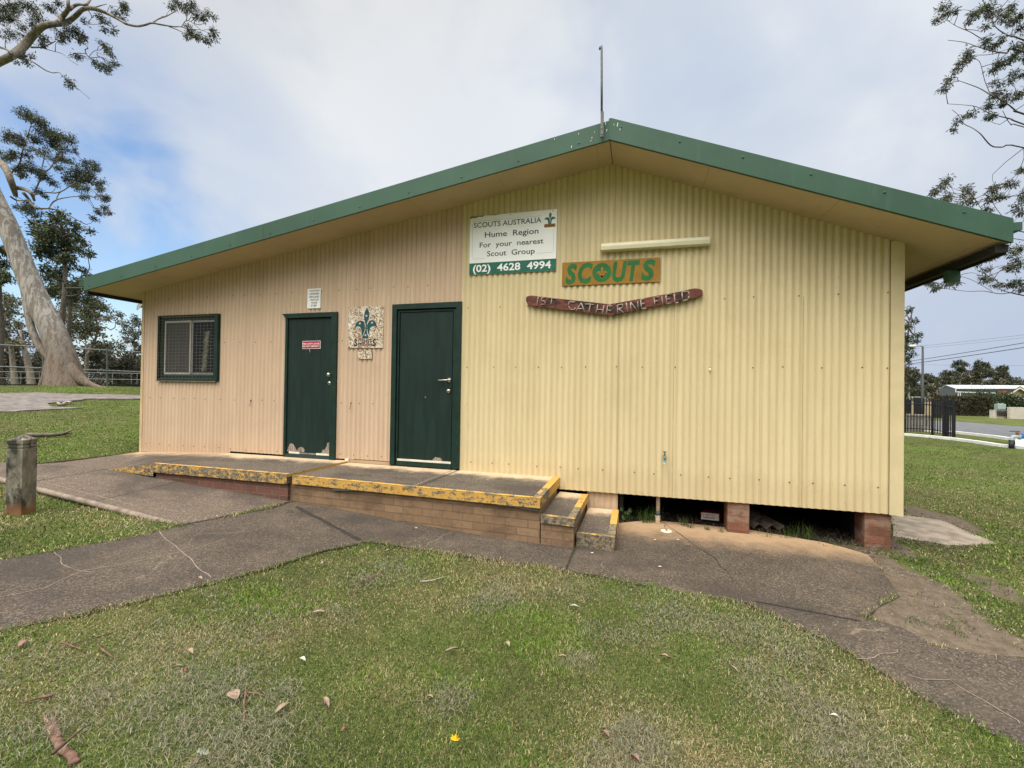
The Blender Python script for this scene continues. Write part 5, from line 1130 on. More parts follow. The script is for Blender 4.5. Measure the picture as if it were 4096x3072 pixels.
# gum on the right, its trunk out of frame
I_ = crop(2.3707, 3500, 0); J2 = crop(2.765, 3500, 650); DR = 12.5
gb = PX(4860, 1750, 14.5); gb[2] = float(zg(gb[0], gb[1]))
def updir(h, dx=0.): return gb+np.array([dx, 0, h])
trunk = [(updir(-.2), .42), (updir(1.5, -.05), .34), (updir(4, -.1), .29), (updir(7, -.35), .24), (updir(10, -.5), .17), (updir(13, -.8), .10)]
LB = []
for cr, pts in ((I_, [(1413, 1402, 14), (1200, 1396, 13), (1100, 1380, 12), (1000, 1270, 10), (920, 1212, 8), (840, 1172, 7), (790, 1092, 5), (730, 1040, 3)]), (I_, [(1413, 1180, 14), (1300, 1132, 12), (1180, 1102, 10), (1080, 1072, 9), (960, 1012, 7), (850, 996, 5), (690, 985, 3)]),
                (I_, [(1413, 1082, 18), (1350, 1062, 15), (1250, 982, 12), (1100, 902, 12), (1000, 842, 9), (900, 802, 7), (780, 760, 4)]), (I_, [(1413, 492, 20), (1250, 502, 15), (1150, 492, 12), (1000, 452, 9), (850, 402, 6), (690, 381, 3)]),
                (I_, [(1413, 382, 16), (1300, 350, 12), (1200, 302, 10), (1130, 240, 8), (1100, 180, 5)]), (I_, [(1120, 420, 9), (1000, 362, 8), (900, 302, 7), (780, 252, 5), (680, 190, 3)]), (I_, [(1180, 500, 9), (1060, 520, 6), (950, 522, 4)]), (I_, [(1085, 875, 8), (1040, 762, 6), (1000, 602, 5), (960, 560, 3)]), (I_, [(1413, 1205, 10), (1290, 1182, 7), (1210, 1050, 4)]),
                (J2, [(1648, 1472, 16), (1500, 1442, 12), (1380, 1452, 10), (1200, 1422, 8), (1050, 1426, 7), (900, 1412, 5), (800, 1396, 3)]), (J2, [(1648, 770, 14), (1560, 752, 9), (1380, 560, 7), (1300, 440, 5)]), (J2, [(1648, 860, 10), (1480, 855, 8), (1300, 700, 6), (1130, 440, 4), (1080, 350, 3)]), (J2, [(1500, 1442, 9), (1400, 1350, 7), (1220, 1230, 5), (1130, 1110, 3)]), (J2, [(1300, 1430, 7), (1100, 1312, 5), (950, 1262, 3), (800, 1250, 2)]), (I_, [(1413, 905, 10), (1340, 930, 8), (1240, 920, 5)])):
    lb = pxl(cr, pts, DR, .0); u, v = cr(*pts[0][:2]); k = pts[0][2]*1.25*(cr(1, 0)[0]-cr(0, 0)[0])*DR/FPX/2
    if pts[0][0] > 1400: # carry the limb on to the trunk
        lb = [(np.array(updir(max(3.0, lb[0][0][2]-1.2-gb[2]), -.15)), k*1.9), ((lb[0][0]*.45+np.array(updir(max(3.4, lb[0][0][2]-.7-gb[2]), -.15))*.55), k*1.4)]+lb
    LB.append(lb)
CL = pcl(I_, [(640, 60, 55), (680, 130, 55), (600, 180, 45), (560, 205, 30), (760, 100, 38), (920, 150, 52), (885, 190, 40), (1000, 120, 55), (1080, 50, 75), (1130, 110, 65), (1230, 150, 75), (1330, 180, 66), (1390, 130, 56), (1050, 250, 45), (1300, 60, 55), (1390, 260, 45), (1050, 400, 55), (1120, 420, 55), (1210, 380, 55), (1390, 420, 66), (1350, 500, 66), (1280, 560, 66), (1180, 600, 55), (1130, 660, 55), (905, 490, 50), (880, 560, 52), (820, 600, 48), (765, 660, 46), (725, 735, 38), (690, 780, 36), (640, 850, 46), (1310, 680, 46), (1280, 770, 46), (1150, 790, 46), (1160, 880, 66), (1220, 920, 56), (1100, 990, 52), (1190, 980, 45), (1370, 880, 46), (1340, 920, 40), (910, 1075, 45), (860, 1095, 35), (790, 1160, 42), (735, 1230, 38), (1110, 1090, 46), (1060, 1110, 38), (1390, 1600, 36), (1420, 700, 50), (1440, 300, 60), (1440, 560, 60)], DR, .7)
CL += pcl(J2, [(800, 200, 66), (740, 260, 55), (680, 320, 55), (640, 350, 45), (820, 370, 66), (760, 420, 55), (1000, 280, 55), (1040, 330, 55), (1010, 420, 66), (1060, 440, 50), (1280, 290, 58), (1330, 280, 50), (1450, 250, 58), (1510, 240, 50), (1300, 410, 78), (1400, 380, 60), (1250, 520, 58), (1560, 480, 60), (1620, 400, 60), (1600, 560, 60), (1640, 330, 50), (1640, 100, 45), (1600, 960, 66), (1500, 1000, 60), (1400, 960, 55), (1300, 1030, 66), (1200, 1080, 56), (1130, 1100, 45), (1230, 1180, 46), (1550, 1150, 76), (1580, 1080, 60), (1470, 1160, 60), (1200, 1290, 56), (1260, 1300, 50), (1330, 1350, 50), (1500, 1350, 66), (1600, 1320, 66), (1620, 1400, 50), (560, 1320, 40), (640, 1330, 46), (700, 1370, 46), (660, 1400, 38), (780, 1330, 44), (850, 1340, 46), (900, 1320, 42), (770, 1240, 44)], DR, .7)
CL += pcl(ID, [(rng.uniform(4130, 5300), rng.uniform(-500, 1150), rng.uniform(45, 80)) for _ in range(70)], DR+.6, 1.3)
traced_tree('gum_tree', 'fine leaved gum reaching over the right end of the roof', None, trunk, LB, CL, 8200, .086, .26, PAL_G+PAL_D+[(.09, .09, .06)], (M['limb'], M['twig'], M['twig']), .010)

def grown_tree(label, group, base_uv, depth, crown, dens=26, L=.34, pal=PAL_D, twig=.02, trunk_r=.22, lean=0., bark=None, Wr=.42, crop_=ID, nlimb=None):
    """crown: list of (x, y, r) in pixels; trunk from the ground below, limbs out to the clumps"""
    cl = pcl(crop_, crown, depth, depth*.05); cs = np.array([c for c, r in cl]); b = PX(base_uv[0], base_uv[1], depth); b[2] = float(zg(b[0], b[1]))-.1
    topc = cs[np.argmax(cs[:, 2])]; mean = cs.mean(0); fork = b+(mean-b)*np.array([.55, .55, .55]); fork[2] = b[2]+max(1.0, (cs[:, 2].min()-b[2])*.8)
    root = empty('gum_tree', b, label, 'tree', group); mb = MB(); mb.mat(bark or M['twig']); TP = smoothline(wig(b, fork, .03, 3)); e = smoothline(wig(fork, mean+(topc-mean)*.6, .05, 3))
    P = TP+e[1:]; mb.tube(P, list(np.linspace(trunk_r*.72, trunk_r*.12, len(P))), 9); mb.build('trunk', root, smooth=True)
    mb = MB(); mb.mat(bark or M['twig']); nodes = np.array(P[len(TP)//2:]); lines = [P]
    for c in cs:
        j = int(np.argmin(((nodes-(c-[0, 0, .25*np.linalg.norm(c-mean)]))**2).sum(-1)+(nodes[:, 2] > c[2])*4)); pl = wig(nodes[j], c, .12, 5); lines.append(pl); mb.tube(pl, list(np.linspace(trunk_r*.20, trunk_r*.05, len(pl))), 6, False)
    mb.build('limbs', root, smooth=True)
    Pc, Dr, Cc, LL, K = leaf_cloud(cl, dens*13, L*.66, pal, .35); leaf_object('crown', root, Pc, Dr, LL, LL*Wr, Cc); return root
Bc = crop(2.011, 0, 800); Gc = crop(2.3707, 3400, 1100); Hc = crop(3.9496, 3600, 1380)
grp = 'trees behind the left fence'
grown_tree('dense dark green tree behind the leaning trunk', grp, (250, 1520), 27, [(300, 250, 70), (360, 190, 80), (450, 150, 70), (490, 110, 45), (560, 190, 50), (420, 260, 95), (520, 280, 90), (330, 330, 90), (440, 370, 95), (560, 370, 80), (620, 400, 60), (650, 320, 45), (700, 420, 45), (690, 370, 35), (590, 470, 60), (500, 460, 70), (380, 440, 70), (300, 420, 70), (640, 240, 45), (720, 250, 35), (560, 540, 40), (660, 560, 40), (690, 590, 26)], 120, .27, PAL_D, crop_=Bc, trunk_r=.3)
grown_tree('dark bushy tree low behind the leaning trunk', grp, (280, 1520), 31, [(380, 560, 70), (430, 640, 80), (500, 600, 70), (560, 680, 80), (480, 720, 80), (600, 760, 70), (640, 700, 50), (700, 780, 60), (540, 800, 70), (410, 720, 60), (740, 850, 45), (660, 640, 40)], 110, .28, PAL_D+PAL_O[:1], crop_=Bc, trunk_r=.28)
grown_tree('broad olive green tree with see-through tiers right of the leaning trunk', grp, (330, 1520), 40, [(560, 850, 70), (640, 830, 80), (730, 820, 70), (800, 850, 60), (860, 880, 50), (700, 900, 90), (610, 930, 90), (780, 930, 60), (880, 940, 45), (960, 920, 40), (560, 1010, 70), (650, 1020, 90), (740, 1010, 75), (800, 1040, 45), (680, 1090, 60), (590, 1100, 60), (840, 1100, 25), (510, 930, 60), (720, 750, 40), (950, 980, 25), (770, 1150, 30), (830, 1170, 28)], 70, .32, PAL_O, crop_=Bc, trunk_r=.3, bark=M['twigl'])
grown_tree('slim open gum beside the hut corner', grp, (535, 1528), 46, [(1010, 1000, 45), (1070, 960, 45), (1120, 1000, 45), (1040, 1060, 50), (1110, 1080, 50), (1010, 1120, 40), (1080, 1150, 45), (1140, 1180, 45), (990, 1180, 30), (1090, 1230, 45)], 60, .34, PAL_G, crop_=Bc, trunk_r=.2)
grown_tree('dark tree at the left frame edge behind the trunk', grp, (-20, 1520), 27, [(20, 420, 60), (-60, 400, 80), (30, 520, 60), (-40, 560, 80), (60, 600, 50), (0, 640, 60), (100, 640, 35)], 100, .28, PAL_D, crop_=Bc, trunk_r=.3)
grown_tree('olive tree with bare pale limbs at the left frame edge', grp, (62, 1520), 33, [(20, 800, 60), (80, 780, 60), (130, 830, 50), (40, 880, 70), (110, 920, 60), (0, 970, 60), (80, 1000, 60), (150, 1010, 45), (30, 1060, 60), (-40, 850, 80), (-60, 1000, 80), (170, 1080, 35)], 65, .30, PAL_O+PAL_D[:1], crop_=Bc, trunk_r=.3, bark=M['limb'])
grown_tree('brown trunked tree showing between the fence rails', grp, (128, 1525), 31, [(170, 1000, 50), (220, 1080, 55), (120, 1130, 50), (260, 1150, 45), (60, 1150, 50)], 60, .3, PAL_O, crop_=Bc, trunk_r=.34, bark=M['twigl'])
def bush(label, group, u, v, depth, w, h, pal, n=9, dens=60, L=.3, name='shrub', cat='shrub'):
    b = PX(u, v, depth); b[2] = float(zg(b[0], b[1]))-.05
    root = empty(name, b, label, cat, group); wm, hm = w*depth/FPX/2, h*depth/FPX; cl = []
    for i in range(n):
        cl.append((b+CR*np.array([1, 1, 0])*rng.uniform(-.85, .85)*wm+CF*np.array([1, 1, 0])*rng.uniform(-.6, .6)*wm+np.array([0, 0, hm*rng.uniform(.25, .78)]), min(wm, hm)*rng.uniform(.32, .5)))
    mb = MB(); mb.mat(M['twig'])
    for c, r in cl: mb.tube(wig(b, c, .1, 4), [.05, .045, .04, .03, .02], 5, False)
    mb.build('stems', root); Pc, Dr, Cc, LL, K = leaf_cloud(cl, dens*6.5, L*.7, pal, .2); leaf_object('foliage', root, Pc, Dr, LL, LL*.45, Cc); return root
PAL_B = [(.042, .042, .026), (.055, .050, .034), (.036, .038, .024), (.07, .06, .042)]
us = [-420, -260, -120, 0, 85, 165, 330, 390, 450, 505, 560, 610, 680]
words = ['wide', 'low', 'dull', 'round', 'thin', 'dusky', 'twiggy', 'brownish', 'olive', 'patchy', 'tall', 'straggly', 'dark']
for i, u in enumerate(us):
    bush('scrubby bush in the thicket behind the left sports fence', 'thicket behind the left fence', u, 1535, 44+6*(i % 3), 150, 150+30*(i % 4), PAL_B+PAL_F[:2], 11, 46, .42)
grp = 'trees beyond the road on the right'
grown_tree('leafy gum showing past the right corner of the hut', None, (3540, 1640), 34, [(540, 340, 40), (570, 320, 25), (595, 430, 40), (520, 480, 45), (560, 500, 30), (640, 560, 38), (560, 600, 60), (640, 620, 32), (520, 690, 50), (590, 680, 40), (590, 740, 32), (540, 780, 45), (450, 400, 60), (430, 600, 80), (470, 740, 60), (560, 830, 24)], 120, .26, PAL_G+PAL_D, crop_=Gc, trunk_r=.28)
far = [('tall far gum with a round twin crown left above the grey shed', (3838, 1545), 112, [(890, 290, 45), (960, 280, 50), (1020, 310, 45), (860, 330, 35), (930, 370, 60), (1000, 390, 55), (1060, 320, 22)]),
       ('tallest far gum with a domed crown above the middle of the shed', (3925, 1545), 108, [(1210, 310, 45), (1270, 290, 55), (1340, 300, 50), (1380, 340, 40), (1250, 380, 70), (1340, 400, 70), (1420, 420, 55), (1460, 400, 25), (1290, 460, 75), (1390, 490, 60), (1210, 430, 50)]),
       ('far gum with a lopsided crown on the right of the group', (4005, 1545), 110, [(1560, 380, 40), (1620, 350, 45), (1680, 370, 35), (1600, 430, 60), (1660, 480, 60), (1540, 450, 45), (1710, 520, 45), (1580, 510, 70), (1500, 500, 45)]),
       ('low spreading far tree left of the shed gable', (3770, 1560), 104, [(700, 460, 55), (770, 440, 55), (670, 510, 40), (740, 520, 60), (830, 480, 60), (690, 580, 50), (790, 580, 60), (870, 540, 60), (880, 450, 50)]),
       ('dark far tree just right of the hut corner', (3630, 1560), 88, [(60, 410, 55), (130, 390, 60), (200, 420, 60), (260, 450, 45), (90, 490, 70), (180, 500, 70), (260, 520, 50), (310, 480, 30), (20, 480, 60), (100, 580, 60), (200, 590, 60)]),
       ('dark pointed far tree right of the street light', (3715, 1560), 92, [(420, 470, 30), (450, 490, 35), (400, 510, 45), (480, 530, 50), (540, 540, 50), (430, 570, 60), (520, 590, 60), (590, 560, 40), (600, 610, 40), (380, 590, 40)]),
       ('dark low far tree filling the gap behind the shed roof', (3890, 1560), 118, [(960, 480, 60), (1060, 480, 60), (1100, 420, 40), (1000, 540, 60), (1100, 550, 60), (1160, 500, 50), (1180, 570, 50), (1060, 590, 50)]),
       ('grey green far tree line end at the right frame edge', (4075, 1560), 130, [(1760, 600, 40), (1830, 590, 45), (1900, 600, 45), (1960, 600, 40), (1800, 630, 40), (1880, 640, 45), (1950, 640, 45), (2050, 600, 60)]),
       ('dark low far tree behind the right half of the shed', (3970, 1562), 122, [(1400, 580, 50), (1480, 580, 50), (1560, 590, 55), (1640, 590, 55), (1440, 620, 40), (1540, 630, 40), (1700, 600, 45)]),
       ('bare limbed low tree in front of the far dark trees', (3755, 1575), 84, [(560, 650, 45), (620, 640, 40), (500, 660, 45), (590, 700, 45), (660, 690, 30), (440, 690, 50)])]
for lab, bu, dp, cr in far: grown_tree(lab, grp, bu, dp, cr, 40 if dp > 100 else 46, .62, PAL_F, trunk_r=.34, crop_=Hc, bark=M['limb'], Wr=.5)

# ---------------------------------------------------------------- left sports ground fence
def rail(mb, a, b, r, n=8): mb.tube([a, b], r, n)
fe = empty('wire_fence', PX(260, 1545, 19), 'tall grey pipe fence with long rails behind the leaning gum', 'fence')
M['pipe'] = plain('dull_pipe', (.12, .135, .142), .55, .2, 10, metal=.3)
def lineP(u, v, d): return PX(u, v, d)
L0, L1 = (-700, 19.5), (640, 19.5)
def fp(u, v, d=19.5): return PX(u, v, d)
mb = MB(); mb.mat(M['pipe'])
rail(mb, fp(-700, 1352), fp(160, 1386), .028); rail(mb, fp(300, 1394), fp(700, 1416), .028); rail(mb, fp(160, 1386), fp(300, 1394), .028); mb.build('top_rail', fe)
mb = MB(); mb.mat(M['pipe']); rail(mb, fp(-700, 1440), fp(190, 1473), .028); rail(mb, fp(190, 1473), fp(700, 1493), .028); mb.build('middle_rail', fe)
for u in (-420, -100, 173, 429, 690):
    mb = MB(); mb.mat(M['pipe']); b = fp(u, 1545); t = fp(u, 1378+(u-150)*.045); rail(mb, (b[0], b[1], b[2]-.3), t, .036); mb.build('post', fe)
f2_ = empty('rail_fence', PX(300, 1540, 24), 'low white pipe rail fence with two rails behind the tall fence', 'fence')
def fq(u, v, d=25.): return PX(u, v, d)
M['wpipe'] = plain('pale_pipe', (.20, .21, .215), .5, .12, 10)
for n_, dv in (('top_rail', 0), ('lower_rail', 25)):
    mb = MB(); mb.mat(M['wpipe']); rail(mb, fq(-700, 1482+dv), fq(200, 1488+dv), .015); rail(mb, fq(200, 1488+dv), fq(700, 1494+dv+2), .015); mb.build(n_, f2_)
for u in (-500, -300, -110, 37, 60, 84, 158, 230, 451, 526, 549, 640):
    mb = MB(); mb.mat(M['wpipe']); t = fq(u, 1485+max(0, (u-100)*.014)); mb.tube([t, t-np.array([0, 0, 1.15])], .014, 7); mb.build('post', f2_)
M['gapfill'] = plain('black_gap_fill', (.012, .011, .012), .95, .4)  # black strip standing in for the dark gap at the fence foot
mb = MB(); mb.mat(M['gapfill'])
for (u0, u1, v0, v1) in ((-300, 172, 1530, 1548), (430, 640, 1535, 1548)):
    a, b = PX(u0, v1, 20.2), PX(u1, v1, 20.2); h = .13; mb.prism([a-[0, 0, .4], b-[0, 0, .4], b+[0, 0, h], a+[0, 0, h]], tuple(CF*.2))
sc = mb.build('dark_gap_strip', fe)
# neighbour's gable just showing past the left corner
nb = PX(548, 1228, 21.); gz = float(zg(nb[0]+2, nb[1]))
nr = empty('outbuilding', (nb[0]+3.5, nb[1], gz), 'small pale gabled building peeping out past the left hut corner', 'building')
M['fc'] = plain('pale_fibro', (.42, .40, .36), .7, .1); M['grnroof'] = plain('green_roof_sheet', (.08, .12, .10), .5, .1)
mb = MB(); mb.mat(M['fc']); mb.prism([(nb[0]+.55, nb[1]+.5, gz-.3), (nb[0]+6.45, nb[1]+.5, gz-.3), (nb[0]+6.45, nb[1]+.5, nb[2]+.1), (nb[0]+3.5, nb[1]+.5, nb[2]+2.0), (nb[0]+.55, nb[1]+.5, nb[2]+.1)], (0, 7, 0)); mb.build('walls', nr)
mb = MB(); mb.mat(M['grnroof'])
for s in (1, -1):
    e_x = nb[0] if s == 1 else nb[0]+7; mb.prism([(e_x, nb[1], nb[2]), (nb[0]+3.5, nb[1], nb[2]+2.3), (nb[0]+3.5, nb[1], nb[2]+2.38), (e_x, nb[1], nb[2]+.08)], (0, 8, 0))
mb.build('roof', nr)
mb = MB(); mb.mat(M['fc'])
mb.prism([(nb[0]+.02, nb[1]-.03, nb[2]-.16), (nb[0]+3.5, nb[1]-.03, nb[2]+2.12), (nb[0]+3.5, nb[1]-.03, nb[2]+2.3), (nb[0]+.02, nb[1]-.03, nb[2]+.02)], (0, .028, 0)); mb.build('bargeboard', nr)

# ---------------------------------------------------------------- road side on the right
M['asph'] = plain('asphalt', (.115, .12, .13), .85, .22, 3, bump=.3); M['wkerb'] = plain('white_kerb', (.66, .66, .64), .7, .1, 4)
near = [(3300, 1700), (3823, 1733), (3980, 1751), (4096, 1768), (4900, 1880)]; farE = [(4900, 1790), (4096, 1709), (3823, 1688), (3300, 1668)]
drape('road', [G(u, v) for u, v in near+farE], .03, M['asph'], 1.5, .1)
kb = MB(); kb.mat(M['wkerb']); KP = [G(u, v) for u, v in [(3500, 1712), (3823, 1734), (3980, 1752), (4096, 1769), (4300, 1797)]]
for a, b in zip(KP[:-1], KP[1:]):
    d_ = (b-a)/np.linalg.norm(b-a); nn = np.array([-d_[1], d_[0], 0])*.09; kb.hexa([a-nn+[0, 0, .10], b-nn+[0, 0, .10], b+nn+[0, 0, .10], a+nn+[0, 0, .10]], .3)
o = kb.build('kerb'); tag(o, kind='structure')
kb = MB(); kb.mat(M['wkerb']); KP = [G(u, v) for u, v in [(3560, 1737), (3700, 1749), (3820, 1761), (3900, 1772), (4000, 1787), (4096, 1797), (4300, 1822)]]
for i, (a, b) in enumerate(zip(KP[:-1], KP[1:])):
    d_ = (b-a)/np.linalg.norm(b-a); nn = np.array([-d_[1], d_[0], 0])*.10; kb.hexa([a-nn+[0, 0, .09], b-nn+[0, 0, .09], b+nn+[0, 0, .09], a+nn+[0, 0, .09]], .3)
o = kb.build('kerb'); tag(o, kind='structure')
drape('concrete_apron', [G(u, v) for u, v in [(4062, 1763), (4200, 1782), (4200, 1812), (4062, 1792)]], .06, M['wkerb'], .6, .2)
# black fence
bf = empty('picket_fence', G(3700, 1742), 'black steel picket fence on a white kerb beside the road', 'fence')
Fp = [(3560, 1727, 1585), (3619, 1733, 1590), (3730, 1740, 1597), (3781, 1748, 1583), (3816, 1757, 1594)]
def fbase(u):
    us_ = [p[0] for p in Fp]; vb = np.interp(u, us_, [p[1] for p in Fp]); return G(u, vb)
def ftop(u, b):
    us_ = [3560, 3619, 3730, 3800, 3816]; vt = np.interp(u, us_, [1589, 1591, 1597, 1601, 1604]); d = ray(u, vt); t = ((b-CAM)@CF); return (CAM+d*t)[2]
posts = [3619, 3729.6, 3816]
for u in posts+[3781, 3510]:
    b = fbase(max(u, 3560)) if u >= 3560 else G(3510, 1722); hgt = ftop(max(u, 3560), b)-b[2]; w_ = .032 if u != 3781 else .066
    mb = MB(); mb.mat(M['iron']); mb.box(b+np.array([-w_, -w_, -.1]), b+np.array([w_, w_, hgt+(.03 if u != 3781 else .17)])); mb.build('post', bf, bevel=.004)
segs = [(3510, 3619, 8), (3619, 3729.6, 8), (3729.6, 3781, 4), (3781, 3816, 4)]
for k, (u0, u1, n_) in enumerate(segs):
    b0_ = fbase(max(u0, 3560)) if u0 >= 3560 else G(3510, 1722); b1_ = fbase(u1); h0 = ftop(max(u0, 3560), b0_)-b0_[2]; h1 = ftop(u1, b1_)-b1_[2]
    mb = MB(); mb.mat(M['iron'])
    for f0 in (.15, .84): mb.tube([b0_+[0, 0, h0*f0], b1_+[0, 0, h1*f0]], .021, 6)
    mb.build('rails', bf)
    for i in range(1, n_+1):
        t = i/(n_+1); p = b0_+(b1_-b0_)*t; h = h0+(h1-h0)*t; mb = MB(); mb.mat(M['iron']); mb.box(p+np.array([-.0125, -.0125, .08]), p+np.array([.0125, .0125, h-.03])); mb.prism([p+np.array([-.019, -.01, h-.03]), p+np.array([.019, -.01, h-.03]), p+np.array([0, -.01, h+.05])], (0, .02, 0)); mb.build('picket', bf)
# block wall behind the fence
M['block'] = mk_brick('grey_block', (.27, .255, .235), (.23, .215, .20), (.15, .14, .13))
bn = M['block'].node_tree.nodes
for n_ in bn:
    if n_.type == 'TEX_BRICK': n_.inputs['Brick Width'].default_value = .5; n_.inputs['Row Height'].default_value = .24; n_.inputs['Mortar Size'].default_value = .012
a = G(3560, 1722); b = G(3728, 1727); dd = (a-CAM)@CF; ht = (CAM+ray(3640, 1664)*dd)[2]
mb = MB(); mb.mat(M['block']); mb.prism([a-[0, 0, .2], b-[0, 0, .2], (b[0], b[1], ht), (a[0], a[1], ht+.02)], (.18, .3, 0)); mb.mat(M['apron']); mb.prism([(a[0], a[1]-.03, ht+.02), (b[0]+.03, b[1]-.03, ht), (b[0]+.03, b[1]-.03, ht+.07), (a[0], a[1]-.03, ht+.09)], (.18, .36, 0)); o = mb.build('block_wall'); tag(o, 'low grey concrete block wall behind the black picket fence', 'wall')
# yard behind: gate posts, wall and mail pillar seen through the pickets
M['ywall'] = plain('tan_rendered_wall', (.40, .32, .22), .8, .1); M['dkgate'] = plain('charcoal_gate', (.022, .023, .026), .6, .3)
def wallpx(name, u0, u1, vt, vb, depth, mat, label, cat, th=.2, group=None):
    a = PX(u0, vb, depth); b = PX(u1, vb, depth); zt_ = PX((u0+u1)/2, vt, depth)[2]; z0 = min(float(zg(a[0], a[1])), float(zg(b[0], b[1])), a[2])-.1
    mb = MB(); mb.mat(mat); mb.prism([(a[0], a[1], z0), (b[0], b[1], z0), (b[0], b[1], zt_), (a[0], a[1], zt_)], tuple(CF*np.array([1, 1, 0])*th)); o = mb.build(name, bevel=.01); tag(o, label, cat, group); return o
wallpx('rendered_wall', 3600, 3760, 1608, 1662, 36, M['ywall'], 'tan rendered wall seen through the black pickets', 'wall')
wallpx('timber_gate', 3608, 3643, 1598, 1660, 33, M['dkgate'], 'charcoal gate leaf left of the street light foot', 'gate', .08)
wallpx('gate_pillar', 3668, 3682, 1590, 1668, 32.5, M['dkgate'], 'square charcoal gate pillar beside the street light foot', 'pillar', .3)
wallpx('mail_pillar', 3750, 3768, 1606, 1664, 31, M['dkgate'], 'dark letterbox pillar behind the thick fence post', 'pillar', .4)
wallpx('paling_fence', 3640, 3870, 1588, 1640, 46, M['fc'], 'long pale paling fence behind the street light', 'fence', .1)
# street light
sb = PX(3690, 1668, 32.); sb[2] = float(zg(sb[0], sb[1])); st_ = PX(3691, 1388, 32.)
sl = empty('street_light', sb, 'slim dark street light pole with a short curved arm behind the fence', 'street light')
M['pole'] = plain('dark_pole', (.035, .040, .046), .5, .2, 3)
mb = MB(); mb.mat(M['pole']); mb.tube([(sb[0], sb[1], sb[2]-.2), (sb[0], sb[1], sb[2]+1.4), (sb[0], sb[1], sb[2]+1.45), st_], [.11, .11, .085, .055], 12); mb.build('pole', sl, smooth=True)
mb = MB(); mb.mat(M['galv']); mb.tube([st_-[0, 0, .1], st_+[0, 0, .03], st_+[-.12, 0, .10], st_+[-.42, 0, .09]], [.055, .055, .05, .04], 10); mb.build('arm', sl, smooth=True)
mb = MB(); mb.mat(M['offwhite']); mb.tube([st_+[-.40, 0, .085], st_+[-.5, 0, .08], st_+[-.7, 0, .07], st_+[-.8, 0, .075]], [.05, .09, .08, .03], 10); mb.build('lamp_head', sl, smooth=True)
# shed
M['shed'] = plain('blue_grey_cladding', (.082, .098, .112), .6, .08, 3); M['zinc'] = plain('pale_zinc_roof', (.52, .55, .58), .4, .06, 3)
DS = 66.
def sp(x, y, d=DS): return PX(*Hc(x, y), d)
sh = empty('shed', sp(900, 830), 'long blue grey shed with a pale metal roof beyond the hedge', 'building')
l0, l1, r1_ = sp(620, 700, DS+9), sp(880, 690), sp(1960, 690); gzz = float(zg(l1[0], l1[1]))-.2; rid = sp(738, 642, DS+5); rr_ = sp(2200, 652, DS+5)
R2_ = sp(2200, 690)
mb = MB(); mb.mat(M['shed']); mb.prism([(l1[0], l1[1], gzz), (R2_[0], R2_[1], gzz), (R2_[0], R2_[1], R2_[2]), (l1[0], l1[1], l1[2])], tuple((l0-l1)*np.array([1, 1, 0])))
mb.prism([(l1[0], l1[1], gzz), (l0[0], l0[1], gzz), (l0[0], l0[1], l0[2]), (rid[0], rid[1], rid[2]), (l1[0], l1[1], l1[2])], (.06, .02, 0)); mb.build('walls', sh)
mb = MB(); mb.mat(M['zinc']); mb.prism([l1+[-.1, -.2, .05], R2_+[0, -.2, .05], rr_+[0, 0, .12], rid+[-.1, 0, .12]], (0, 0, -.10)); mb.prism([rid+[-.1, .02, .10], rr_+[0, .02, .10], rr_+(l0-rid)+[0, 0, .08], l0+[0, 0, .08]], (0, 0, -.08)); mb.build('roof', sh)
mb = MB(); mb.mat(M['wkerb'])
q = [sp(882, 695, DS-.3), sp(882, 742, DS-.3), sp(1640, 766, DS-.3)]; mb.tube(q[:2], .06, 6); mb.tube(q[1:], .06, 6)
for x in (922, 952): mb.tube([sp(x, 752, DS-.3), sp(x, 830, DS-.3)], .06, 6)
mb.build('downpipes', sh)
# house at the right edge
DH = 48.
def hp(x, y, d=DH): return PX(*Hc(x, y), d)
ho = empty('house', hp(1900, 860), 'cream gabled house with a dark tiled roof beyond the meter box', 'building')
M['hcream'] = plain('cream_render', (.46, .42, .30), .8, .06); M['tile'] = plain('dark_tile', (.075, .07, .07), .8, .25, 9); M['brk'] = plain('orange_brick', (.24, .10, .06), .9, .3, 14)
vh = ray(4070, 1560)*np.array([1, 1, 0]); vh = vh/np.linalg.norm(vh); e0, pk, e1 = hp(1690, 800), hp(1895, 668), hp(2120, 800); gz_ = float(zg(e0[0], e0[1]))-.2
mb = MB(); mb.mat(M['hcream']); ins = hp(1740, 800)
mb.prism([(ins[0], ins[1], gz_), (e1[0]-.4, e1[1], gz_), (e1[0]-.4, e1[1], e1[2]+.1), (pk[0], pk[1], pk[2]-.2), (ins[0], ins[1], e0[2]+.1)], tuple(vh*9)); mb.build('walls', ho)
mb = MB(); mb.mat(M['tile'])
for e in (e0, e1): mb.prism([e-vh*.5, pk-vh*.5, pk-vh*.5+[0, 0, .14], e-vh*.5+[0, 0, .14]], tuple(vh*9.8))
s0, s1 = hp(1590, 795, DH+4), hp(1800, 705, DH+4); mb.prism([s0, s1, s1+[0, 0, .14], s0+[0, 0, .14]], tuple(vh*5)); mb.build('roof', ho)
mb = MB(); mb.mat(M['offwhite'])
for e in (e0, e1): mb.prism([e-vh*.55+[0, 0, -.16], pk-vh*.55+[0, 0, -.16], pk-vh*.55+[0, 0, .02], e-vh*.55+[0, 0, .02]], tuple(vh*.028))
mb.build('bargeboard', ho)
mb = MB(); mb.mat(M['brk']); a, b = hp(1640, 720, DH+9), hp(1735, 765, DH+9); mb.box((a[0], a[1], b[2]-2), (b[0], a[1]+1, a[2])); mb.build('chimney', ho)
mb = MB(); mb.mat(M['tile'])
for x in (1778, 1845, 1905): a = hp(x-18, 820); b = hp(x+18, 840); mb.box((a[0], a[1]-.03, b[2]), (b[0], a[1]+.02, a[2]))
mb.build('vents', ho)
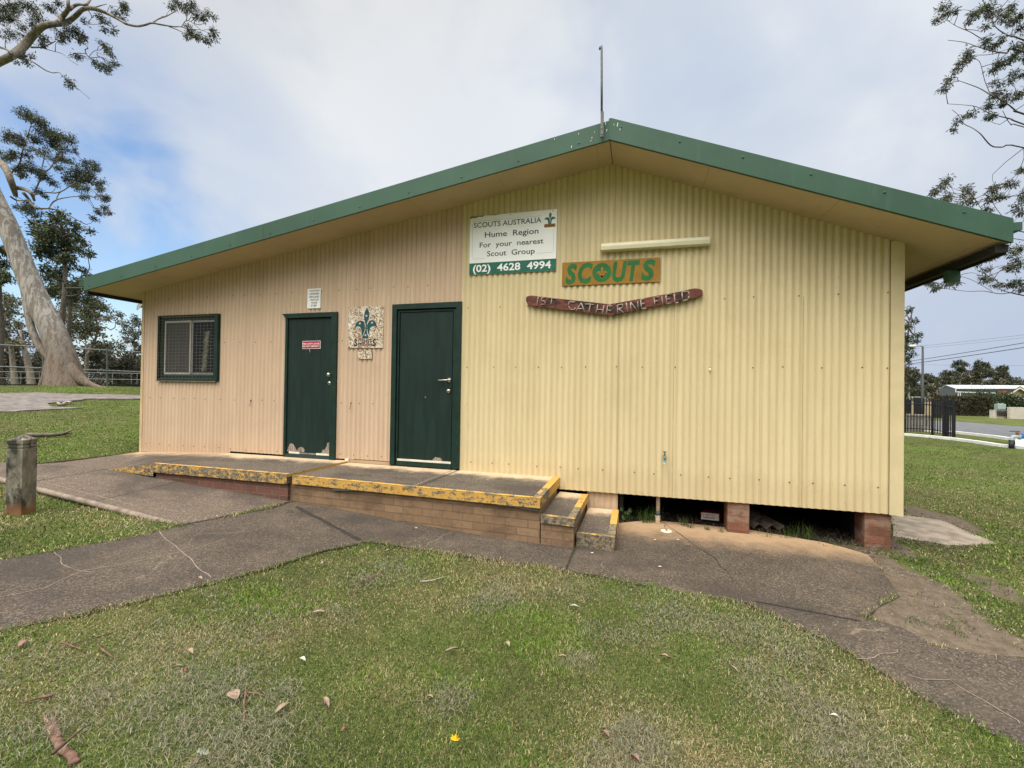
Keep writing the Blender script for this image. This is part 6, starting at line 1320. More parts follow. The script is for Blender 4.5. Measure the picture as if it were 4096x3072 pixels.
# small hip roof peeping left
a = PX(3590, 1575, 60); b = PX(3634, 1572, 60); t = PX(3612, 1557, 60)
o = MB().mat(M['tile']).prism([a, b, t+[1.0, 0, 0], t+[-3, 0, 0], a+[-4, 0, 0]], (0, 5, 0)); hr = empty('cottage', (a[0]-1.5, a[1], float(zg(a[0], a[1]))), 'small dark hip roofed cottage just past the hut corner', 'building'); o.build('roof', hr)
mb = MB(); mb.mat(M['brk']); mb.box((a[0]-4, a[1]+.6, float(zg(a[0], a[1]))-.2), (b[0]-.5, a[1]+4.6, a[2])); mb.build('walls', hr)
# hedge, big shrub, garden plants
def woodland(name, u0, u1, vt, vb, d0, d1, pal, N, L):
    u = rng.uniform(u0, u1, N); d = rng.uniform(d0, d1, N); top = vt+(fbm(u*.02, d*.05, .9, 91)-.5)*(vb-vt)*1.3; v = top+(vb-top)*rng.random(N)**.8
    P = np.array([PX(a, b, c) for a, b, c in zip(u, v, d)]); D = unit(rng.normal(size=(N, 3))); cc = np.array(pal)[rng.integers(0, len(pal), N)]*rng.uniform(.6, 1.4, (N, 1))*(.5+fbm(u*.03, v*.05, 1., 7))[:, None]
    o = leaf_object(name, None, P, D, L*rng.uniform(.7, 1.3, N), L*.5, cc, kind='stuff'); return o
woodland('far_woodland', 3560, 4300, 1525, 1585, 122, 140, PAL_F, 22000, .75)
woodland('far_thicket', -700, 700, 1462, 1550, 56, 66, PAL_B+PAL_F[:1], 9000, .42)
def hedge(label, u0, u1, vt, vb, depth, thick, pal, dens=520, L=.17, d2=None):
    a = PX(u0, vb, depth); b = PX(u1, vb, d2 or depth); a[2] = float(zg(a[0], a[1])); b[2] = float(zg(b[0], b[1])); ht = PX((u0+u1)/2, vt, (depth+(d2 or depth))/2)[2]-(a[2]+b[2])/2
    root = empty('hedge', (a+b)/2, label, 'hedge'); Lg = np.linalg.norm(b-a); n = int(dens*Lg*ht); t = rng.random(n); hh = rng.random(n)**.8; nn = np.array([CF[0], CF[1], 0])
    face = rng.random(n) < .6; off = np.where(face, rng.normal(0, .06, n), rng.random(n)*thick); P = a+(b-a)*t[:, None]+nn*off[:, None]; P[:, 2] += hh*ht*(1+.08*np.sin(t*40)); P[:, 2] = np.where(rng.random(n) < .3, (a[2]+b[2])/2+ht*(1+.05*np.sin(t*37))+rng.normal(0, .05, n), P[:, 2])
    D = unit(rng.normal(size=(n, 3))+np.array([0, -.3, .1])); cc = np.array(pal)[rng.integers(0, len(pal), n)]*rng.uniform(.6, 1.4, (n, 1)); cc *= (.65+.7*fbm(P[:, 0]+P[:, 1], P[:, 2], 1.6, 3))[:, None]
    leaf_object('foliage', root, P, D, L*rng.uniform(.7, 1.3, n), L*.5, cc)
    mb = MB(); mb.mat(M['twig'])
    for k in range(int(Lg*3)):
        p = a+(b-a)*random.random()+nn*thick*.5; mb.tube(wig(p, p+np.array([random.uniform(-.3, .3), 0, ht*.95]), .06, 4), [.03, .03, .025, .02, .012], 5, False)
    mb.prism([a+nn*thick*.35, b+nn*thick*.35, (b+nn*thick*.35)+[0, 0, ht*.86], (a+nn*thick*.35)+[0, 0, ht*.86]], tuple(nn*.25)); mb.build('stems', root); return root
hedge('tall clipped brown and green hedge behind the road', 3740, 3968, 1592, 1676, 36, 1.3, [(.055, .040, .022), (.04, .045, .018), (.075, .05, .028), (.035, .05, .018)])
bush('big glossy dark green shrub standing over the hedge', None, 3970, 1655, 37.5, 150, 108, [(.035, .06, .024), (.05, .08, .03), (.028, .045, .02)], 16, 150, .22)
bush('dark green shrub behind the cream wall', None, 4080, 1660, 37.5, 130, 78, [(.03, .05, .026), (.045, .07, .034), (.025, .04, .02)], 12, 150, .22)
bush('palm-like green garden plant left of the street light', None, 3655, 1600, 44, 75, 55, [(.06, .09, .03), (.08, .11, .035)], 8, 70, .5, 'garden_plant', 'plant')
bush('dark red leaved garden shrub right of the street light', None, 3712, 1600, 45, 50, 45, [(.05, .022, .022), (.07, .035, .03)], 7, 90, .25, 'garden_plant', 'plant')
bush('yellowish garden palm before the shed gable', None, 3790, 1600, 44, 70, 45, [(.10, .11, .045), (.08, .10, .04)], 8, 70, .45, 'garden_plant', 'plant')
bush('spiky green garden plant right of the thick fence post', None, 3748, 1600, 43, 55, 48, [(.06, .08, .035), (.085, .09, .045)], 7, 70, .45, 'garden_plant', 'plant')
# cream wall, slatted infill and meter box
M['wallc'] = plain('cream_garden_wall', (.52, .48, .42), .8, .07, 4)
cw = empty('garden_wall', PX(4040, 1690, 33), 'low cream garden wall with a dark slatted panel across the road', 'wall')
def wpart(name, u0, u1, vt, vb, d, mat, th=.22):
    a = PX(u0, vb, d); b = PX(u1, vb, d); zt_ = PX((u0+u1)/2, vt, d)[2]; mb = MB(); mb.mat(mat); mb.prism([(a[0], a[1], a[2]), (b[0], b[1], b[2]), (b[0], b[1], zt_), (a[0], a[1], zt_)], tuple(CF*np.array([1, 1, 0])*th)); return mb.build(name, cw)
wpart('low_wall', 3970, 4041, 1640.5, 1692, 33, M['wallc']); wpart('low_wall', 3970, 3990.5, 1640, 1641, 33, M['wallc'])
wpart('tall_wall', 4041.4, 4240, 1630, 1712, 32.6, M['wallc'])
mb = MB(); mb.mat(M['dkgate'])
for k in range(6):
    a = PX(3990, 1662-k*4.6, 32.9); b = PX(4040, 1663-k*4.6, 32.9); mb.prism([a, b, b+[0, 0, .055], a+[0, 0, .055]], (0, .04, 0))
mb.build('slat_panel', cw)
M['meter'] = plain('pale_green_cabinet', (.30, .38, .36), .5, .1)
mbx = empty('meter_box', PX(4007, 1640, 33.6), 'pale green twin utility cabinet standing behind the cream garden wall', 'cabinet')
for u0, u1 in ((3992, 4006), (4007, 4021)):
    mb = MB(); mb.mat(M['meter']); a = PX(u0, 1662, 33.6); b = PX(u1, 1662, 33.6); zt_ = PX(u0, 1616, 33.6)[2]; mb.box((a[0], a[1], a[2]-.6), (b[0], a[1]+.4, zt_)); mb.box((a[0]+.05, a[1]+.05, zt_+.001), (a[0]+.14, a[1]+.2, zt_+.06)); mb.build('cabinet', mbx, bevel=.02)
# hydrant pipework
hb = G(4047, 1794); hd = (hb-CAM)@CF; hy = empty('water_valve', hb, 'blue and grey water valve on a black standpipe at the right frame edge', 'valve')
M['bluep'] = plain('blue_valve_paint', (.012, .13, .42), .4, .15, 9); M['greyp'] = plain('grey_cast_elbow', (.33, .38, .40), .5, .15, 12)
def hq(x, y): return PX(*Hc(x, y), hd)
k_ = hd/FPX/3.9496
mb = MB(); mb.mat(M['iron']); p = hq(1763, 1500); mb.tube([(p[0], p[1], hb[2]-.1), p], 34*k_, 14); mb.build('standpipe', hy, smooth=True)
mb = MB(); mb.mat(M['greyp']); mb.tube(smoothline([hq(1763, 1502), hq(1766, 1475), hq(1785, 1455), hq(1820, 1448), hq(1885, 1448)]), 27*k_, 12); mb.tube([hq(1763, 1503), hq(1763, 1494)], 40*k_, 14); mb.tube([hq(1868, 1448), hq(1880, 1448)], 40*k_, 14); mb.build('elbow', hy, smooth=True)
mb = MB(); mb.mat(M['bluep']); mb.tube([hq(1881, 1448), hq(1895, 1448)], 44*k_, 14); mb.tube(smoothline([hq(1896, 1448), hq(1930, 1448), hq(2000, 1448), hq(2100, 1448)]), 36*k_, 14); mb.tube([hq(1940, 1430), hq(1940, 1400)], 20*k_, 10); mb.build('valve_body', hy, smooth=True)
mb = MB(); mb.mat(M['brk']); mb.tube([hq(1860, 1420), hq(1852, 1380)], 22*k_, 10); mb.mat(M['ink']); mb.tube([hq(1735, 1361), hq(1890, 1366)], 6*k_, 6); mb.build('tap_handle', hy)
# overhead lines
def wire(label, p0, p1, r, sag=.4):
    a = PX(*p0); b = PX(*p1); mb = MB(); mb.mat(M['ink']); mb.tube([a+(b-a)*t-np.array([0, 0, sag*4*t*(1-t)]) for t in np.linspace(0, 1, 15)], r, 5); o = mb.build('power_line'); tag(o, label, 'power line', 'overhead lines on the right'); return o
wire('upper thick overhead line sloping past the street light', (3300, 1490, 64), (4500, 1300, 34), .028, .25)
wire('lower thick overhead line sloping past the street light', (3300, 1495, 62), (4500, 1325, 32), .030, .25)
wire('upper faint thin overhead line from the street light top', (3560, 1395, 80), (4500, 1285, 70), .018, .3); wire('lower faint thin overhead line from the street light top', (3560, 1402, 80), (4500, 1300, 70), .016, .3)
wire('thin level overhead line above the far gums', (3300, 1455, 96), (4600, 1464, 90), .016, .1)
# ---------------------------------------------------------------- grass
PAVE = [[tuple(p[:2]) for p in path_pts], [tuple(p[:2]) for p in apron_pts], pad_pts, [(-6.47, 4.6), (-.2, 4.52), (-.2, 5.75), (-6.47, 5.75)], [(XL-.06, 5.66), (XR+.02, 5.66), (XR+.02, YB), (XL-.06, YB)]]
roadp = [tuple(G(u, v)[:2]) for u, v in near+farE]; gravp = [tuple(p) for p in grav_pts]
def scatter(N, r0, r1, th0, th1):
    th = rng.uniform(th0, th1, N); r = np.exp(rng.uniform(math.log(r0), math.log(r1), N)); return r*np.sin(th), r*np.cos(th), r
def ok(x, y, edge=.03):
    xx = x+rng.normal(0, edge, len(x)); yy = y+rng.normal(0, edge, len(x)); k = np.ones(len(x), bool)
    for p in PAVE: k &= ~inpoly(xx, yy, p)
    k &= ~inpoly(xx, yy, roadp); g = inpoly(x+rng.normal(0, .25, len(x)), y+rng.normal(0, .25, len(x)), gravp); k &= ~g | (rng.random(len(x)) < .05); return k
def blades(name, x, y, z, h, w, lean, col, curl=.5):
    n = len(x); a = rng.uniform(0, 2*math.pi, n); dx, dy = np.cos(a), np.sin(a); b = a+math.pi/2+rng.normal(0, .3, n); sx, sy = np.cos(b)*w/2, np.sin(b)*w/2
    B = np.stack([x, y, z], -1); S_ = np.stack([sx, sy, np.zeros(n)], -1); D = np.stack([dx, dy, np.zeros(n)], -1)
    hm = (h*.55)[:, None]; U = np.array([0, 0, 1.]); lean = lean[:, None]; H_ = h[:, None]
    mid = B+D*H_*.5*np.sin(lean*.7)+U*H_*.55*np.cos(lean*.7); tip = mid+D*H_*.5*np.sin(np.minimum(lean*1.35, 1.62))+U*H_*.45*np.cos(np.minimum(lean*1.35, 1.62))
    V = np.stack([B-S_, B+S_, mid+S_*.8, mid-S_*.8, tip], 1).reshape(-1, 3); i = np.arange(n)*5
    me = bpy.data.meshes.new(name); F = np.concatenate([np.stack([i, i+1, i+2], -1), np.stack([i, i+2, i+3], -1), np.stack([i+3, i+2, i+4], -1)]); fastmesh(me, V, F)
    ca = me.color_attributes.new('col', 'FLOAT_COLOR', 'POINT'); c = np.repeat(col, 5, 0); c4 = np.concatenate([c, np.ones((len(c), 1))], 1); ca.data.foreach_set('color', c4.ravel().astype(np.float32)); me.materials.append(M['grass'])
    o = bpy.data.objects.new(name, me); C.objects.link(o); o['kind'] = 'stuff'; return o
def grass_colour(x, y, n):
    base = np.array([(.062, .112, .020), (.095, .155, .028), (.140, .190, .042), (.034, .060, .015), (.17, .18, .06)])[rng.integers(0, 5, n)]
    straw = np.array([(.38, .31, .17), (.30, .245, .13), (.46, .39, .23), (.19, .145, .08)])[rng.integers(0, 4, n)]
    ps = np.clip((fbm(x, y, 1.1, 21)-.36)*2.8, 0, .9)*.74+.11; f = rng.random(n) < ps
    col = np.where(f[:, None], straw, base); lush = np.clip((fbm(x, y, 2.3, 33)-.48)*5, 0, 1)[:, None]; col = np.where(f[:, None], col, col*(1-.0*lush)+lush*np.array([.03, .065, -.004]))
    far_ = np.clip((np.hypot(x, y)-7)/8, 0, 1)[:, None]; col = col*(1-far_*.7)+far_*.7*np.array([.118, .190, .030]); return np.clip(col*(1+(rng.uniform(.45, 1.5, (n, 1))-1)*(1-.6*far_)), .01, 1)
x, y, r = scatter(1700000, 1.0, 24, YAW-R(74), YAW+R(76)); k = ok(x, y); x, y, r = x[k], y[k], r[k]
dm = dirtmask(x, y); dn = dm+(fbm(x, y, 4, 51)-.5)*.9; k = (dn < .42) | (rng.random(len(x)) < .03); x, y, r = x[k], y[k], r[k]; n = len(x)
lush = np.clip((fbm(x, y, 2.3, 33)-.48)*5, 0, 1); h = rng.uniform(.010, .027, n)*(1+.6*lush)*np.clip(r/4.5, 1, 1.25); w = rng.uniform(.0020, .0038, n)*np.clip(r/2.4, 1, 6)
blades('grass', x, y, zsurf(x, y)-.004, h, w, rng.uniform(.3, 1.5, n), grass_colour(x, y, n))
# clippings: dry grey mown grass lying in windrows
x, y, r = scatter(700000, 1.45, 9, YAW-R(58), YAW+R(60)); k = ok(x, y, .02); x, y, r = x[k], y[k], r[k]
cm = fbm(x*1.0, y*1.6, 1.25, 71); spots = np.zeros(len(x))
for u, v, rad in ((640, 2830, .34), (380, 2800, .28), (900, 2790, .30), (1000, 2950, .34), (760, 2920, .3), (250, 2900, .3), (1560, 2290, .40), (1480, 2320, .3), (1800, 2800, .18), (2320, 2660, .16), (2550, 2950, .2), (3120, 2750, .34), (3330, 2880, .38), (2960, 2540, .34), (3180, 2640, .3), (3400, 3000, .34), (1960, 2420, .3), (2700, 2480, .28), (3000, 2680, .2), (120, 2960, .3), (1120, 2790, .16)):
    p = G(u, v); spots = np.maximum(spots, np.exp(-(((x-p[0])**2+(y-p[1])**2)/(rad*.6)**2)))
pr = np.clip(spots*1.25*(.35+1.3*cm)+np.clip((cm-.60)*4, 0, .45), 0, 1)
k = rng.random(len(x)) < pr*.5; x, y, r = x[k], y[k], r[k]; n = len(x); sp_ = spots[k]
col = np.array([(.24, .23, .165), (.17, .175, .12), (.34, .31, .22), (.11, .12, .075), (.29, .25, .165)])[rng.integers(0, 5, n)]*rng.uniform(.65, 1.25, (n, 1))
blades('dry_clippings', x, y, zsurf(x, y)+.004+rng.random(n)*.024*(.35+sp_), rng.uniform(.016, .042, n), rng.uniform(.0016, .0028, n)*np.clip(r/2.4, 1, 4), rng.uniform(1.1, 1.6, n), col)
# ragged fringe where the lawn creeps over the pavement edges
bx, by = [], []
for poly in (path_pts, apron_pts, [np.array(p) for p in (p4[:2], p5[:2], p6[:2])]):
    m_ = len(poly); last = m_ if poly is not None and m_ > 4 else m_-1
    for i in range(last):
        a = np.array(poly[i]); b = np.array(poly[(i+1) % m_]); L_ = np.linalg.norm(b-a); c = (a+b)/2
        if np.hypot(c[0], c[1]) > 12 or (4.45 < c[1] and c[0] > -6.6 and c[0] < 2.6): continue
        n_ = int(L_*520*(.25+1.5*vn(c[0], c[1], 2.6, 77)**2)); t = rng.random(n_)[:, None]; nn = np.array([b[1]-a[1], -(b[0]-a[0])])/L_
        q = a+(b-a)*t+nn*rng.normal(.0, .022, n_)[:, None]; bx.append(q[:, 0]); by.append(q[:, 1])
bx, by = np.concatenate(bx), np.concatenate(by); k = np.ones(len(bx), bool)
for p in (PAVE[2], PAVE[3]): k &= ~inpoly(bx, by, p)
k &= dirtmask(bx, by) < .5; k &= ~((bx > -4.72) & (bx < -3.9) & (by > 3.5))
bx, by = bx[k], by[k]; n = len(bx); blades('edge_grass', bx, by, zg(bx, by)+.004, rng.uniform(.014, .042, n), rng.uniform(.002, .0036, n)*np.clip(np.hypot(bx, by)/2.6, 1, 3), rng.uniform(.3, 1.45, n), grass_colour(bx, by, n))
# clumps of longer grass along edges and under the floor
tx, ty, th_, tw_, tc = [], [], [], [], []
def tuft(p, n_, rad, hh, pal):
    for _ in range(n_):
        a = random.uniform(0, 6.28); q = rad*math.sqrt(random.random()); tx.append(p[0]+q*math.cos(a)); ty.append(p[1]+q*math.sin(a)); th_.append(hh*random.uniform(.45, 1.2)); tw_.append(random.uniform(.003, .006)); c = random.choice(pal); s = random.uniform(.6, 1.3); tc.append([t*s for t in c])
GP = [(.06, .13, .02), (.09, .16, .03), (.045, .09, .018), (.12, .15, .05)]
for u, v, n_, rad, hh in ((3120, 2300, 0, .1, .1), (3665, 2250, 60, .09, .05), (3700, 2245, 40, .06, .06), (3860, 2320, 90, .16, .05), (3960, 2350, 90, .2, .05), (3830, 2495, 70, .10, .035), (3790, 2515, 40, .08, .03), (3660, 2490, 50, .07, .035), (3465, 2475, 40, .05, .04), (3230, 2440, 25, .04, .03), (1160, 2052, 22, .035, .03), (2290, 2200, 26, .04, .035), (730, 2106, 60, .08, .05), (640, 2090, 40, .1, .045), (1480, 2172, 90, .16, .045), (1650, 2195, 90, .2, .04), (2100, 2260, 60, .2, .03), (3560, 2215, 40, .1, .06), (3490, 2210, 40, .08, .05), (3840, 2540, 30, .05, .03), (3780, 2000, 80, .15, .07), (3820, 2060, 60, .12, .07)):
    if n_: tuft(G(u, v), n_, rad, hh, GP)
for xq, yq, n_, rad, hh in ((.12, 5.83, 90, .10, .22), (.20, 5.95, 60, .12, .25), (-.10, 5.85, 30, .08, .18), (.55, 5.80, 26, .05, .15), (.62, 5.74, 20, .04, .08), (.80, 5.72, 24, .03, .07), (1.72, 5.85, 46, .09, .19), (1.86, 5.80, 40, .07, .22), (1.62, 5.76, 40, .08, .07), (1.45, 5.74, 40, .1, .05), (2.1, 5.74, 60, .16, .05), (2.3, 5.68, 50, .12, .06), (1.95, 5.72, 60, .2, .04), (2.55, 5.55, 60, .14, .05), (2.7, 5.4, 50, .14, .05), (.95, 5.70, 24, .05, .05)): tuft((xq, yq), n_, rad, hh, GP)
tx, ty = np.array(tx), np.array(ty); n = len(tx); blades('grass_tufts', tx, ty, zsurf(tx, ty)-.003, np.array(th_), np.array(tw_), rng.uniform(.2, 1.1, n), np.array(tc))
# leaf litter and bark crumbs under the hut edge and on the bare soil
x = rng.uniform(-.2, 3.4, 5200); y = rng.uniform(5.35, 6.3, 5200); k = ~inpoly(x, y, PAVE[0]) & ((x < 2.4) | (rng.random(len(x)) < .5)); x, y = x[k], y[k]; n = len(x)
col = np.array([(.12, .085, .055), (.18, .135, .09), (.075, .055, .04), (.24, .19, .13)])[rng.integers(0, 4, n)]*rng.uniform(.6, 1.3, (n, 1)); blades('leaf_litter', x, y, zg(x, y)+.002+rng.random(n)*.012, rng.uniform(.02, .07, n), rng.uniform(.003, .009, n), rng.uniform(1.2, 1.6, n), col)
# broad leaved weed beside the last step
wd = empty('weed', (-.13, 5.78, float(zg(-.13, 5.78))), 'broad leaved green weed beside the lowest step', 'weed')
mb = MB(); mb.mat(M['weedl'] if 'weedl' in M else plain('weed_leaf', (.035, .07, .016), .5, .2, 20))
for a, h_, s in ((.2, .14, .03), (1.6, .10, .026), (3., .15, .028), (4.2, .06, .032), (5.3, .12, .024), (2.2, .05, .03)):
    c = np.array([-.13+.05*math.cos(a), 5.78+.04*math.sin(a)-.02, float(zg(-.13, 5.78))+h_]); mb.add([c+[s*math.cos(t)*.8, -.012*math.sin(t*2), s*math.sin(t)] for t in np.linspace(0, 2*math.pi, 9)[:-1]], [tuple(range(8))]); mb.tube([(-.13, 5.78, float(zg(-.13, 5.78))), c], .003, 4)
mb.build('foliage', wd)
# ---------------------------------------------------------------- fallen things on the lawn
def onlawn(u, v, up_=.022): p = G(u, v); p[2] = float(zsurf(p[0], p[1]))+up_; return p
M['lf_pink'] = plain('pinkish_dry_leaf', (.20, .11, .09), .6, .25, 30); M['lf_tan'] = plain('tan_dry_leaf', (.25, .185, .135), .6, .25, 30); M['lf_red'] = plain('red_brown_leaf', (.20, .06, .045), .6, .3, 30); M['lf_green'] = plain('pale_green_leaf', (.28, .35, .26), .55, .15, 30); M['lf_white'] = plain('bleached_leaf', (.40, .42, .36), .6, .1, 30); M['barkred'] = plain('red_bark', (.15, .085, .062), .85, .4, 30, bump=.4, stretch=(1, 1, 1)); M['stickd'] = plain('dark_stick', (.085, .055, .042), .85, .35, 30)
def fallen_leaf(u, v, du, dv, w_, mat, label, group=None):
    """du, dv: the leaf's tip offset in pixels"""
    a = onlawn(u-du/2, v-dv/2); b = onlawn(u+du/2, v+dv/2); ax = b-a; L_ = np.linalg.norm(ax); t = ax/L_; s = unit(np.cross(t, [0, 0, 1.])); w_ = w_*L_; tw = random.uniform(-.2, .2); V, F = [], []; n_ = 7
    for i in range(n_):
        q = i/(n_-1); wd_ = w_*math.sin(math.pi*min(1, q*.92+.04))**.8; lift = np.array([0, 0, .012*math.sin(q*3.1)]); c = a+ax*q+lift
        V += [c-s*wd_/2+[0, 0, .006], c+[0, 0, -.0], c+s*wd_/2+[0, 0, .008+tw*.02]]
    for i in range(n_-1):
        F += [(3*i, 3*i+1, 3*i+4, 3*i+3), (3*i+1, 3*i+2, 3*i+5, 3*i+4)]
    mb = MB(); mb.mat(mat); mb.add(V, F); mb.add([np.array(p)-[0, 0, .0012] for p in V], [f[::-1] for f in F]); o = mb.build('fallen_leaf', smooth=True); return tag(o, label, 'leaf', group or 'fallen leaves on the lawn')
LV = [(91, 2595, 36, -30, .42, 'lf_pink', 'pink dry leaf alone on the lawn near the left frame edge'), (712, 2685, 44, -6, .3, 'lf_tan', 'long tan leaf on the lawn below the left path'), (744, 2700, 16, -12, .6, 'lf_red', 'small red brown leaf touching the long tan leaf'),
      (933, 2808, 26, 34, .62, 'lf_tan', 'rounded pinkish leaf beside the crossed twigs'), (1128, 2860, 58, -44, .36, 'lf_tan', 'largest grey tan leaf on the grey clippings at the bottom'), (1304, 2832, 20, 40, .3, 'lf_tan', 'curled tan leaf right of the largest grey tan leaf'),
      (1274, 2470, 52, -4, .34, 'lf_tan', 'tan leaf on the lawn below the path bend'), (1806, 2625, 54, -14, .24, 'lf_tan', 'slim tan leaf in the middle of the lawn'), (1208, 2664, 24, 8, .6, 'lf_white', 'small bleached leaf scrap left of the middle of the lawn'), (1292, 2264, 20, -6, .5, 'lf_white', 'small white leaf scrap at the top of the lawn near the path corner'),
      (2297, 2444, 36, 4, .42, 'lf_green', 'pale green leaf on the lawn right of the steps'), (2660, 2645, 36, 10, .55, 'lf_tan', 'pinkish crumpled leaf on the right half of the lawn'), (2936, 2690, 36, 26, .22, 'lf_tan', 'thin pale sliver leaf on the grey clippings at the right'), (2422, 2955, 28, 24, .5, 'lf_pink', 'pink leaf near the bottom of the lawn'), (2540, 3052, 34, 26, .5, 'lf_pink', 'pink leaf cut by the bottom frame edge'), (3340, 2880, 40, 14, .5, 'lf_white', 'white torn leaf on the clippings at the lower right'),
      (3122, 2722, 22, 6, .6, 'lf_tan', 'pink tan leaf above the white torn leaf'), (2250, 2650, 34, 2, .3, 'lf_tan', 'tan leaf on the small clipping heap in the middle'), (1720, 2808, 26, 4, .5, 'lf_tan', 'bleached tan leaf on the lawn above the yellow flower'), (1376, 2940, 22, -10, .5, 'lf_red', 'orange brown leaf near the bottom left clippings'), (320, 2560, 20, -16, .3, 'lf_tan', 'short tan leaf under the path edge at the left'), (797, 2332, 20, 4, .6, 'lf_tan', 'round orange tan leaf on the path edge'), (760, 2620, 18, 18, .4, 'lf_tan', 'small upright tan leaf in the left lawn'), (2030, 2600, 14, 18, .5, 'lf_tan', 'tiny pink leaf at the centre of the lawn'), (1550, 2215, 22, -2, .5, 'lf_white', 'little pale leaf by the path edge under the brick base')]
for u, v, du, dv, w_, mt, lab in LV: fallen_leaf(u, v, du, dv, w_, M[mt], lab)
def stick(pts, widths, mat, name, label, cat, up_=.02, group=None):
    P = [onlawn(u, v, up_) for u, v in pts]; mb = MB(); mb.mat(mat); d0 = (P[0]-CAM)@CF; P2 = smoothline(P); ws = np.interp(np.linspace(0, len(widths)-1, len(P2)), range(len(widths)), widths); mb.tube(P2, [max(.0015, w_*d0/FPX/2) for w_ in ws], 7); return mb, name, label, cat, group
def put(t): mb, name, label, cat, group = t; return tag(mb.build(name, smooth=True), label, cat, group)
D_ = crop(2.011, 0, 2250)
mb = stick([D_(600, 1650), D_(575, 1590), D_(500, 1530), D_(450, 1450), D_(410, 1370), D_(375, 1290), D_(350, 1215)], (34, 38, 36, 34, 26, 14, 5), M['barkred'], '', '', '')[0]
for P, ws in (([D_(470, 1440), D_(450, 1350), D_(425, 1270), D_(400, 1205)], (22, 18, 12, 4)), ([D_(430, 1400), D_(400, 1320), D_(385, 1290)], (16, 12, 6))):
    b = stick(P, ws, M['barkred'], '', '', '', .03)[0]; k0_ = len(mb.v); mb.v += b.v; mb.f += [tuple(i+k0_ for i in f) for f in b.f]; mb.mi += b.mi
zc_ = np.mean([q[2] for q in mb.v]); mb.v = [(q[0]+random.gauss(0, .002), q[1]+random.gauss(0, .002), zc_-.012+(q[2]-zc_)*.42) for q in mb.v]
tag(mb.build('bark_strip', smooth=True), 'thick red brown forked bark strip at the bottom left corner', 'bark strip')
put(stick([D_(420, 1650), D_(500, 1580), D_(620, 1470), D_(735, 1385)], (16, 12, 8, 3), M['stickd'], 'stick', 'dark straight stick lying across the red bark strip', 'stick', .05))
put(stick([D_(170, 1165), D_(290, 1120), D_(400, 1095), D_(425, 1085)], (4, 8, 14, 10), M['barkred'], 'bark_strip', 'tapered brown bark strip above the forked one', 'bark strip'))
put(stick([D_(1925, 1102), D_(2010, 1095), D_(2060, 1095), D_(2125, 1120)], (5, 8, 7, 4), M['barkred'], 'twig', 'reddish twig lying level over another by the rounded leaf', 'twig'))
put(stick([D_(1972, 1050), D_(1975, 1110), D_(1960, 1200), D_(1965, 1270), D_(1958, 1365)], (4, 8, 8, 6, 3), M['barkred'], 'twig', 'upright reddish twig crossed by another near the rounded leaf', 'twig', .03))
put(stick([D_(480, 665), D_(560, 690), D_(660, 720)], (4, 7, 4), M['barkred'], 'twig', 'short brown twig pointing right on the left lawn', 'twig')); put(stick([D_(780, 680), D_(840, 730), D_(910, 775)], (4, 7, 4), M['barkred'], 'twig', 'short brown twig sloping down on the left lawn', 'twig'))
put(stick([D_(560, 690), D_(700, 645), D_(910, 585)], (5, 4, 3), M['stickd'], 'twig', 'long thin dark twig running up to the right on the left lawn', 'twig')); put(stick([D_(740, 415), D_(790, 380), D_(808, 355)], (4, 5, 3), M['stickd'], 'twig', 'dark twig sticking out from the path edge on the left', 'twig'))
R_ = crop(1.9027, 1000, 2200)
put(stick([R_(830, 275), R_(900, 235), R_(1000, 195), R_(1060, 165)], (5, 8, 6, 3), M['barkred'], 'twig', 'thin brown twig on the bald patch at the top of the lawn', 'twig')); put(stick([R_(1290, 262), R_(1380, 255), R_(1480, 225)], (4, 6, 4), M['stick'], 'twig', 'pale twig right of the bald patch at the top of the lawn', 'twig'))
C_ = crop(2.011, 0, 1550); M['stickg'] = plain('grey_brown_wood', (.13, .105, .085), .85, .35, 12, bump=.3)
P = [G(*C_(*p)) for p in ((215, 398), (300, 402), (400, 402), (500, 396), (575, 386))]; lg = MB(); lg.mat(M['stickg']); lg.tube(smoothline([p+[0, 0, .05] for p in P]), list(np.interp(np.linspace(0, 4, 17), range(5), [.03, .036, .034, .03, .012])), 8); b_ = P[3]; lg.tube([P[3]+[0, 0, .05], P[3]+[.12, .03, .10], P[4]+[.05, 0, .12]], [.024, .018, .008], 6); tag(lg.build('fallen_branch', smooth=True), 'grey brown fallen branch on the grass right of the bollard top', 'branch')
P = [G(*crop(3.687, 0, 1400)(*p)) for p in ((850, 815), (910, 835), (970, 800), (1050, 805))]; lg = MB(); lg.mat(M['stick']); lg.tube(smoothline([p+[0, 0, .06] for p in P]), .03, 6); tag(lg.build('fallen_branch', smooth=True), 'pale bent fallen branch beside the gravel path', 'branch')
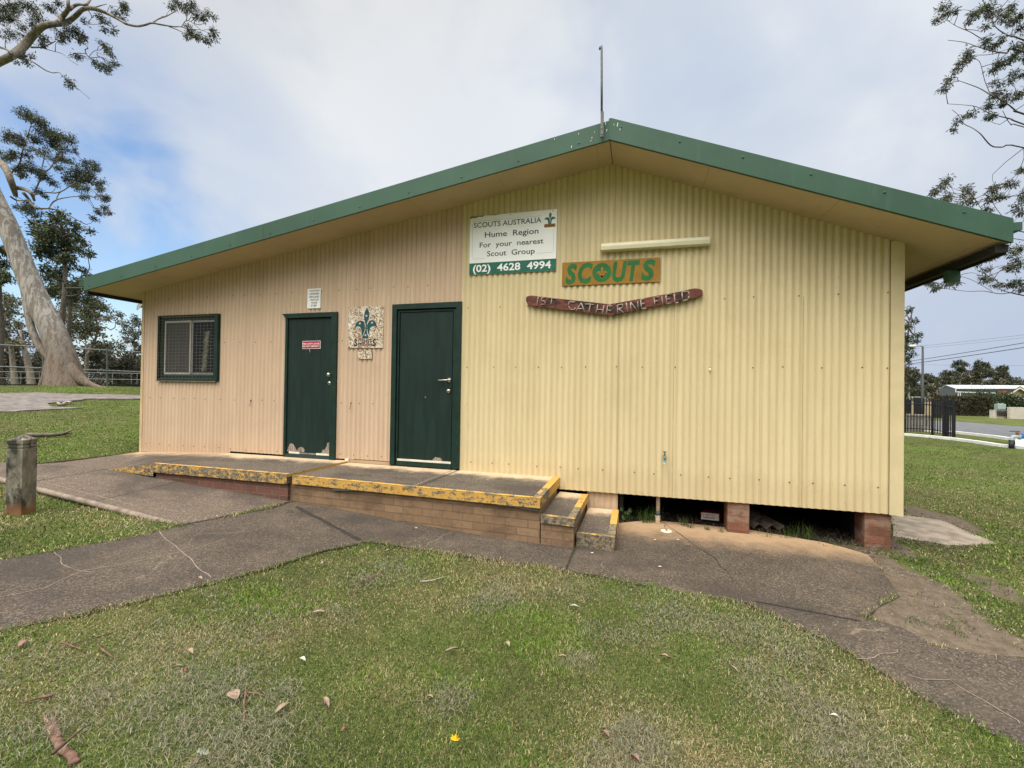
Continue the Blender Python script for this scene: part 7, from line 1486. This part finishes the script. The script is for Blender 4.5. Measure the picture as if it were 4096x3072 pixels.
# yellow flower, feather
fp_ = onlawn(1822, 3005, 0.); fl = empty('flower', fp_, 'single yellow dandelion flower near the bottom of the lawn', 'flower')
hd_ = (CAM+ray(1823, 2957)*((fp_-CAM)@CF)); M['yflower'] = plain('yellow_petals', (.78, .50, .01), .5, .12, 60); M['stem'] = plain('green_stem', (.13, .20, .06), .6, .2)
mb = MB(); mb.mat(M['stem']); mb.tube([fp_, (fp_+hd_)/2+[.004, 0, 0], hd_], .0022, 6); mb.build('stem', fl)
mb = MB(); mb.mat(M['yflower'])
for i in range(26):
    a = i*2.399; rr_ = .004+.009*(i % 3)/2; d_ = np.array([math.cos(a), math.sin(a)*.55-.45, .55]); d_ = d_/np.linalg.norm(d_); c = hd_+[0, -.002, 0]; s = unit(np.cross(d_, [0, 0, 1.]))*.0034; t_ = c+d_*(rr_+.012); mb.add([c-s*.4, c+s*.4, t_+s, t_-s], [(0, 1, 2, 3)])
mb.build('petals', fl)
ft = onlawn(806, 3066, .03); fe_ = MB(); fe_.mat(M['lf_white'])
for i in range(40):
    t = i/40; c = ft+np.array([.05*(t-.5), 0, .012]); d_ = np.array([random.uniform(-.6, .6), random.uniform(-.5, .5), random.uniform(.1, 1)])*.028; fe_.add([c-[.002, 0, 0], c+[.002, 0, 0], c+d_], [(0, 1, 2)])
tag(fe_.build('feather'), 'fluffy white feather tuft at the bottom frame edge', 'feather')
# scraps on the pavement
for u, v, lab in ((2620, 2168, 'tiny white scrap on the path below the lowest step'), (2712, 2168, 'tiny white scrap on the path under the drain cap'), (2640, 2277, 'tiny white scrap at the lawn edge of the right path'), (1664, 2121, 'tiny white scrap on the path before the brick base'), (2368, 2222, 'tiny white scrap on the path in front of the lowest step')):
    p = G(u, v, .026); mb = MB(); mb.mat(M['white']); mb.add([p+[-.018, 0, 0], p+[0, -.008, .003], p+[.016, .002, .001], p+[.003, .010, .002]], [(0, 1, 2, 3)]); mb.add([p+[-.018, 0, -.001], p+[0, -.008, .002], p+[.016, .002, 0], p+[.003, .010, .001]], [(3, 2, 1, 0)]); tag(mb.build('paper_scrap'), lab, 'scrap', 'white scraps on the path')
